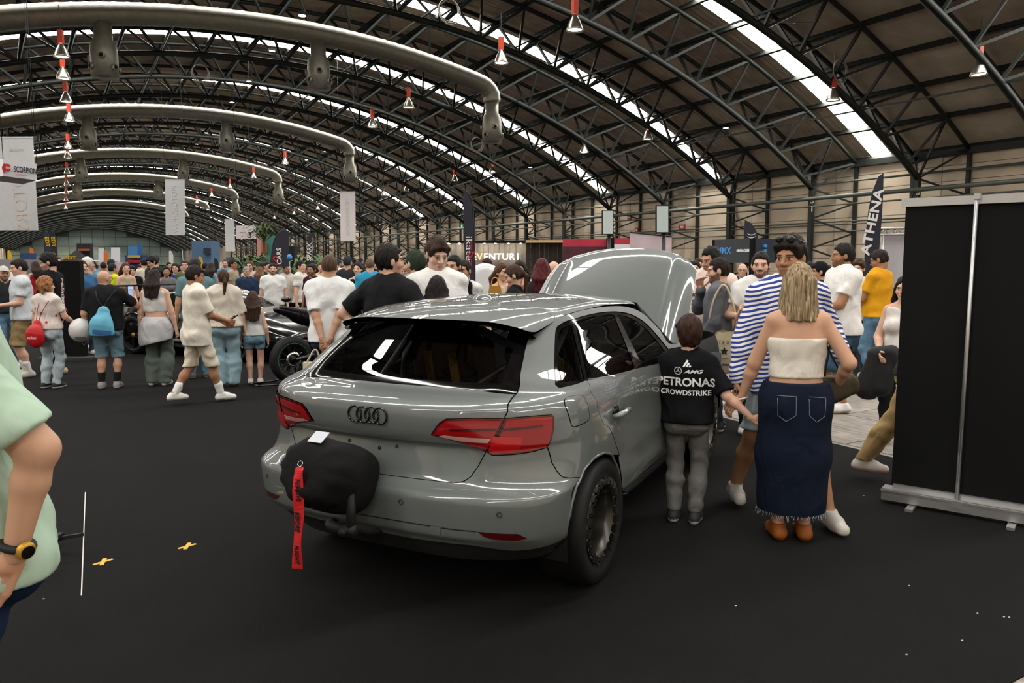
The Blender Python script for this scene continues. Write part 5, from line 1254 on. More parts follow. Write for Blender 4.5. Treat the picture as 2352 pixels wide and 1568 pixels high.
def print_on(o, child, name, txt, size, loc, ux, uy, material, bold=0.0, shear=0.0, spacing=1.0, sx=1.0, off=.0025, me=None):
    """lettering wrapped onto a garment: each point is dropped onto the cloth along the print's normal"""
    g = bpy.data.objects[o[child]]; bvh = BVHTree.FromPolygons([v.co for v in g.data.vertices], [p.vertices for p in g.data.polygons])
    if me is None: me = text_mesh(txt, size, 0, 3, bold, shear, spacing)
    bm = bmesh.new(); bm.from_mesh(me); bmesh.ops.triangulate(bm, faces=bm.faces)
    for _ in range(2):
        lng = [e for e in bm.edges if e.calc_length() > size * .22]
        if lng: bmesh.ops.subdivide_edges(bm, edges=lng, cuts=1)
        bmesh.ops.triangulate(bm, faces=bm.faces)
    ux = Vector(ux).normalized(); uy = Vector(uy).normalized(); un = ux.cross(uy); c = Vector(loc)
    for v in bm.verts:
        q = c + ux * v.co.x * sx + uy * v.co.y; h_ = bvh.ray_cast(q + un * .3, -un)
        v.co = (h_[0] if h_[0] is not None else q) + un * off
    me2 = bpy.data.meshes.new(name); bm.to_mesh(me2); bm.free(); return obj(name, me2, material, g)
# ================================================================== the visitors (image column, head row, sole row or distance)
M_PRINTW = mat('white_print', '#e8e8e6', .7); M_PRINTK = mat('black_ink', '#1a1a1c', .8); M_PRINTR = mat('red_print', '#b8202a', .7)
# --- right of the car
boy = person('small boy in black team jersey with white sponsor lettering beside the grey car', 1583, 733, fy=1198, head=8, look=-12, child=True, skin='fair', hair='fringe', hairc='#2e1a11', top='tee', topc='#101012', bot='trousers', botc='#6e6d6a', botk='twill', shoec='#2b2b2c', solec='#d2cec9', cuff=.055,
    w=1.02, loose=.020, sleeve=.9, hem=.50, spread=.05, rh=(.305, -.05, .545), rpole=(.3, -.6, -1), lh=(-.150, .06, .50), rhd=((.95, .05, -.30), (0, 1, 0), (0, .2, 1)), rcurl=.75)
skirt = person('woman with straight blonde bob in white strapless top and long dark denim skirt', 1838, 614, fy=1236, head=-14, look=-4, skin='mid', fem=True, hair='bob', hairc='#5d4c36', hairc2='#b19a78', hairlen=.215, top='tube', topc='#ddd5c8', bot='skirt', botc='#101829', botk='denim', w=1.03, loose=.009, hem=.60, tuck=True,
    shoec='#8a4a16', solec='#6b3a12', lh=(-.185, .075, .485), lpole=(-.7, -.6, -.4), rh=(.16, .06, .56), spread=.045, cuff=.105, lhd=((-.75, .1, -.65), (0, .3, -.6), (-.4, .5, .3)), lcurl=.75)
striped = person('tall man in blue and white striped top facing the camera behind the blonde woman', 1815, 550, D=4.85, Ht=1.80, head=158, look=204, pitch=4, skin='tan', hair='fringe', hairc='#17100c', beard=.30, top='long', topm=stripe_mat('#e9e7e4', '#22398c', 34.0), bot='denim_shorts', botc='#aab7bd', shoec='#b9b5ab', solec='#cfc8b4', w=1.03, loose=.022, hem=.455, stride=-.32, spread=.115,
    rh=(.185, .03, .50), lh=(-.185, .05, .585), lpole=(-.5, -1, -.2), cuff=.31)
pink = person('man in pale pink t-shirt with black script lettering, looking down beyond the bonnet', 1634, 571, D=7.95, head=205, look=225, pitch=14, skin='mid', hair='short', hairc='#120d0b', beard=.55, top='tee', topc='#e6cfc6', bot='trousers', botc='#23344a', w=1.12, loose=.026, sleeve=.8)
greym = person('bearded man in grey sweatshirt with his hand to his mouth', 1652, 597, fy=988, head=-84, look=-92, pitch=6, skin='fair', hair='short', hairc='#1d1511', beard=.7, top='long', topc='#63646a', bot='trousers', botc='#232427', botk='twill', shoec='#17181a', solec='#dcdad6', w=1.02, loose=.018, hem=.50, rh=(.045, .105, .825), rpole=(.6, .5, -1), lh=(-.13, .07, .50), rhd=((-.45, .15, .85), (-.2, -.9, .1), (-.3, -.4, .5)), rcurl=.9)
beardw = person('bearded man in white t-shirt and thin chain facing the camera, fist raised', 1748, 583, D=7.3, head=186, look=183, skin='fair', hair='short', hairc='#1c140f', beard=.8, top='tee', topc='#e6e3de', bot='trousers', botc='#2b2d31', w=1.10, loose=.022, rh=(.085, .20, .665), rpole=(.8, -.5, -.8), rhd=((-.25, .35, .85), (-1, 0, .1), (0, -.5, .6)), rcurl=1.35)
whiter = person('dark-haired man in loose white t-shirt and jean shorts, left of the yellow polo', 1938, 563, fy=945, head=-120, look=-105, skin='tan', hair='short', hairc='#14100d', beard=.55, top='tee', topc='#e9e6e2', bot='denim_shorts', botc='#38546c', shoec='#e6e4e0', w=1.13, loose=.026, belly=.15, hem=.47, lh=(-.02, .18, .60), lpole=(-.8, -.4, -.8), cuff=.25)
yellow = person('man in mustard yellow polo shirt and blue jeans looking down at his phone', 2022, 577, fy=884, head=-62, look=-78, pitch=20, skin='tan', hair='short', hairc='#221813', lens=True, top='polo', topc='#d99a1c', bot='trousers', botc='#5b7a93', shoec='#8c7650', solec='#c9b99a', w=1.10, belly=.25, lh=(-.09, .19, .62), rh=(.05, .20, .62), hem=.51)
person('boy with brown fringe in white t-shirt between the white and yellow shirts', 1973, 600, D=10.9, head=185, look=200, skin='pale', hair='fringe', hairc='#3a2516', top='tee', topc='#e2e2e0', bot='trousers', botc='#39434f')
wedge = person('long-haired woman in white tank top half hidden by the black banner', 2078, 640, D=6.9, head=185, look=190, fem=True, skin='fair', hair='long', hairc='#15100e', hairlen=.34, top='tank', topc='#dfdad4', bot='trousers', botc='#26262a', w=.98, rh=(.10, .14, .56), lh=(-.10, .12, .55))
walker = person('walker in khaki trousers stepping out behind the black banner, only a leg in view', 2128, 560, D=5.45, Ht=1.70, head=95, skin='fair', hair='short', top='tee', topc='#2a2a2c', bot='trousers', botc='#a98d60', botk='twill', shoec='#c9c3b8', solec='#c79a98', stride=.40, lift=.035, cuff=.085)
# --- left, in front of the black cars
mint = person('man in mint green polo and dark jeans at the left edge, hand in pocket', -104, 470, D=1.92, Ht=1.80, head=-86, skin='mid', hair='short', top='polo', topc='#a9c0ab', bot='trousers', botc='#16263f', w=1.10, belly=.0, loose=.016, sleeve=.86, lean=.03, lh=(-.125, -.045, .525), lpole=(-.35, -1, .05), lhd=((.1, .55, -.8), (1, 0, .2), (0, 1, .3)), hem=.475, lcurl=.25)
redbag = person('woman with curly reddish hair, pale jeans and a red drawstring bag', 104, 640, fy=892, head=38, look=75, fem=True, skin='fair', hair='curly', hairc='#6b4526', hairc2='#a9754a', hairlen=.10, top='tee', topc='#d8cbc4', bot='trousers', botc='#a9b7bd', shoec='#151515', solec='#e6e3de', w=1.05, rh=(.15, .17, .57), rpole=(.3, -1, -.5), loose=.014, hem=.54)
bald = person('bald man in black t-shirt and denim shorts holding up a phone', 238, 622, fy=892, head=14, look=48, skin='mid', hair='bald', hairc='#5d4432', lens=True, top='tee', topc='#1b1b1d', bot='denim_shorts', botc='#7390a0', shoec='#8f8a88', solec='#d9d6d2', w=1.20, belly=.35, sleeve=.85, rh=(.185, .20, .765), rpole=(.8, -.4, -1), rhd=((-.1, .3, .95), (-1, .2, 0), (0, .5, .2)), rcurl=1.1, lh=(-.17, .03, .50), cuff=.26, sockc='#1b1b1d', spread=.06)
crop = person('woman with long wavy dark hair in white crop top, grey shirt tied round her waist', 354, 622, fy=885, head=22, look=30, fem=True, skin='fair', hair='long', hairc='#1d1310', hairlen=.30, top='tank', topc='#d5d1cd', bot='wide', botc='#5d675f', botk='twill', shoec='#cfcbc2', solec='#dedad2', w=1.08, loose=.004, hem=.64, tuck=False)
boyw = person('boy in cream t-shirt and shorts walking to the right with white socks and trainers', 446, 614, fy=926, head=72, look=78, pitch=10, skin='tan', hair='crop', hairc='#1b120e', top='tee', topc='#e0d8ca', bot='shorts', botc='#d8cdb8', botk='twill', shoec='#e6e4e0', sockc='#e8e6e2', w=1.05, loose=.026, sleeve=.85, hem=.43, stride=.32, lift=.03, lh=(-.03, .20, .59), rh=(.06, .20, .60), cuff=.27, spread=.04)
pony = person('woman with long ponytail in cream linen shirt and light blue jeans, seen from behind', 512, 622, fy=888, head=2, look=-10, fem=True, skin='fair', hair='pony', hairc='#35251b', hairlen=.34, top='tee', topc='#cfc5b7', bot='wide', botc='#8fa9b4', shoec='#5d3c26', solec='#3b2a1c', w=1.12, loose=.030, sleeve=1.05, hem=.52)
girl = person('little girl with very long brown hair, grey tank top and denim shorts', 580, 672, fy=882, head=4, child=True, fem=True, skin='fair', hair='long', hairc='#34211a', hairlen=.40, top='tank', topc='#c5c6c6', bot='mini', botc='#6f8ea3', shoec='#e3dfdc', w=.95, hem=.53, spread=.05, cuff=.38)
teal = person('man in teal t-shirt partly hidden behind the boy in cream', 446, 597, D=10.9, head=-10, skin='mid', hair='short', hairc='#1a1310', top='tee', topc='#5d7b80', bot='trousers', botc='#4f748c', w=1.1, shoec='#55564f')
jersey = person('tall man in black motorsport jersey with red and white lettering down the back', 112, 585, D=11.4, head=-58, look=-80, pitch=14, skin='fair', hair='fringe', hairc='#120d0b', beard=.4, top='tee', topc='#101216', bot='trousers', botc='#15171b', botk='twill', shoec='#b89c7a', w=1.06, sleeve=.9, stride=.15)
whitel = person('young man in white t-shirt and tan shorts holding a phone at the left edge', 44, 598, D=11.0, head=-100, look=-95, pitch=10, skin='fair', hair='short', hairc='#1f1510', top='tee', topc='#c8cdd3', bot='shorts', botc='#8a7550', botk='twill', shoec='#b9b6ae', sockc='#d9d6d0', w=1.05, loose=.022, lh=(-.05, .17, .62), hem=.49)
hands = person('man in white t-shirt with his hands clasped behind his back', 756, 588, D=7.7, head=14, look=8, skin='mid', hair='buzz', hairc='#4a3527', top='tee', topc='#e8e8e8', bot='trousers', botc='#1d2b40', w=1.08, loose=.022, sleeve=.85, hem=.50, rh=(.02, -.125, .515), lh=(-.015, -.135, .50), rpole=(1, -.5, 0), lpole=(-1, -.5, 0), rhd=((-.5, 0, -.75), (0, 1, 0), (0, .1, -1)), lhd=((.25, 0, -.95), (0, 1, 0), (0, .1, -1)), rcurl=.6, lcurl=.8)
blackt = person('dark-haired man in black t-shirt with hands on hips, in profile beside the white t-shirt boy', 893, 567, D=6.1, head=42, look=66, skin='fair', hair='crop', hairc='#15100d', top='tee', topc='#1b1b1d', bot='trousers', botc='#22252b', w=1.14, loose=.02, lh=(-.125, -.03, .59), lpole=(-1, -.35, .1), rh=(.125, .02, .59), rpole=(1, -.2, .1), sleeve=.82)
person('man in dark green cap and sage t-shirt behind the black t-shirt man', 953, 580, D=7.6, head=-25, look=-40, skin='fair', hair='cap', hairc='#4a4038', hairc2='#30392d', beard=.5, top='tee', topc='#8f937f', bot='trousers', botc='#33363a', w=1.08, loose=.02)
tallb = person('tall boy with brown fringe in white t-shirt looking down beside the grey car roof', 1003, 552, D=6.35, head=172, look=158, pitch=20, skin='pale', hair='fringe', hairc='#2f1f15', top='tee', topc='#eceae8', bot='trousers', botc='#27374c', w=1.0, loose=.024, sleeve=.9)
person('dark long-haired girl seen from behind in front of the tall white t-shirt boy', 1004, 640, D=6.05, head=5, fem=True, skin='fair', hair='long', hairc='#120d0c', hairlen=.40, top='tee', topc='#6e3c3f', bot='trousers', botc='#2b303a')
person('young man in black polo shirt facing left, behind the tall boy', 1043, 590, D=8.6, head=-140, look=-150, skin='mid', hair='short', hairc='#140f0c', top='polo', topc='#17181a', bot='trousers', botc='#2a2d33')
person('young man in white shirt beside the dark feather flag', 1066, 601, D=8.9, head=-150, skin='mid', hair='short', hairc='#1d1511', beard=.4, top='tee', topc='#e0dedb', bot='trousers', botc='#2d4560')
person('woman in black t-shirt with brown ponytail looking down, left of the raised bonnet', 1182, 612, D=8.3, head=-85, look=-85, pitch=22, fem=True, skin='fair', hair='pony', hairc='#3a281e', hairlen=.30, top='tee', topc='#131315', bot='trousers', botc='#26282d', w=1.08)
person('woman with glasses and dark hair facing the camera, left of the raised bonnet', 1194, 602, D=9.6, head=190, fem=True, skin='fair', hair='long', hairc='#1a1310', hairlen=.30, lens=True, top='tank', topc='#8f5a56', bot='trousers', botc='#2a2d35')
person('woman in cream top carrying a mustard handbag, near the white rally car', 1152, 608, D=10.2, head=140, fem=True, skin='fair', hair='long', hairc='#4a3020', hairlen=.26, top='tank', topc='#dcd6ca', bot='trousers', botc='#2a2d35')
person('person with long dark red hair seen from behind, at the raised bonnet edge', 1245, 598, D=8.8, head=0, fem=True, skin='fair', hair='long', hairc='#4a1519', hairlen=.30, top='tee', topc='#3a3234', bot='trousers', botc='#2a2d35')
person('bald visitor whose crown shows beside the raised bonnet', 1272, 601, D=9.4, head=0, skin='fair', hair='bald', top='tee', topc='#4b4b4d', bot='trousers', botc='#2a2d35')
# --- middle distance
mid = [
 ('older grey-haired man in navy jacket behind the black sports car', 566, 614, 16.2, 165, dict(hair='short', hairc='#8b8783', top='jacket', topc='#27364f', skin='mid', w=1.1)),
 ('bearded man in white t-shirt standing behind the black motorcycle', 626, 606, 15.2, 178, dict(hair='short', hairc='#2a1b14', beard=.7, top='tee', topc='#e4e3e1', skin='fair', w=1.12)),
 ('dark-haired man in cream t-shirt pointing down behind the motorcycle', 657, 604, 15.8, 150, dict(hair='short', hairc='#1e1612', beard=.6, top='tee', topc='#d7cdc0', skin='fair', w=1.08, pitch=12, lh=(-.06, .22, .60))),
 ('man in white polo shirt just behind the cream t-shirt man', 690, 600, 15.6, 120, dict(hair='short', hairc='#1c1512', top='polo', topc='#dedbd6', skin='fair')),
 ('smiling man in maroon t-shirt looking left behind the motorcycle', 717, 608, 14.7, -140, dict(hair='crop', hairc='#120e0c', beard=.5, top='tee', topc='#3a1721', skin='tan')),
 ('balding man in bright blue t-shirt seen from behind', 850, 594, 12.9, 10, dict(hair='buzz', hairc='#5b4a3d', top='tee', topc='#2f8fb4', skin='fair', w=1.1)),
 ('woman in black dress facing left beside the bright blue t-shirt', 822, 604, 13.4, 200, dict(hair='long', hairc='#1a1412', top='tank', topc='#151517', fem=True, skin='fair')),
 ('man in black cap and black shirt beside the bright blue t-shirt', 834, 608, 14.0, 150, dict(hair='cap', hairc='#201813', hairc2='#2a2522', beard=.7, top='tee', topc='#1a1a1c', skin='fair')),
 ('woman in pale tank top with light brown hair, seen from behind near the motorcycle', 598, 615, 16.6, 20, dict(hair='long', hairc='#6a4a34', top='tank', topc='#9c7768', fem=True, skin='fair')),
 ('young man in black polo shirt facing the camera, right of the yellow vest', 303, 612, 17.4, 175, dict(hair='fringe', hairc='#1b1310', top='polo', topc='#17181b', skin='fair')),
 ('person in yellow high-visibility vest with dark hair', 258, 607, 17.0, 60, dict(hair='short', hairc='#1b1512', top='tee', topc='#c7d11c', skin='mid')),
 ('man in blue shirt beside the tall black board', 188, 600, 13.6, 160, dict(hair='short', hairc='#3a2a20', top='polo', topc='#3d6a94', skin='fair', w=1.1)),
 ('man in white baseball cap looking right beside the tall black board', 201, 593, 14.6, 80, dict(hair='cap', hairc='#5a4a3c', hairc2='#dcdad6', top='tee', topc='#93806f', skin='fair')),
 ('tall young man with dark fringe bending over the black sports car', 350, 590, 17.2, -120, dict(hair='fringe', hairc='#15100e', top='tee', topc='#1d1e22', skin='fair', pitch=22)),
 ('woman with dark hair and royal blue top, arms folded', 402, 606, 18.0, 190, dict(hair='long', hairc='#1a1210', top='tee', topc='#1f3f8a', fem=True, skin='fair')),
 ('man in cream hooded top behind the cream shirt woman', 420, 606, 18.5, 185, dict(hair='short', hairc='#2a1e17', top='tee', topc='#cfc7ba', skin='fair')),
 ('visitor in orange and black jacket at the far left edge', 8, 614, 11.9, 170, dict(hair='cap', hairc='#3a2e26', hairc2='#c9c5be', beard=.6, top='jacket', topc='#2a2c30', skin='mid')),
 ('bald man with glasses in dark jacket behind the bearded man in white', 1706, 606, 12.5, 182, dict(hair='bald', lens=True, beard=.3, hairc='#9a948c', top='jacket', topc='#26292c', skin='fair')),
 ('man in black cap and glasses right of the striped top', 1884, 605, 9.6, -100, dict(hair='cap', hairc='#1a1513', hairc2='#17171a', lens=True, top='tee', topc='#1c1c1f', skin='mid')),
 ('dark-haired woman beyond the bonnet corner', 1597, 602, 12.0, 185, dict(hair='long', hairc='#171110', top='tee', topc='#2b2225', fem=True, skin='pale')),
 ('visitor in black shirt behind the striped top man, curly dark hair', 1953, 600, 12.2, 150, dict(hair='curly', hairc='#221813', hairlen=.06, top='tee', topc='#dddad6', skin='fair')),
]
for lab, px, hy, D, hd, kw in mid:
    kw = dict(kw); kw.setdefault('bot', 'trousers'); kw.setdefault('botc', random.choice(['#2b3340', '#33383f', '#47586b', '#1f2022', '#5b7a93'])); person(lab, px, hy, D=D, head=hd, **kw)
# --- the crowd farther back: a dozen builds, recoloured
CROWD = []
for i in range(12):
    fem = i % 3 == 1
    o = person('x', 300, 604, D=15.0, Ht=1.66 + .02 * (i % 5) - (.08 if fem else 0), head=[180, 0, 90, 200, 150, -90, 10, 170, -40, 45, 185, -150][i], fem=fem, skin=['fair', 'mid', 'tan', 'fair'][i % 4], hair=['short', 'long', 'crop', 'short', 'pony', 'fringe', 'buzz', 'long', 'short', 'cap', 'long', 'crop'][i], hairc=['#17110e', '#2c1d15', '#1a1411', '#4a3323'][i % 4], hairc2=None if i != 9 else '#30343a', hairlen=.28,
        beard=.5 if i in (0, 3, 8) else 0, top=['tee', 'tank', 'tee', 'polo', 'tee', 'long'][i % 6], topc='#808080', bot='trousers', botc='#2b3340', lod=.62, rh=None if i % 4 else (.08, .17, .62))
    CROWD.append(o)
TOPC = [('white', '#dcdad7'), ('black', '#18181a'), ('grey', '#6d6e70'), ('navy', '#202a40'), ('cream', '#cbbfae'), ('red', '#9a2329'), ('sky blue', '#5b93b5'), ('olive', '#5d6048'), ('pink', '#c79a98'), ('dark green', '#24402f'), ('charcoal', '#2d2e31'), ('beige', '#a5947e')]
spots = []
rr = random.Random(11)
def crowd_row(x0, x1, n, d0, d1):
    for k in range(n):
        x = x0 + (x1 - x0) * (k + rr.uniform(.15, .85)) / n; spots.append((x, rr.uniform(d0, d1)))
crowd_row(20, 480, 13, 15.5, 20); crowd_row(480, 1130, 17, 14.5, 20); crowd_row(120, 1150, 24, 21, 28); crowd_row(230, 1100, 22, 29, 40); crowd_row(1590, 1990, 8, 13, 18)
WHERE = [(0, 180, 'left of the tall black board'), (180, 330, 'behind the bald man in black'), (330, 470, 'behind the black sports car'), (470, 640, 'left of the dark stars flag'), (640, 740, 'under the dark stars flag'), (740, 880, 'behind the man with clasped hands'), (880, 1000, 'behind the man with hands on hips'), (1000, 1200, 'beside the dark feather flag'), (1200, 2400, 'under the MMX canopy')]
BLOCK = [((1.95, 14.4), 3.1), ((3.2, 11.0), 1.0), (tuple(atD(1285, 680, 14.5)[:2]), 2.6)]
taken = [tuple(i_['p'][:2]) for n_, i_ in INFO.items() if n_ not in [c.name for c in CROWD]]
def free(p): return all(math.hypot(p[0] - c[0], p[1] - c[1]) > r for c, r in BLOCK) and all(math.hypot(p[0] - q[0], p[1] - q[1]) > .55 for q in taken)
for k, (x, D) in enumerate(spots):
    while not free(atD(x, 650, D)): D += .25
    taken.append(tuple(atD(x, 650, D)[:2]))
    src = CROWD[k % 12]; first = k < 12; cn, cc = TOPC[(k * 5 + k // 12) % 12]
    o = src if first else src.copy()
    if not first: COL.objects.link(o)
    p = atD(x, 650, D); vd = unit(np.array([p[0], p[1], 0])); base = INFO[src.name]
    o.location = (p[0], p[1], .0); o.rotation_euler = (0, 0, base['rz'] + math.atan2(base['p'][0], base['p'][1]) - math.atan2(p[0], p[1]) + rr.uniform(-.5, .5)); sc_ = rr.uniform(.96, 1.06); o.scale = (sc_, sc_, sc_)
    where = next(w_ for a_, b_, w_ in WHERE if a_ <= x < b_); row = 'near row' if D < 20.5 else ('middle row' if D < 28.5 else 'far row')
    o['label'] = f'visitor in {cn} top, {row}, {where}'; o['category'] = 'person'; o['group'] = 'crowd in the background'
    for ch in ([c for c in src.children] if not first else []):
        c = ch.copy(); COL.objects.link(c); c.parent = o
    for c in o.children:
        if c.name.split('.')[0] in ('t_shirt', 'tank_top', 'sweatshirt', 'collar') and c.material_slots:
            c.material_slots[0].link = 'OBJECT'; c.material_slots[0].material = cloth(cc)
# ================================================================== stands, flags, vehicles and carried things
RTV = np.array([RT[0], RT[1], 0]); FWV = np.array([FW[0], FW[1], 0]); UPV = np.array([0, 0, 1.])
M_ALU = mat('brushed_aluminium', '#b9b9b8', .35, .8); M_BLKCLOTH = mat('black_banner_cloth', '#0c0c0d', .85, 0, .2, var=.12, vscale=1.5); M_FLAG = mat('dark_slate_flag_cloth', '#2a2a35', .85, var=.1, vscale=3); M_WHITE = mat('white_panel', '#d9d8d6', .7); M_POLE = mat('black_flag_pole', '#151515', .5)
def sheet(name, poly, D, t, material, parent=None, label=None, cat=None, group=None):
    """flat cut-out (flag, board, screen) standing at distance D; outline in picture columns and rows"""
    P = [atD(x, y, D) for x, y in poly]; n = len(P); V = [p for p in P] + [p + FWV * t for p in P]
    f = [tuple(range(n)), tuple(range(n, 2 * n))[::-1]] + [(i, (i + 1) % n, (i + 1) % n + n, i + n)[::-1] for i in range(n)]
    o = MB().add(V, f).build(name, material, parent)
    if label: tag(o, label, cat, group)
    return o
def roof_z(x): return RZC + math.sqrt(RC ** 2 - (x - RXC) ** 2) + .02
def floor_row(D): return 784 - F * (D * _SN - CH * _CS) / (D * _CS + CH * _SN)
def rect(x0, x1, y0, y1): return [(x0, y1), (x1, y1), (x1, y0), (x0, y0)]
def sign(px, py, D, txt, hpx, material, parent, ang=0.0, bold=0.0, sx=1.0, spacing=1.0, mirror=False, off=.012, name='lettering'):
    p = atD(px, py, D) - FWV * off; a = math.radians(ang); ux = RTV * math.cos(a) + UPV * math.sin(a); uy = -RTV * math.sin(a) + UPV * math.cos(a); k = D / F
    if mirror: ux = -ux
    me = text_mesh(txt, hpx * k * 1.4, .001, 4, bold * hpx * k, 0, spacing)
    M = Matrix.Identity(4); un = np.cross(ux, uy)
    for i in range(3): M[i][0] = ux[i] * sx; M[i][1] = uy[i]; M[i][2] = un[i]; M[i][3] = p[i]
    return obj(name, me, material, parent, mw=M)
# ---- black roll-up banner seen from behind
pa = atZ(2027, 1152); pb = atZ(2338, 1207); dv = unit((pb - pa) * [1, 1, 0]); c0 = pa + dv * .0; Wb = .92; nb = np.cross(dv, UPV)
ban = thing('roll_up_banner', 'black roll-up banner seen from behind, silver frame, at the right edge', 'banner')
def BP(u, n, z): return pa + dv * u + nb * n * -1 + np.array([0, 0, z + .008])
def bbox(name, u0, u1, n0, n1, z0, z1, m, parent=ban):
    P = [BP(u, n, z) for u in (u0, u1) for n in (n0, n1) for z in (z0, z1)]
    return MB().add(P, [(0, 1, 3, 2), (4, 6, 7, 5), (0, 4, 5, 1), (2, 3, 7, 6), (0, 2, 6, 4), (1, 5, 7, 3)]).build(name, m, parent)
sgn = 1
bbox('base_rail', 0, Wb, -.055, .055, .025, .105, M_ALU); bbox('base_top_strip', .06, Wb, .0, .05, .105, .13, M_ALU); bbox('base_lip', -.004, Wb + .004, -.06, -.05, .085, .098, M_ALU)
for u in (.17, .74): bbox('foot', u, u + .045, -.16, .10, .0, .018, M_ALU)
bbox('banner_cloth', .045, Wb - .03, .028, .030, .12, 2.03, M_BLKCLOTH)
bbox('top_rail', .02, Wb + .01, .008, .045, 2.02, 2.075, M_ALU)
MB().tube([BP(.45, -.03, .10), BP(.455, -.005, 2.07)], .0125, 10).build('support_pole', M_ALU, ban); bbox('pole_socket', .42, .49, -.062, -.02, .05, .10, M_ALU); bbox('pole_hook', .44, .475, -.02, .05, 2.05, 2.085, M_ALU)
# ---- feather flags
def feather(label, poly, D, material, texts=(), pole=None, base=True):
    t = thing('feather_flag', label, 'flag', (0, 0, 0), 0, 'feather flags')
    sheet('flag_cloth', poly, D, .008, material, t)
    if pole: MB().tube(bez([atD(x, y, D) + FWV * .015 for x, y in pole], 16), .012, 6).build('flag_pole', M_POLE, t); b = atD(*pole[-1], D)
    else: b = atD(*poly[0], D)
    g = MB(); g.tube([(b[0], b[1], b[2]), (b[0], b[1], .03)], .014, 6)
    for a in (0, math.pi / 2): g.bar((b[0] - .35 * math.cos(a), b[1] - .35 * math.sin(a), .02), (b[0] + .35 * math.cos(a), b[1] + .35 * math.sin(a), .02), .03)
    g.build('flag_stand', M_POLE, t)
    for tx in texts: sign(tx[0], tx[1], D, *tx[2:5], t, **(tx[5] if len(tx) > 5 else {}))
    return t
feather('tall black feather flag reading athena, leaning right', [(1984, 640), (2012, 640), (2020, 560), (2024, 490), (2029, 398), (2018, 405), (2004, 440), (1995, 482), (1990, 525), (1986, 590)], 12.5, M_FLAG, [(2003, 510, 'ATHENA', 21, M_PRINTW, dict(ang=80, bold=.04, sx=1.25, spacing=1.05))], pole=[(2029, 397), (2026, 480), (2014, 640)])
feather('slim slate feather flag with pale script beside the tall boy', [(1070, 684), (1089, 684), (1089, 600), (1087, 520), (1084, 475), (1078, 452), (1070, 437), (1064, 434), (1064, 480), (1066, 560)], 9.3, M_FLAG, [(1077, 588, 'ikateam', 14, M_PRINTW, dict(ang=-90, sx=1.5)), (1083, 585, '~S~', 18, M_PRINTR, dict(ang=-90, sx=1.6))], pole=[(1064, 434), (1078, 448), (1086, 480), (1090, 600), (1090, 684)])
feather('broad dark stars flag with rounded top over the crowd', [(621, 612), (664, 612), (664, 534), (655, 530), (645, 532), (636, 541), (629, 556), (624, 580)], 15.5, M_FLAG, [(642, 588, 'CARS', 11, M_PRINTW, dict(ang=90, bold=.03)), (633, 600, 'S', 22, M_PRINTR, dict(ang=0))], pole=[(664, 532), (650, 529), (636, 540), (627, 560), (620, 612)])
feather('narrow dark flag reading spark above the crowd', [(706, 612), (716, 612), (716, 536), (708, 540)], 16.5, M_FLAG, [(711, 578, 'SPARK', 10, M_PRINTW, dict(ang=88, bold=.02))])
M_YELL = mat('yellow_cloth', '#d8b414', .8); M_ORNG = mat('orange_cloth', '#d8731f', .8); M_BLUE = mat('royal_blue_cloth', '#2a5d9a', .8); M_TEAL = mat('teal_cloth', '#3f8f94', .8)
for k, (x, lab) in enumerate(((108, 'nearer black feather flag with yellow lettering'), (122, 'farther black feather flag with yellow lettering'))):
    feather(lab, [(x - 4, 612), (x + 10, 612), (x + 8, 560), (x + 5, 540), (x - 2, 530), (x - 8, 527), (x - 7, 570)], 19 + 2 * k, M_FLAG, [(x + 1, 555, 'EDT', 9, M_YELL, dict(ang=-85, bold=.03)), (x + 2, 588, 'GO', 8, M_YELL, dict(ang=-85))])
for x, y0, m, lab, D in ((73, 568, M_ORNG, 'small orange feather flag at the far left', 36), (22, 575, M_YELL, 'thin yellow feather flag at the far left', 38), (321, 556, M_BLUE, 'blue and orange feather flag near the far windows', 34), (243, 575, M_ORNG, 'pale orange feather flag in front of the far windows', 40), (461, 588, M_YELL, 'yellow half-round flag by the blue stand', 30), (497, 592, M_FLAG, 'small dark flag right of the blue stand', 28), (543, 590, M_FLAG, 'small dark flag under the number three sign', 30), (572, 590, M_YELL, 'small yellow flag left of the stars flag', 30), (393, 575, M_WHITE, 'small white leaning flag left of the blue stand', 30), (1838, 552, M_FLAG, 'dark feather flag behind the striped man', 11.5)):
    feather(lab, [(x - 4, 625), (x + 5, 625), (x + 5, y0 + 12), (x + 2, y0 + 3), (x - 2, y0), (x - 5, y0 + 2), (x - 5, y0 + 25)], D, m)
feather('dark half-round flag above the MMX canopy', [(1708, 600), (1744, 600), (1744, 560), (1738, 532), (1727, 513), (1711, 505), (1709, 540)], 14.5, M_FLAG, [(1724, 545, '(((', 14, M_PRINTW, dict(ang=90)), (1726, 575, '///', 8, M_PRINTW)])
# ---- hanging banners and boxes
M_BANNER = mat('pale_grey_hanging_banner', '#c3c4c4', .8, var=.04); M_BANNER2 = mat('blush_white_hanging_banner', '#d8cfcd', .8); M_GHOST = mat('faded_beige_print', '#cdbfb4', .8)
def hanging(label, x0, x1, y0, y1, D, m, sk=0.0, texts=()):
    t = thing('hanging_banner', label, 'banner', (0, 0, 0), 0, 'banners hung from the roof'); sheet('banner_cloth', [(x0 + sk, y1), (x1 + sk, y1), (x1, y0), (x0, y0)], D, .006, m, t)
    a, b = atD(x0, y0, D), atD(x1, y0, D); MB().bar(a, b, .03).build('top_bar', M_ALU, t)
    for q, nm in ((a, 'cable'), (b, 'cable')): MB().tube([q, (q[0], q[1], roof_z(q[0]))], .006, 4).build(nm, M_POLE, t)
    for tx in texts: sign(tx[0], tx[1], D, *tx[2:5], t, **(tx[5] if len(tx) > 5 else {}))
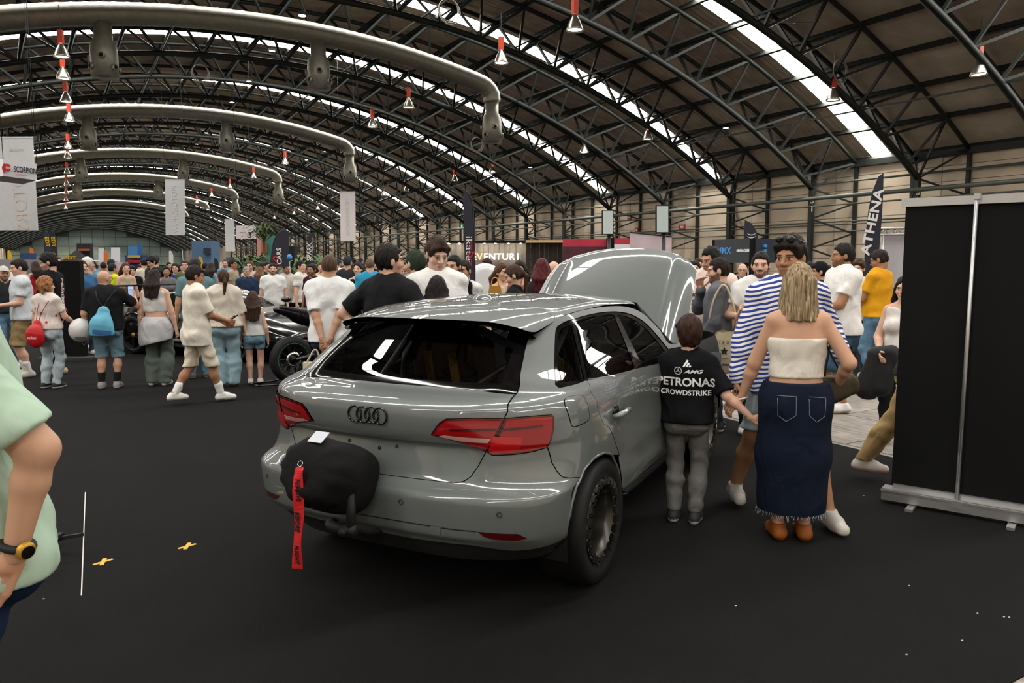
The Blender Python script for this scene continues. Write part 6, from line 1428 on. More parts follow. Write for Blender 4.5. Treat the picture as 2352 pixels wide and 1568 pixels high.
hanging('large grey hanging banner with mirrored lettering at the left edge', -18, 76, 315, 529, 23, M_BANNER, 12, [(46, 448, 'MOTORS', 29, M_GHOST, dict(ang=93, mirror=True, spacing=1.0, sx=.95)), (55, 385, 'I', 34, M_GHOST, dict(ang=93)), (38, 345, 'STELLAR', 6, M_GHOST, dict(mirror=True))])
hanging('pale hanging banner left of centre, longest of the small ones', 379, 424, 412, 540, 40, M_BANNER, 1.5, [(402, 480, 'MOTORSHOW', 12, M_BANNER2, dict(ang=90, mirror=True, sx=.95))])
hanging('blush hanging banner right of centre', 781, 816, 440, 553, 42, M_BANNER2, 1, [(799, 498, 'MOTORSHOW', 9, M_BANNER, dict(ang=90, mirror=True))])
hanging('narrow hanging banner beside the number three sign', 516, 538, 503, 577, 60, M_BANNER, 2)
box3 = thing('direction_sign_box', 'white hanging sign box marked 3 with an arrow', 'sign', (0, 0, 0)); sheet('box_body', rect(542, 582, 518, 548), 45, .5, M_BANNER2, box3); sign(574, 540, 45, '3', 13, M_PRINTK, box3, bold=.03); sign(555, 543, 45, '->', 5, M_PRINTK, box3); sign(560, 524, 45, '*', 6, M_PRINTK, box3); sign(558, 534, 45, 'PABELLON', 2.2, M_PRINTK, box3)
for x in (546, 578): a = atD(x, 518, 45); MB().tube([a, (a[0], a[1], roof_z(a[0]))], .008, 4).build('cable', M_POLE, box3)
sco = thing('hanging_light_box', 'white hanging box reading scorpion at the left edge', 'sign', (0, 0, 0)); D_ = 19.5
P0 = [atD(-30, 366, D_ + 1), atD(7, 365, D_), atD(84, 376, D_ + .55), atD(84, 414, D_ + .55), atD(7, 404, D_), atD(-30, 408, D_ + 1)]
V = P0 + [p + FWV * 1.0 - RTV * 1.0 for p in P0]
MB().add(V, [(0, 1, 4, 5), (1, 2, 3, 4), (6, 11, 10, 7), (7, 10, 9, 8), (0, 6, 7, 1), (1, 7, 8, 2), (5, 4, 10, 11), (4, 3, 9, 10), (0, 5, 11, 6), (2, 8, 9, 3)]).build('box_body', mat('white_box_cloth', '#dedce2', .7), sco)
uxs = unit(P0[2] - P0[1]); ctr = (P0[1] + P0[3]) / 2
def on_sco(nm, txt, size, du, dz, m, **k): lettering(nm, txt, size, m, sco, ctr + uxs * du + UPV * dz, uxs, UPV, .02, **k)
on_sco('lettering', 'SCORPION', .20, .115, .0, M_PRINTK, bold=.004, sx=.52); on_sco('lettering', 'EXHAUSTS', .05, .02, -.13, M_PRINTR)
on_sco('emblem', 'C', .22, -.30, .0, M_PRINTR, bold=.02); on_sco('emblem', '(', .24, -.37, .0, M_PRINTR, bold=.01)
for q in (P0[1], P0[2]): MB().tube([q, (q[0], q[1], roof_z(q[0]))], .008, 4).build('cable', M_POLE, sco)
# ---- exhibitor stands along the right wall
M_SLATE = mat('dark_canopy_cloth', '#33363b', .8); M_NAVY = mat('navy_canopy_cloth', '#1f2636', .8); M_SIGNB = mat('bright_blue_print', '#3f8fd2', .6)
mmx = thing('exhibition_canopy', 'dark MMX canopy with lettered valance behind the visitors', 'canopy', (0, 0, 0)); D_ = 13.2
a0, a1, a2 = atD(1642, 548, D_ + .9), atD(1729, 547, D_), atD(1800, 549, D_ + .8); zb = atD(1729, 603, D_)[2]
def wallpiece(nm, p, q, z0, z1, m, parent, t=.03):
    p = np.array(p); q = np.array(q); n = unit(np.cross(q - p, UPV) * [1, 1, 0]); P = [(*(p + n * k)[:2], z) for k in (0, t) for z in (z0, z1)] + [(*(q + n * k)[:2], z) for k in (0, t) for z in (z0, z1)]
    return MB().add(P, [(0, 1, 3, 2), (4, 6, 7, 5), (0, 4, 5, 1), (2, 3, 7, 6), (0, 2, 6, 4), (1, 5, 7, 3)]).build(nm, m, parent)
wallpiece('front_valance', a0, a1, zb, a1[2], M_SLATE, mmx); wallpiece('side_valance', a1, a2, zb, a1[2], M_NAVY, mmx)
back = a1 + (a0 - a1) + (a2 - a1)
MB().add([(*a0[:2], a1[2]), (*a1[:2], a1[2]), (*a2[:2], a1[2]), (*back[:2], a1[2])], [(0, 1, 2, 3)]).build('canopy_top', M_SLATE, mmx)
for q in (a0, a1, a2, back): MB().bar((q[0], q[1], 0), (q[0], q[1], a1[2]), .07).build('canopy_post', M_BLKCLOTH, mmx)
u1 = unit((a1 - a0) * [1, 1, 0]); u2 = unit((a2 - a1) * [1, 1, 0]); hh = a1[2] - zb
for txt, f_, size, m, base, u in (('MMX', .30, .17, M_SIGNB, a0, u1), ('MM-X.COM', .80, .062, M_PRINTW, a0, u1), ('MADE IN THE\nSHOWROOM\nTUNED FOR\nTHE ROAD', .85, .045, M_PRINTW, a1, u2)):
    Lw = np.linalg.norm((a1 - a0)[:2]) if base is a0 else np.linalg.norm((a2 - a1)[:2]); p = np.array(base) + u * f_ * Lw; lettering('lettering', txt, size, m, mmx, (p[0], p[1], zb + hh * .5), u, UPV, .035, bold=.004)
p = np.array(a1) + u2 * .30; un2 = np.cross(u2, UPV)
for k in range(3): q = p + un2 * .035; MB().bar((q[0], q[1], zb + hh * (.3 + .2 * k)), (*(q + u2 * .11)[:2], zb + hh * (.3 + .2 * k)), .05, .05).build('blue_emblem', M_SIGNB, mmx)
ev = thing('exhibition_stand', 'grey timber stand wall with lit EVENTURI lettering', 'stand', (0, 0, 0)); D_ = 19.0
M_PLANK = mat('grey_oak_plank', '#7d766e', .7, var=.25, vscale=6); M_PLANKD = mat('dark_walnut_plank', '#2c231d', .7, var=.3, vscale=7); M_PINE = mat('pine_beam', '#c9a77c', .7); M_SPOT = emis('spot_glow', '#fff3df', 130.0)
nx = 15
for k in range(nx):
    x0 = 1024 + (1209 - 1024) * k / nx; x1 = 1024 + (1209 - 1024) * (k + 1) / nx - .5; sheet('wall_plank', rect(x0, x1, 557, 760), D_ + .03 * (k % 2), .06, M_PLANK, ev)
sheet('header_rail', rect(1024, 1209, 553, 558), D_ - .25, .3, M_BLKCLOTH, ev)
for x in (1030, 1055, 1085, 1112, 1138, 1168, 1196): sheet('spot_lamp', rect(x - 2.2, x + 2.2, 558.5, 560), D_ - .2, .06, M_SPOT, ev)
M_LETW = emis('lit_white_letters', '#fff8ee', 5.0); M_LETO = emis('lit_orange_letter', '#ff9c5a', 4.0)
for ch, x, m in zip('EVENTURI', (1089.5, 1102, 1116, 1130.5, 1145, 1160.5, 1176, 1189), (M_LETW, M_LETO) + (M_LETW,) * 6): sign(x, 590, D_, ch, 15, m, ev, ang=0, bold=.01, off=.07, name='lit_letter')
for k in range(8): x0 = 1209.5 + 10.2 * k; sheet('dark_plank', rect(x0, x0 + 9.8, 558, 760), D_ - .3 + .03 * (k % 2), .06, M_PLANKD, ev)
sheet('pine_beam', rect(1208, 1300, 551, 557), D_ - .6, .4, M_PINE, ev)
M_REDB = mat('red_banner_print', '#b02a3c', .75, var=.08, vscale=4); M_BURG = mat('burgundy_banner_print', '#4d1c26', .75, var=.3, vscale=5); M_BLUSH = mat('blush_screen_cloth', '#cdb9bc', .8, var=.05)
rb_ = thing('advertising_wall', 'red topped banner wall left of the raised bonnet', 'banner', (0, 0, 0)); sheet('red_strip', rect(1293, 1395, 549, 566), 18.2, .05, M_REDB, rb_); sheet('picture_strip', rect(1293, 1395, 566, 700), 18.2, .05, M_BURG, rb_)
dp = thing('partition_post', 'dark partition post between two red and white banners', 'post', (0, 0, 0)); sheet('post_panel', rect(1395, 1411, 546, 700), 18, .25, M_BLKCLOTH, dp)
rw = thing('advertising_wall', 'small red and white banner beside the blush screen', 'banner', (0, 0, 0)); sheet('red_strip', rect(1411, 1446, 547, 561), 18, .05, M_REDB, rw); sheet('white_strip', rect(1411, 1446, 561, 700), 18, .05, M_WHITE, rw)
bs = thing('projection_screen', 'blush stretched cloth screen above the raised bonnet', 'screen', (0, 0, 0)); sheet('screen_cloth', [(1447, 700), (1543, 700), (1543, 543), (1495, 538), (1447, 533)], 17, .03, M_BLUSH, bs); MB().tube([atD(1447, 533, 17), atD(1495, 538, 17), atD(1543, 543, 17)], .02, 6).build('screen_edge', M_POLE, bs)
for k, (x0, x1, y0, y1, lab) in enumerate(((1385, 1408, 484, 537, 'left of two white vertical display panels on stands'), (1509, 1535, 473, 533, 'right of two white vertical display panels on stands'))):
    t = thing('vertical_screen', lab, 'screen', (0, 0, 0), 0, 'vertical display panels'); D_ = 16.5; sheet('panel_casing', rect(x0 - 1.5, x1 + 1.5, y0 - 1.5, y1 + 1.5), D_ + .02, .12, M_BLKCLOTH, t); sheet('panel_face', rect(x0, x1, y0, y1), D_, .02, mat('milky_glass', '#b4c0bd', .2, 0, .6), t)
    b = atD((x0 + x1) / 2 + 3, y1, D_ + .08); MB().tube([b, (b[0], b[1], 0)], .04, 8).build('panel_post', M_POLE, t); MB().box((b[0], b[1], .02), (.7, .5, .04)).build('panel_base', M_POLE, t)
tr = thing('lighting_truss', 'silver lattice truss holding a pale backdrop beside the black banner', 'truss', (0, 0, 0)); D_ = 13.5; g = MB()
for yy in (523, 537): g.tube([atD(2015, yy + 2, D_), atD(2130, yy, D_)], .022, 6)
for k in range(14): g.tube([atD(2015 + 8 * k, 524 + (k % 2) * 14, D_), atD(2023 + 8 * k, 524 + ((k + 1) % 2) * 14, D_)], .012, 5)
for xx in (2018, 2028): q = atD(xx, 540, D_); g.tube([q, (q[0], q[1], 0)], .022, 6)
g.build('truss_frame', M_ALU, tr); sheet('pale_backdrop', rect(2028, 2125, 540, 800), D_ + .1, .03, mat('lilac_white_backdrop', '#c6c2c8', .8), tr)
# wall signs
for x, y, w_, h_, c, lab in ((1446, 498, 9, 14, '#a8352f', 'red fire sign on the wall left of the second display panel'), (1567, 521, 13, 11, '#a8352f', 'red fire sign right of the second display panel'), (1462, 528, 7, 10, '#a8352f', 'small red fire sign low on the wall'), (1061, 519, 10, 14, '#15603c', 'green running-man exit sign beside the slate flag'), (841, 538, 13, 9, '#15603c', 'green exit sign above the far crowd')):
    p = atX(x, y, 30.9); k = depth(p) / F; t = thing('wall_sign', lab, 'sign', tuple(p), 0, 'safety signs on the wall'); MB().box((0, 0, 0), (.03, w_ * k * 1.6, h_ * k)).build('sign_plate', mat('sign_' + c[1:], c, .5), t); MB().box((-.02, 0, 0), (.01, w_ * k * .7, h_ * k * .45)).build('pictogram', M_WHITE, t)
# far stands behind the crowd
def far_stand(label, x0, x1, y0, y1, D, c, th=.5, extra=()):
    t = thing('far_stand', label, 'stand', (0, 0, 0), 0, 'stands at the far end'); m_ = mat('stand_' + c[1:], c, .8); sheet('stand_wall', rect(x0, x1, y0, floor_row(D) - .5 if y1 < 700 else y1), D, th, m_, t)
    for e in extra: sheet(e[0], rect(*e[1:5]), D - .15, .1, mat('stand_' + e[5][1:], e[5], .7), t)
far_stand('tall blue stand wall under two spotlights', 440, 485, 553, 640, 34, '#4d6c8c', 1.0, [('dark_panel', 467, 482, 569, 583, '#22252b')])
far_stand('teal and orange stand left of the stars flag', 590, 640, 540, 640, 32, '#3f7f72', .6, [('orange_panel', 600, 612, 558, 580, '#b0643c'), ('banner_strip', 590, 600, 540, 590, '#c98f86')])
far_stand('black tower stand behind the stars flag', 660, 676, 565, 640, 30, '#121214'); far_stand('tall dark stand board near the far windows', 176, 207, 559, 640, 30, '#1c1d22', .2, [('orange_print', 180, 203, 571, 576, '#a0552c')])
far_stand('pale low stand wall behind the yellow vest', 226, 290, 602, 680, 24, '#cfc2c4', .1); far_stand('blue and red striped stand counter', 288, 326, 586, 604, 26, '#243f7a', .4, [('yellow_strip', 293, 319, 586, 592, '#c9a640'), ('red_strip', 293, 319, 597, 603, '#a31f2c')])
far_stand('small slate stand block under the hanging banner', 519, 541, 591, 640, 30, '#55617a'); far_stand('white stand counter right of the spark flag', 730, 758, 597, 640, 26, '#c9cdd0'); far_stand('sky blue poster wall near the far windows', 294, 322, 566, 590, 36, '#3f78ab', .2)
far_stand('pale board standing in for the bright far window left of the orange flag', 226, 238, 570, 600, 46, '#e8eaf2', .05); far_stand('pale board standing in for the bright far window right of the orange flag', 255, 275, 568, 600, 46, '#e8eaf2', .05); far_stand('grey trailer side at the far left', -10, 60, 596, 660, 22, '#8d8a92', 1.0); far_stand('blue booth block at the far left', 47, 66, 581, 600, 32, '#26406e')  # boards beside the orange flag: far window brightness put into their pale colour
ten = thing('marquee_tent', 'black peaked tent with yellow lettering', 'tent', (0, 0, 0)); D_ = 22; A4 = [atD(140, 600, D_ - 1), atD(205, 600, D_ - 1), atD(212, 600, D_ + 2), atD(150, 600, D_ + 2)]; top_ = atD(176, 573, D_ + .5)
MB().add(A4 + [top_], [(0, 1, 4), (1, 2, 4), (2, 3, 4), (3, 0, 4)]).build('tent_roof', M_BLKCLOTH, ten)
for q in A4: MB().tube([q, (q[0], q[1], 0)], .03, 6).build('tent_leg', M_POLE, ten)
sign(173, 592, D_ - .6, 'EDT', 7, M_YELL, ten, bold=.04, sx=1.5, off=.25)
# palms / shrubs by the stands
M_LEAF = mat('palm_green', '#4d6238', .7, var=.4, vscale=6)
def shrub(label, x, y0, y1, D, n=60):
    c = atD(x, (y0 + y1) / 2, D); t = thing('potted_palm', label, 'plant', (c[0], c[1], 0), 0, 'potted palms by the stands'); g = MB(); rg = random.Random(x); zt = atD(x, y0, D)[2]
    for k in range(n):
        a = rg.uniform(0, 6.28); L = rg.uniform(.5, 1.0); z0 = zt - rg.uniform(.5, .9); p = np.array([0, 0, z0]); d = np.array([math.cos(a), math.sin(a), 0]); q = p + d * L * .5 + UPV * L * .45; r = p + d * L + UPV * L * rg.uniform(.1, .5); sd = np.cross(d, UPV) * .05; g.add([p, q - sd, r, q + sd], [(0, 1, 2, 3)])
    g.build('fronds', M_LEAF, t); MB().lathe([(.001, 0), (.22, 0), (.26, .45), (.2, .45), (.001, .4)], 14).build('pot', M_BLKCLOTH, t); MB().tube([(0, 0, .4), (0, 0, zt - .5)], .05, 6).build('trunk', mat('palm_trunk', '#5a4631', .9), t)
for x, y0, D, lab in ((562, 582, 26, 'palm left of the teal stand'), (583, 575, 28, 'palm in front of the teal stand'), (607, 505, 30, 'tallest palm, beside the teal stand'), (688, 580, 24, 'palm right of the blue balloon'), (742, 578, 25, 'palm right of the spark flag')): shrub('green ' + lab, x, y0, 620, D)
# tall black board at left
bd = thing('display_board', 'tall plain black board behind the bald man', 'board', (0, 0, 0)); p0 = atZ(124, 826); p1 = atZ(194, 826); sheet('board_face', [(122, 822), (194, 822), (182, 600), (122, 600)], depth(p1), .12, M_BLKCLOTH, bd)
MB().box(((p0 + p1) / 2 + np.array([0, 0, .03])), (.9, .35, .05), Matrix.Rotation(-PSI, 3, 'Z')).build('board_foot', mat('grey_foot', '#3a3a3b', .7), bd)
# ---- black sports car
M_CBLK = mat('black_gloss_car_paint', '#050506', .15, 0, .5, coat=1.0); M_WGUN = mat('gunmetal_wheel', '#3a3937', .3, .9); M_GOLD = mat('gold_caliper', '#b88a2c', .4, .5); M_DGLASS = mat('dark_green_car_glass', '#0a1211', .04, 0, .9)
def small_wheel(parent, x, y, r, w, m, sd, gold=True):
    t = thing('w', None, None); t.name = 'wheel'; t.parent = parent; t.location = (x, y, r); t.rotation_euler = (math.pi / 2 * sd, 0, 0)
    MB().lathe([(r * .72, -w / 2), (r * .95, -w / 2), (r, -w * .35), (r, w * .35), (r * .95, w / 2), (r * .74, w / 2), (r * .71, w * .42)], 32).build('tyre', M_RUBBER, t)
    MB().lathe([(r * .72, w * .44), (r * .68, w * .46), (r * .66, w * .1), (r * .3, -w * .1), (.001, -w * .1)], 28).build('rim', M_INNER, t)
    sp = MB()
    for k in range(10): a = 2 * math.pi * k / 10 + (.16 if k % 2 else -.16); sp.bar((.05 * math.cos(a), .05 * math.sin(a), w * .38), (r * .69 * math.cos(a + (.12 if k % 2 else -.12)), r * .69 * math.sin(a + (.12 if k % 2 else -.12)), w * .42), .03, .03)
    sp.build('spokes', m, t); MB().lathe([(r * .70, w * .40), (r * .73, w * .47), (r * .68, w * .48)], 32).build('rim_lip', m, t)
    MB().lathe([(.001, w * .5), (.035, w * .48), (.05, w * .36)], 12).build('hub', M_GOLD if gold else m, t)
    if gold: MB().box((r * .42, .05, w * .1), (.08, .16, .05)).build('brake_caliper', M_GOLD, t)
def loft(stations, n=16):
    """stations: (x, z_bottom, z_shoulder, z_top, half width, roof half width)"""
    xs = np.array([s_[0] for s_ in stations]); X = np.linspace(xs[0], xs[-1], 44); K = [pchip(xs, [s_[k] for s_ in stations])(X) for k in range(1, 6)]; V = []; Fq = []
    for i, x in enumerate(X):
        zb, zs, zt, w, wr = [k[i] for k in K]; half = [(0, zb), (w * .8, zb), (w * .98, zb + .06), (w, (zb + zs) * .5), (w * .985, zs - .03), (w * .95, zs), (wr + (w - wr) * .25, zs + (zt - zs) * .35), (wr, zs + (zt - zs) * .86), (wr * .7, zt), (0, zt + .01)]
        ring = [(x, -y, z) for y, z in half] + [(x, y, z) for y, z in half[-2:0:-1]]; V += ring
    m = len(ring)
    for i in range(len(X) - 1):
        for k in range(m): Fq.append((i * m + k, i * m + (k + 1) % m, (i + 1) * m + (k + 1) % m, (i + 1) * m + k))
    Fq += [tuple(range(m)), tuple(range((len(X) - 1) * m, len(X) * m))[::-1]]
    return MB().add(V, Fq, True)
wa = atZ(310, 813); wb = atZ(545, 833); dcar = unit((wb - wa) * [1, 1, 0]); ncar = np.array([-dcar[1], dcar[0], 0]); rz_ = math.atan2(dcar[1], dcar[0])
base_ = wa + ncar * .98; sc_ = thing('sports_car', 'low black supercar with bronze wheels behind the visitors on the left', 'car', (base_[0], base_[1], .008), rz_)
ST = [(-.95, .35, .72, .80, .80, .55), (-.80, .25, .84, .95, .97, .62), (-.35, .16, .88, 1.02, 1.0, .62), (.0, .14, .86, 1.07, 1.0, .60), (.7, .14, .80, 1.15, .97, .58), (1.2, .14, .78, 1.17, .96, .56), (1.7, .14, .76, 1.05, .96, .54), (2.2, .15, .76, .84, .98, .62), (2.65, .16, .74, .78, 1.0, .72), (3.1, .18, .62, .66, .97, .7), (3.5, .22, .46, .50, .86, .62), (3.62, .26, .40, .42, .7, .5)]
loft(ST).build('body', M_CBLK, sc_)
for sd in (1, -1):
    MB().prism([(.25, .92), (.75, .90), (1.75, .84), (1.5, 1.04), (1.15, 1.125), (.7, 1.115)], (0, sd * .80, 0), (1, 0, 0), (0, -sd * .42, .91), (0, sd, 0), .0).build('side_glass', M_DGLASS, sc_) if False else None
    P = [(.2, .90, .89), (.72, .885, .87), (1.72, .90, .83), (1.45, .68, 1.02), (1.15, .615, 1.115), (.72, .62, 1.11)]
    MB().add([(x, sd * (y + .012), z) for x, y, z in P], [tuple(range(6)) if sd > 0 else tuple(range(6))[::-1]]).build('side_glass', M_DGLASS, sc_)
    small_wheel(sc_, 0, -sd * .88, .345, .28, M_WGUN, sd); small_wheel(sc_, 2.6, -sd * .88, .335, .24, M_WGUN, sd)
    MB().box((1.2, sd * .985, .22), (1.7, .05, .06)).build('side_skirt', M_CBLK, sc_); MB().sphere((1.75, sd * 1.05, .95), .09, 12, 8, (1.1, 1.0, .7)).build('door_mirror', M_CBLK, sc_)
    for ax in (0, 2.6):
        MB().tube([(ax + .40 * math.cos(t), sd * .985, .345 + .40 * math.sin(t)) for t in np.linspace(.1, 3.04, 18)], .022, 6).build('wheel_arch', M_CBLK, sc_)
MB().box((-.72, 0, 1.22), (.28, 1.75, .03)).build('rear_wing', M_CBLK, sc_)
for sd in (1, -1): MB().box((-.68, sd * .55, 1.08), (.12, .03, .26)).build('wing_post', M_CBLK, sc_)
# ---- motorcycle
pr = atZ(672, 880); hb_ = math.radians(48); dm = math.sin(hb_) * RTV + math.cos(hb_) * FWV; bike = thing('motorcycle', 'black sports motorcycle with green rim line on a paddock stand', 'motorcycle', (pr[0], pr[1], .008), math.atan2(dm[1], dm[0]))
M_GREENL = mat('green_rim_tape', '#2f8f5d', .5)
def bike_wheel(x, nm):
    t = thing('w', None, None); t.name = nm; t.parent = bike; t.location = (x, 0, .325); t.rotation_euler = (math.pi / 2, 0, 0); w = .18 if x < .5 else .12
    MB().tube([(.25 * math.cos(a), .25 * math.sin(a), 0) for a in np.linspace(0, 2 * math.pi, 40, endpoint=False)], .072, 12, closed=True).build('tyre', M_RUBBER, t)
    MB().lathe([(.215, -w * .3), (.225, -w * .35), (.20, 0), (.225, w * .35), (.215, w * .3), (.19, 0), (.215, -w * .3)], 36).build('rim', M_BLACKG, t)
    for s_ in (1, -1): MB().tube([(.228 * math.cos(a), .228 * math.sin(a), s_ * w * .37) for a in np.linspace(0, 2 * math.pi, 36, endpoint=False)], .003, 4, closed=True).build('rim_tape', M_GREENL, t)
    sp = MB()
    for k in range(10): a = 2 * math.pi * k / 10; sp.bar((.04 * math.cos(a), .04 * math.sin(a), 0), (.205 * math.cos(a), .205 * math.sin(a), 0), .016, .02)
    sp.build('spokes', M_BLACKG, t); MB().lathe([(.06, .06), (.11, .06), (.11, .066), (.06, .066), (.06, .06)], 28).build('brake_disc', M_CHROME, t); MB().lathe([(.001, .09), (.03, .09), (.05, .06), (.05, -.06), (.001, -.09)], 16).build('hub', M_DARKMET, t)
bike_wheel(0, 'rear_wheel'); bike_wheel(1.42, 'front_wheel')
g = MB()
for s_ in (1, -1): g.tube(bez([(0, s_ * .12, .325), (.3, s_ * .11, .38), (.55, s_ * .09, .42)], 10), [.03] * 1 + [.035] * (len(bez([(0, 0, 0), (.3, 0, 0), (.55, 0, 0)], 10)) - 1), 8)
g.build('swingarm', M_BLACKG, bike)
def blob(name, prims, m, h=.018, k=.05):
    pts = np.array([p_[0] for p_ in prims] + [p_[1] for p_ in prims]); r = max(max(p_[2], p_[3]) for p_ in prims); Fd = Field(pts.min(0) - r * 1.2, pts.max(0) + r * 1.2, h)
    for a, b, r0, r1, fl_ in prims: Fd.cone(a, b, r0, r1, k, fl_)
    v, q = Fd.surf(); return obj(name, qmesh(name, v, q), m, bike)
YF = (np.array([0, 1., 0]), .6)
blob('tail_unit', [((-.22, 0, 1.02), (.15, 0, .93), .035, .10, YF), ((.1, 0, .92), (.45, 0, .84), .10, .14, YF)], M_BLACKG); blob('seat', [((-.12, 0, 1.045), (.35, 0, .93), .05, .10, (np.array([0, 0, 1.]), .5))], M_SEAT)
blob('tank', [((.5, 0, .90), (.85, 0, .94), .15, .15, None)], M_BLACKG); blob('fairing', [((.6, 0, .5), (1.0, 0, .55), .2, .2, YF), ((.95, 0, .7), (1.25, 0, .85), .2, .16, YF), ((1.2, 0, .95), (1.35, 0, .85), .12, .12, YF)], M_BLACKG); blob('engine', [((.45, 0, .45), (.85, 0, .42), .16, .14, None)], M_DARKMET)
for s_ in (1, -1):
    MB().tube([(1.42, s_ * .09, .325), (1.2, s_ * .10, .9)], .025, 8).build('fork_leg', M_DARKMET, bike); MB().tube([(1.15, s_ * .1, .95), (1.05, s_ * .36, .93)], .014, 8).build('handlebar', M_BLACK, bike); MB().sphere((1.22, s_ * .34, 1.08), .07, 10, 6, (.5, 1, .6)).build('mirror', M_BLACKG, bike)
st = MB()
for s_ in (1, -1): st.tube(bez([(.05, s_ * .16, .325), (-.02, s_ * .16, .12), (-.15, s_ * .17, .03), (-.55, s_ * .14, .03)], 14), .013, 6)
st.tube([(-.55, -.14, .03), (-.55, .14, .03)], .013, 6); st.build('paddock_stand', M_BLACKG, bike); MB().tube([(.05, .12, .45), (.2, .13, .55), (.35, .13, .5)], .045, 10).build('exhaust', M_DARKMET, bike)
# ---- white rally car on its red-fronted podium
D_ = 14.5; q0 = atD(1285, 680, D_); wc = thing('rally_car', 'white rally car with a wheel on its sill, behind the crowd', 'car', (q0[0], q0[1], .17), math.atan2(RTV[1], RTV[0]) + math.pi + .25)
ST2 = [(-2.0, .35, .75, .85, .75, .5), (-1.85, .22, .88, .98, .88, .6), (-1.2, .18, .90, 1.25, .9, .58), (-.5, .18, .88, 1.40, .9, .56), (.1, .18, .86, 1.38, .9, .56), (.9, .18, .86, .96, .9, .6), (1.6, .2, .76, .82, .88, .62), (2.0, .28, .55, .6, .7, .5)]
M_RWHITE = mat('white_car_paint', '#dfe0e2', .25, 0, .5, coat=.8); loft(ST2).build('body', M_RWHITE, wc)
for sd in (1, -1):
    P = [(-1.2, .87, .93), (.8, .87, .90), (.2, .62, 1.30), (-.5, .60, 1.33), (-1.0, .63, 1.22)]; MB().add([(x, sd * (y + .015), z) for x, y, z in P], [tuple(range(5)) if sd > 0 else tuple(range(5))[::-1]]).build('side_glass', M_DGLASS, wc)
    for ax in (-1.3, 1.25): small_wheel(wc, ax, -sd * .82, .31, .2, M_WHITE, sd, False)
MB().box((-1.75, 0, 1.15), (.3, 1.5, .03)).build('rear_wing', M_RWHITE, wc)
MB().box((1.2, 0, .93), (.9, .2, .01)).build('red_stripe', M_REDB, wc)
pod = thing('counter', 'white counter with red banner in front of the white rally car', 'counter', (0, 0, 0)); sheet('counter_front', rect(1060, 1400, 660, floor_row(D_ - 1.3) - .3), D_ - 1.3, .22, M_WHITE, pod); sheet('red_panel', rect(1100, 1130, 662, 676), D_ - 1.33, .02, M_REDB, pod); sign(1120, 681, D_ - 1.3, 'PURE', 5, M_PRINTK, pod, bold=.05, off=.04)
spw = MB().lathe([(.001, .1), (.1, .1), (.2, .11), (.29, .09), (.31, .02), (.30, -.08), (.001, -.1)], 24, (0, 0, 0), Matrix.Rotation(math.pi / 2, 3, 'X')); pw = atD(1114, 646, D_ - 1.5); o = spw.build('spare_wheel', M_RWHITE, None, loc=tuple(pw), rot=(0, 0, -PSI)); bpy.context.view_layer.update(); mw_ = o.matrix_world.copy(); o.parent = wc; o.matrix_parent_inverse = wc.matrix_world.inverted(); o['label'] = 'white show wheel'
# ---- things people carry
def bagmesh(name, label, cat, o_, prims, m, h=.008, cuts=(), k=.02):
    pts = np.array([p_[0] for p_ in prims] + [p_[1] for p_ in prims]); r = max(max(p_[2], p_[3]) for p_ in prims); Fd = Field(pts.min(0) - r * 1.3, pts.max(0) + r * 1.3, h)
    for a, b, r0, r1, fl_ in prims: Fd.cone(a, b, r0, r1, k, fl_)
    Fd.ripple(.0035, 22, 17, 26, 2.0)
    for n_, c in cuts: Fd.plane(n_, c)
    i = INFO[o_.name]; me = qmesh(name, *Fd.surf()); b = obj(name, me, m, None, loc=(i['p'][0], i['p'][1], .008), rot=(0, 0, i['rz'])); tag(b, label, cat); return b
i = INFO[redbag.name]; H_ = i['Ht']; YB = (np.array([0, 1., 0]), .55)
b = bagmesh('drawstring_bag', 'red drawstring bag on the back of the curly-haired woman', 'bag', redbag, [((-.03, -.155 * 1, .60 * H_), (-.05, -.18, .51 * H_), .05, .115, YB), ((-.05, -.18, .51 * H_), (-.05, -.175, .465 * H_), .115, .12, YB)], mat('red_nylon', '#b8141c', .45, 0, .4))
for sx_ in (-.02, .06): MB().tube(bez([(sx_ * .4 - .03, -.16, .62 * H_), (sx_, -.15, .72 * H_), (sx_ * 1.8, -.06, .815 * H_), (sx_ * 2.0, .05, .80 * H_)], 12), .004, 5).build('cord', mat('red_cord', '#7a2226', .8), b)
lettering('bag_lettering', 'nolun', .055, M_PRINTW, b, (-.035, -.262, .475 * H_), (1, 0, 0), (0, 0, 1), .0)
i = INFO[bald.name]; H_ = i['Ht']
b = bagmesh('drawstring_bag', 'light blue drawstring bag on the back of the bald man', 'bag', bald, [((.03, -.215, .66 * H_), (0, -.235, .55 * H_), .07, .14, YB), ((0, -.235, .55 * H_), (0, -.23, .50 * H_), .14, .145, YB)], mat('sky_blue_nylon', '#5fa9c4', .5, 0, .4), cuts=[((0, 0, -1), -.462 * H_)])
for sx_ in (-.04, .08): MB().tube(bez([(.03, -.215, .69 * H_), (sx_, -.2, .76 * H_), (sx_ * 2.0, -.09, .835 * H_), (sx_ * 2.1, .05, .82 * H_)], 12), .007, 5).build('cord', mat('black_cord', '#1a1a1c', .8), b)
MB().box((.02, -.318, .495 * H_), (.22, .004, .05), Matrix.Rotation(.1, 3, 'Y')).build('printed_wave', M_BLUE, b)
pbal = place(bald, (-.30, -.02, .50 * H_)); bl = MB().sphere((0, 0, 0), .145, 20, 14, (1, 1, 1.08)); o = bl.build('balloon', mat('white_balloon', '#cfcdcb', .3, 0, .5), None, loc=tuple(pbal)); tag(o, 'white balloon beside the bald man', 'balloon'); lettering('balloon_lettering', 'doo', .08, M_PRINTK, o, (-.02, -.125, -.09), (1, .0, 0), (0, .45, .9), .0)
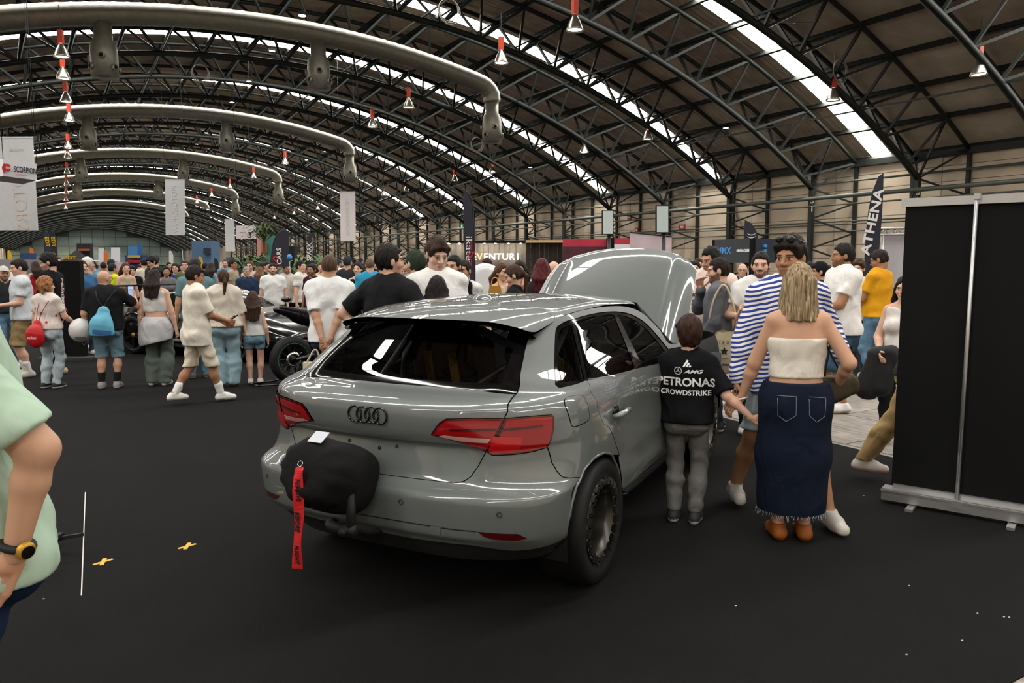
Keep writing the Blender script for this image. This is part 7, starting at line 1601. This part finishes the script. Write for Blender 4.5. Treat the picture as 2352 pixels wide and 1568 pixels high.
MB().tube([(0, 0, -.15), (.02, .01, -.2), (.08, .02, -.14)], .003, 4).build('balloon_knot', M_PRINTW, o)
pb_ = atD(665, 591, 14.0); o = MB().sphere((0, 0, 0), .048, 16, 12, (1, 1, 1.2)).build('balloon', mat('blue_balloon', '#2f86c8', .3), None, loc=tuple(pb_)); tag(o, 'bright blue balloon floating over the crowd', 'balloon'); MB().tube([(0, 0, -.05), (.01, 0, -.5)], .003, 4).build('balloon_string', M_PRINTW, o)
def phone(label, o_, loc, rotz, tilt=0.0, lit=False):
    p = place(o_, loc); t = thing('phone', label, 'phone', tuple(p), INFO[o_.name]['rz'] + rotz); t.rotation_euler[0] = tilt; MB().box((0, 0, 0), (.075, .009, .155)).build('phone_body', M_BLACKG, t)
    MB().box((0, -.006, 0), (.068, .002, .145)).build('phone_screen', emis('phone_screen_glow', '#8fa3c4', 1.2) if lit else M_DGLASS, t)
i = INFO[bald.name]; w_ = i['J']['wrir']; phone('phone held up by the bald man, screen lit', bald, (w_[0] - .05, w_[1] + .04, w_[2] + .07), 0, 0, True)
i = INFO[whitel.name]; w_ = i['J']['wril']; phone('dark phone held by the young man at the left edge', whitel, (w_[0] + .03, w_[1] + .08, w_[2] + .05), .6, -.6)
i = INFO[boyw.name]; w_ = i['J']['wrir']; phone('pale phone in the hands of the boy in cream', boyw, (w_[0] - .06, w_[1] + .08, w_[2] + .02), 0, -1.0)
i = INFO[striped.name]; w_ = i['J']['wrir']; phone('phone in the hand of the striped man', striped, (w_[0] + .0, w_[1] + .03, w_[2] - .12), 1.2, .2)
# canvas tote on the grey sweatshirt man's shoulder
M_CANVAS = mat('natural_canvas', '#c6b798', .9, var=.08, vscale=12, bump=.2, bscale=200)
i = INFO[greym.name]; H_ = i['Ht']; c = place(greym, (-.20, -.10, .50 * H_)); tb = thing('tote_bag', 'canvas tote bag with star print on the grey sweatshirt man', 'bag', (c[0], c[1], c[2]), -PSI - .25)
g = MB(); nn = 14
V = []; Fq = []
for j in range(nn + 1):
    z = -.24 + .40 * j / nn; bulge = .045 * math.sin(math.pi * min(1, (j + 1) / nn * .9)); wdt = .19 - .02 * (1 - j / nn)
    for k in range(16): a = 2 * math.pi * k / 16; V.append((wdt * np.sign(math.cos(a)) * abs(math.cos(a)) ** .5 - .03 * j / nn, bulge * math.sin(a) + .004 * math.sin(k * 2 + j), z + .012 * math.sin(5 * a)))
for j in range(nn):
    for k in range(16): Fq.append((j * 16 + k, j * 16 + (k + 1) % 16, (j + 1) * 16 + (k + 1) % 16, (j + 1) * 16 + k))
Fq.append(tuple(range(16))[::-1]); g.add(V, Fq, True); g.build('bag_body', M_CANVAS, tb)
for dy in (-.03, .03):
    pts = bez([(.10, dy, .15), (.07, dy, .38), (-.03, dy, .60), (-.13, dy, .42), (-.16, dy, .15)], 20); MB().tube(pts, .011, 5).build('bag_handle', M_CANVAS, tb)
lettering('bag_lettering', 'ALTEXPO', .052, M_PRINTK, tb, (-.01, -.052, .055), (1, 0, 0), (0, 0, 1), .0, spacing=1.3); MB().prism([((.042 if k % 2 == 0 else .019) * math.sin(k * math.pi / 5), (.042 if k % 2 == 0 else .019) * math.cos(k * math.pi / 5)) for k in range(10)], (-.01, -.056, -.025), (1, 0, 0), (0, 0, 1), (0, 1, 0), .001).build('bag_star', M_PRINTK, tb); lettering('bag_lettering', 'VIGO  MAYO  2025', .022, M_PRINTK, tb, (0, -.055, -.095), (1, 0, 0), (0, 0, 1), .0); lettering('bag_wave', '/\\/\\/\\/\\/\\', .03, M_PRINTK, tb, (0, -.055, -.16), (1, 0, 0), (0, 0, 1), .0, bold=.002)
MB().tube(bez([place(greym, q) for q in ((-.05, .06, .835 * H_), (.0, -.075, .85 * H_), (.06, .04, .84 * H_))], 12), .008, 5).build('lanyard', M_BLUE, None); tag(bpy.data.objects['lanyard'], 'blue lanyard round the neck of the grey sweatshirt man', 'lanyard')
# tote in the clasped hands
i = INFO[hands.name]; w_ = i['J']['wril']; c = place(hands, (w_[0] - .06, w_[1] - .04, w_[2] - .10)); t2 = thing('tote_bag', 'cream shopping bag hanging from the clasped hands', 'bag', tuple(c), INFO[hands.name]['rz'])
MB().box((-.02, 0, -.30), (.20, .05, .36)).build('bag_body', mat('cream_cotton', '#d9ceb4', .9, var=.1, vscale=9), t2); MB().box((.04, -.028, -.33), (.07, .004, .12)).build('printed_block', M_BLUE, t2); MB().tube(bez([(-.09, 0, -.13), (-.02, 0, -.01), (0, 0, .0), (.02, 0, -.01), (.06, 0, -.13)], 12), .009, 5).build('bag_handle', M_CANVAS, t2)
# brown shoulder bag of the blonde woman
i = INFO[skirt.name]; H_ = i['Ht']; b = bagmesh('shoulder_bag', 'dark olive leather shoulder bag on the blonde woman', 'bag', skirt, [((.17, .06, .555 * H_), (.33, .09, .575 * H_), .07, .055, (np.array([0, 1., 0]), .5)), ((.17, .06, .515 * H_), (.35, .09, .555 * H_), .06, .045, (np.array([0, 1., 0]), .5))], mat('olive_leather', '#332b18', .4, 0, .4, var=.2, vscale=20)); MB().tube(bez([(.18, .06, .60 * H_), (.20, .05, .74 * H_), (.14, .02, .825 * H_), (.12, -.06, .76 * H_), (.26, .05, .62 * H_)], 20), .006, 5).build('bag_strap', mat('brown_strap', '#241d12', .5), b)
MB().tube([np.array(INFO[skirt.name]['J']['wril']) + .034 * np.array([math.cos(t), math.sin(t) * .9, .25 * math.cos(t)]) for t in np.linspace(0, 2 * math.pi, 16, endpoint=False)], .006, 6, closed=True).build('wristband', M_WHITE, skirt)
# handbag near the rally car, folded jackets, wrist watch, sunglasses
p = atD(1137, 668, 9.9); hb3 = thing('handbag', 'mustard leather handbag in front of the white rally car', 'bag', tuple(p), -PSI); MB().prism([(-.1, -.12), (.1, -.12), (.07, .07), (-.07, .07)], (0, -.04, 0), (1, 0, 0), (0, 0, 1), (0, 1, 0), .08).build('bag_body', mat('mustard_leather', '#b98a2c', .5), hb3); MB().tube(bez([(-.05, 0, .06), (-.03, 0, .16), (.03, 0, .16), (.05, 0, .06)], 12), .008, 5).build('bag_handle', mat('mustard_leather', '#b98a2c', .5), hb3)
i = INFO[wedge.name]; H_ = i['Ht']; bagmesh('folded_jacket', 'black jacket carried over the arm of the woman by the banner', 'jacket', wedge, [((.05, .22, .57 * H_), (.20, .20, .55 * H_), .06, .06, None), ((.16, .23, .54 * H_), (.24, .22, .34 * H_), .08, .11, YB), ((.05, .24, .54 * H_), (.12, .24, .36 * H_), .07, .09, YB)], mat('black_nylon', '#111113', .7), .012)
i = INFO[crop.name]; H_ = i['Ht']
wt = bagmesh('tied_shirt', 'pale grey shirt tied round the waist of the crop-top woman', 'shirt', crop, [((0, 0, .585 * H_), (0, -.01, .50 * H_), .155, .212, (np.array([0, 1., 0]), .82)), ((0, -.02, .50 * H_), (-.01, -.03, .40 * H_), .212, .215, (np.array([0, 1., 0]), .85)), ((-.14, -.03, .42 * H_), (-.16, -.04, .30 * H_), .05, .02, None)], cloth('#b9b8bb'), .012, [((.25, 0, -1), -.375 * H_), ((0, 0, 1), .60 * H_)])
i = INFO[mint.name]; w_ = i['J']['wril']; e_ = i['J']['elbl']; ax_ = unit(w_ - e_); s1 = unit(np.cross(ax_, [0, 1, 0])); s2 = np.cross(ax_, s1); wp = w_ - ax_ * .03
MB().tube([wp + .034 * (math.cos(t) * s1 + math.sin(t) * s2) for t in np.linspace(0, 2 * math.pi, 20, endpoint=False)], .010, 6, closed=True).build('watch_strap', M_BLACK, mint); dsp = unit(np.array([-.8, -.5, .2])); dsp = unit(dsp - ax_ * (dsp @ ax_)); cc_ = wp + dsp * .040
Rm = np.stack([np.cross(dsp, ax_), ax_, dsp], 1); MB().lathe([(.001, .009), (.018, .009), (.022, .004), (.022, -.006)], 20, cc_, Rm).build('watch_case', M_GOLD, mint); MB().lathe([(.001, .010), (.016, .010)], 16, cc_, Rm).build('watch_dial', M_BLACKG, mint)
hp_ = INFO[striped.name]['hp']; hs_ = INFO[striped.name]['hs']; g = MB()
for sd in (1, -1): g.sphere(hp_(sd * .034, .072, .118), .026 * hs_, 12, 8, (1, .5, .8)); g.tube([hp_(sd * .06, .06, .118), hp_(sd * .082, -.03, .09)], .003, 5)
g.tube([hp_(-.01, .083, .12), hp_(.01, .083, .12)], .003, 5); o = g.build('sunglasses', M_BLACKG, striped)
# sack truck / scooter at the lower left
sk = thing('scooter', 'small black scooter deck with wheel beside the mint polo man', 'scooter', tuple(atZ(99, 1287, .0)), -PSI); sk.location[2] = .008
t = MB().tube([(.055 * math.cos(a), 0, .062 + .055 * math.sin(a)) for a in np.linspace(0, 2 * math.pi, 24, endpoint=False)], .016, 8, closed=True).build('wheel_tyre', M_RUBBER, sk); MB().lathe([(.001, .012), (.03, .012), (.042, .006), (.042, -.006), (.001, -.012)], 18, (0, 0, .062), Matrix.Rotation(math.pi / 2, 3, 'X')).build('wheel_hub', M_CHROME, sk)
MB().bar((-.02, 0, .10), (.22, .02, .135), .02).build('deck_arm', M_BLACK, sk); MB().box((.05, 0, .135), (.12, .06, .02)).build('foot_plate', M_BLACK, sk); bevel(MB().box((-.12, .06, .19), (.20, .14, .16)).build('motor_case', M_ALU, sk), .02); MB().box((-.06, .05, .16), (.09, .15, .1)).build('motor_cover', M_BLACK, sk)
# flight case on castors behind the yellow polo
fc_ = thing('equipment_trolley', 'black equipment trolley on castors behind the white t-shirt man', 'trolley', tuple(atZ(1985, 842)), -.3); fc_.location[2] = .008
MB().box((0, 0, .2), (.55, .4, .1)).build('trolley_deck', M_BLACK, fc_); MB().box((.05, .05, .62), (.32, .25, .72)).build('speaker_cabinet', M_BLKCLOTH, fc_); MB().box((-.12, -.12, .85), (.02, .12, .16)).build('lit_screen', emis('blue_screen_glow', '#5f96d8', 2.0), fc_)
for x in (-.22, .22):
    for y in (-.15, .15): MB().lathe([(.001, .02), (.06, .02), (.065, 0), (.06, -.02), (.001, -.02)], 14, (x, y, .07), Matrix.Rotation(math.pi / 2, 3, 'X')).build('castor', M_WHITE, fc_)
# loose cables in the roof
M_CABLE = mat('pale_cable', '#9a948a', .6)
cb1 = MB().tube(bez([atY(1752, 38, 18.5), atY(1800, 52, 18.6), atY(1880, 50, 18.7), atY(1950, 40, 18.7), atY(2010, 25, 18.7), atY(2060, -5, 18.7)], 40), .016, 6).build('hanging_cable', M_CABLE); tag(cb1, 'pale cable drooping between roof members at the top right', 'cable')
cb2 = MB().tube(bez([atY(2142, -10, 16), atY(2140, 30, 16), atY(2132, 60, 16)], 12), .016, 6).build('hanging_cable', M_CABLE); tag(cb2, 'short loose cable end hanging at the top right', 'cable')
for px, py, Y, lab in ((1928, 160, 18.5, 'coiled cable on the truss beside the first skylight strip'), (1030, 22, 23.5, 'coiled cable on the truss at the top centre'), (460, 166, 38.5, 'coiled cable on a truss at the upper left'), (1095, 330, 38.5, 'coiled cable on a truss right of centre')):
    c = atY(px, py, Y - .2); g = MB()
    for k in range(3): g.tube([c + np.array([(.34 + .03 * k) * math.cos(t), -.03 * k, (.36 + .02 * k) * math.sin(t) - .04 * k]) for t in np.linspace(0, 2 * math.pi, 24, endpoint=False)], .014, 5, closed=True)
    tag(g.build('cable_coil', M_CABLE), lab, 'cable', 'coiled cables in the roof')
# ---- prints on clothes
i = INFO[boy.name]; H_ = i['Ht']; ux_, uz_ = (1, 0, 0), (0, 0, 1)
print_on(boy, '_top', 'jersey_lettering', 'PETRONAS', .072, (0, -.05, .700 * H_), ux_, uz_, M_PRINTW, bold=.002); print_on(boy, '_top', 'jersey_lettering', 'CROWDSTRIKE', .044, (0, -.05, .650 * H_), ux_, uz_, M_PRINTW, bold=.0012); print_on(boy, '_top', 'jersey_lettering', 'AMG', .03, (.045, -.05, .752 * H_), ux_, uz_, M_PRINTW, bold=.001, shear=.4, sx=1.6)
def disc_mesh(R, r, spokes=3):
    v = []; f = []
    for k in range(24): a = 2 * math.pi * k / 24; v += [(R * math.cos(a), R * math.sin(a), 0), (r * math.cos(a), r * math.sin(a), 0)]
    for k in range(24): f.append((2 * k, 2 * ((k + 1) % 24), 2 * ((k + 1) % 24) + 1, 2 * k + 1))
    for k in range(spokes): a = math.pi / 2 + 2 * math.pi * k / spokes; n0 = len(v); d = (math.cos(a), math.sin(a)); q = (-d[1], d[0]); v += [(q[0] * .003, q[1] * .003, 0), (d[0] * r, d[1] * r, 0), (-q[0] * .003, -q[1] * .003, 0)]; f.append((n0, n0 + 1, n0 + 2))
    return mesh('emblem', v, f)
print_on(boy, '_top', 'round_emblem', '', .05, (-.045, -.05, .755 * H_), ux_, uz_, M_PRINTW, me=disc_mesh(.024, .0205))
tb_ = mesh('bars', [(-.03, -.014, 0), (-.018, -.014, 0), (-.024, -.002, 0), (-.036, -.002 - .004, 0), (-.012, -.014, 0), (.0, -.014, 0), (-.014, .014, 0), (-.026, .008, 0), (.006, -.014, 0), (.018, -.014, 0), (-.006, .03, 0), (-.018, .024, 0)], [(0, 1, 2, 3), (4, 5, 6, 7), (8, 9, 10, 11)])
for v in tb_.vertices: v.co.x = -v.co.x
print_on(boy, '_top', 'three_bar_emblem', '', .05, (.0, -.05, .785 * H_), ux_, uz_, M_PRINTW, me=tb_)
MB().tube([np.array(INFO[boy.name]['J']['nck']) + np.array([.052 * math.cos(t), .052 * math.sin(t), .022]) for t in np.linspace(0, 2 * math.pi, 18, endpoint=False)], .008, 6, closed=True).build('blue_collar', M_BLUE, boy)
fx_ = (-1, 0, 0); i = INFO[pink.name]; H_ = i['Ht']; print_on(pink, '_top', 'shirt_lettering', 'Beach House', .072, (.03, .05, .735 * H_), fx_, uz_, M_PRINTK, bold=.001, shear=.35); print_on(pink, '_top', 'shirt_lettering', 'Deluxe', .08, (.04, .05, .685 * H_), fx_, uz_, M_PRINTK, bold=.001, shear=.35)
i = INFO[beardw.name]; H_ = i['Ht']; print_on(beardw, '_top', 'shirt_lettering', 'It is Today, Now, Here', .026, (0, .05, .735 * H_), fx_, uz_, M_PRINTK); 
MB().tube(bez([np.array(INFO[beardw.name]['J']['nck']) + np.array(q) for q in ((.06, .03, .0), (.04, .10, -.05), (0, .125, -.09), (-.04, .10, -.05), (-.06, .03, .0))], 20), .003, 5).build('chain', M_CHROME, beardw)
i = INFO[jersey.name]; H_ = i['Ht']; print_on(jersey, '_top', 'jersey_lettering', 'ALL STARS', .075, (.085, -.05, .70 * H_), (0, 0, -1), (1, 0, 0), M_PRINTW, bold=.002); print_on(jersey, '_top', 'jersey_lettering', 'MOTORSPORT', .075, (.035, -.05, .62 * H_), (0, 0, -1), (1, 0, 0), M_PRINTW, bold=.002)
for z_, x_ in ((.72, .04), (.575, .09)): print_on(jersey, '_top', 'red_bar', '', .05, (x_, -.05, z_ * H_), (0, 0, -1), (1, 0, 0), M_PRINTR, me=mesh('bar', [(-.09, -.016, 0), (.09, -.016, 0), (.09, .016, 0), (-.09, .016, 0)], [(0, 1, 2, 3)]))
i = INFO[skirt.name]; H_ = i['Ht']; M_THREAD = mat('pale_stitching', '#8f96a3', .8)
i = INFO[redbag.name]; rp = random.Random(3)
for k in range(8): print_on(redbag, '_top', 'printed_flower', '', .05, (rp.uniform(-.10, .16), -.05, rp.uniform(.58, .76) * i['Ht']), ux_, uz_, M_PRINTR if k % 2 else M_GHOST, me=mesh('dot', [(.018 * math.cos(a), .018 * math.sin(a), 0) for a in np.linspace(0, 6.28, 7)[:-1]], [tuple(range(6))]))
for q_ in 'rl':   # buckled straps of the clogs
    A_ = np.array(INFO[skirt.name]['J']['ank' + q_]); Hk = INFO[skirt.name]['Ht']; b0_ = np.array([A_[0] + (.006 if q_ == 'r' else -.006), A_[1] + .055 * Hk, 0])
    MB().tube([b0_ + np.array([.0275 * Hk * math.cos(t), .004 * math.cos(t), .012 + .032 * Hk * math.sin(t)]) for t in np.linspace(0, math.pi, 14)], .0075, 6).build('clog_strap', mat('tan_suede', '#7a3f12', .9), skirt)
    sd_ = 1 if q_ == 'r' else -1; cb_ = b0_ + np.array([-.0275 * Hk * .8, 0, .012 + .022 * Hk])
    MB().tube([cb_ + np.array([-.006, .014 * a_, .014 * c_]) for a_, c_ in ((-1, -1), (1, -1), (1, 1), (-1, 1))], .0022, 5, closed=True).build('clog_buckle', M_GOLD, skirt)
# frayed hem and back pocket stitching on the denim skirt
sk_o = bpy.data.objects[skirt['_bot']]; bv_ = BVHTree.FromPolygons([v.co for v in sk_o.data.vertices], [p_.vertices for p_ in sk_o.data.polygons]); fr = MB(); H_ = INFO[skirt.name]['Ht']; zc = .107 * H_
for k in range(90):
    a = 2 * math.pi * k / 90; d = Vector((math.cos(a), math.sin(a), 0)); h_ = bv_.ray_cast(Vector((0, 0, zc + .012)) + d * .6, -d)
    if h_[0] is not None: p_ = np.array(h_[0]); fr.bar(p_ - np.array([0, 0, .004]), p_ + np.array([rp.uniform(-.012, .012), rp.uniform(-.012, .012), -rp.uniform(.015, .045)]), .0022)
fr.build('frayed_hem', M_THREAD, sk_o)
def stitch(pts, o_, child, name):
    g_ = bpy.data.objects[o_[child]]; bv = BVHTree.FromPolygons([v.co for v in g_.data.vertices], [p_.vertices for p_ in g_.data.polygons]); q_ = []
    for a, b in zip(pts[:-1], pts[1:]):
        for t in np.linspace(0, 1, 8, endpoint=False): c = Vector((a[0] + (b[0] - a[0]) * t, -.6, a[1] + (b[1] - a[1]) * t)); h_ = bv.ray_cast(c, Vector((0, 1, 0))); q_.append(np.array(h_[0]) + [0, -.002, 0] if h_[0] is not None else np.array(c))
    MB().tube(q_, .0012, 4).build(name, M_THREAD, g_)
stitch([(.035, .545 * H_), (.135, .54 * H_), (.13, .475 * H_), (.085, .455 * H_), (.04, .478 * H_), (.035, .545 * H_)], skirt, '_bot', 'pocket_stitching')
stitch([(-.135, .545 * H_), (-.035, .545 * H_), (-.035, .478 * H_), (-.085, .455 * H_), (-.13, .475 * H_), (-.135, .545 * H_)], skirt, '_bot', 'pocket_stitching')
for k in ('_info', '_top', '_bot'):
    for o in bpy.data.objects:
        if k in o.keys(): del o[k]
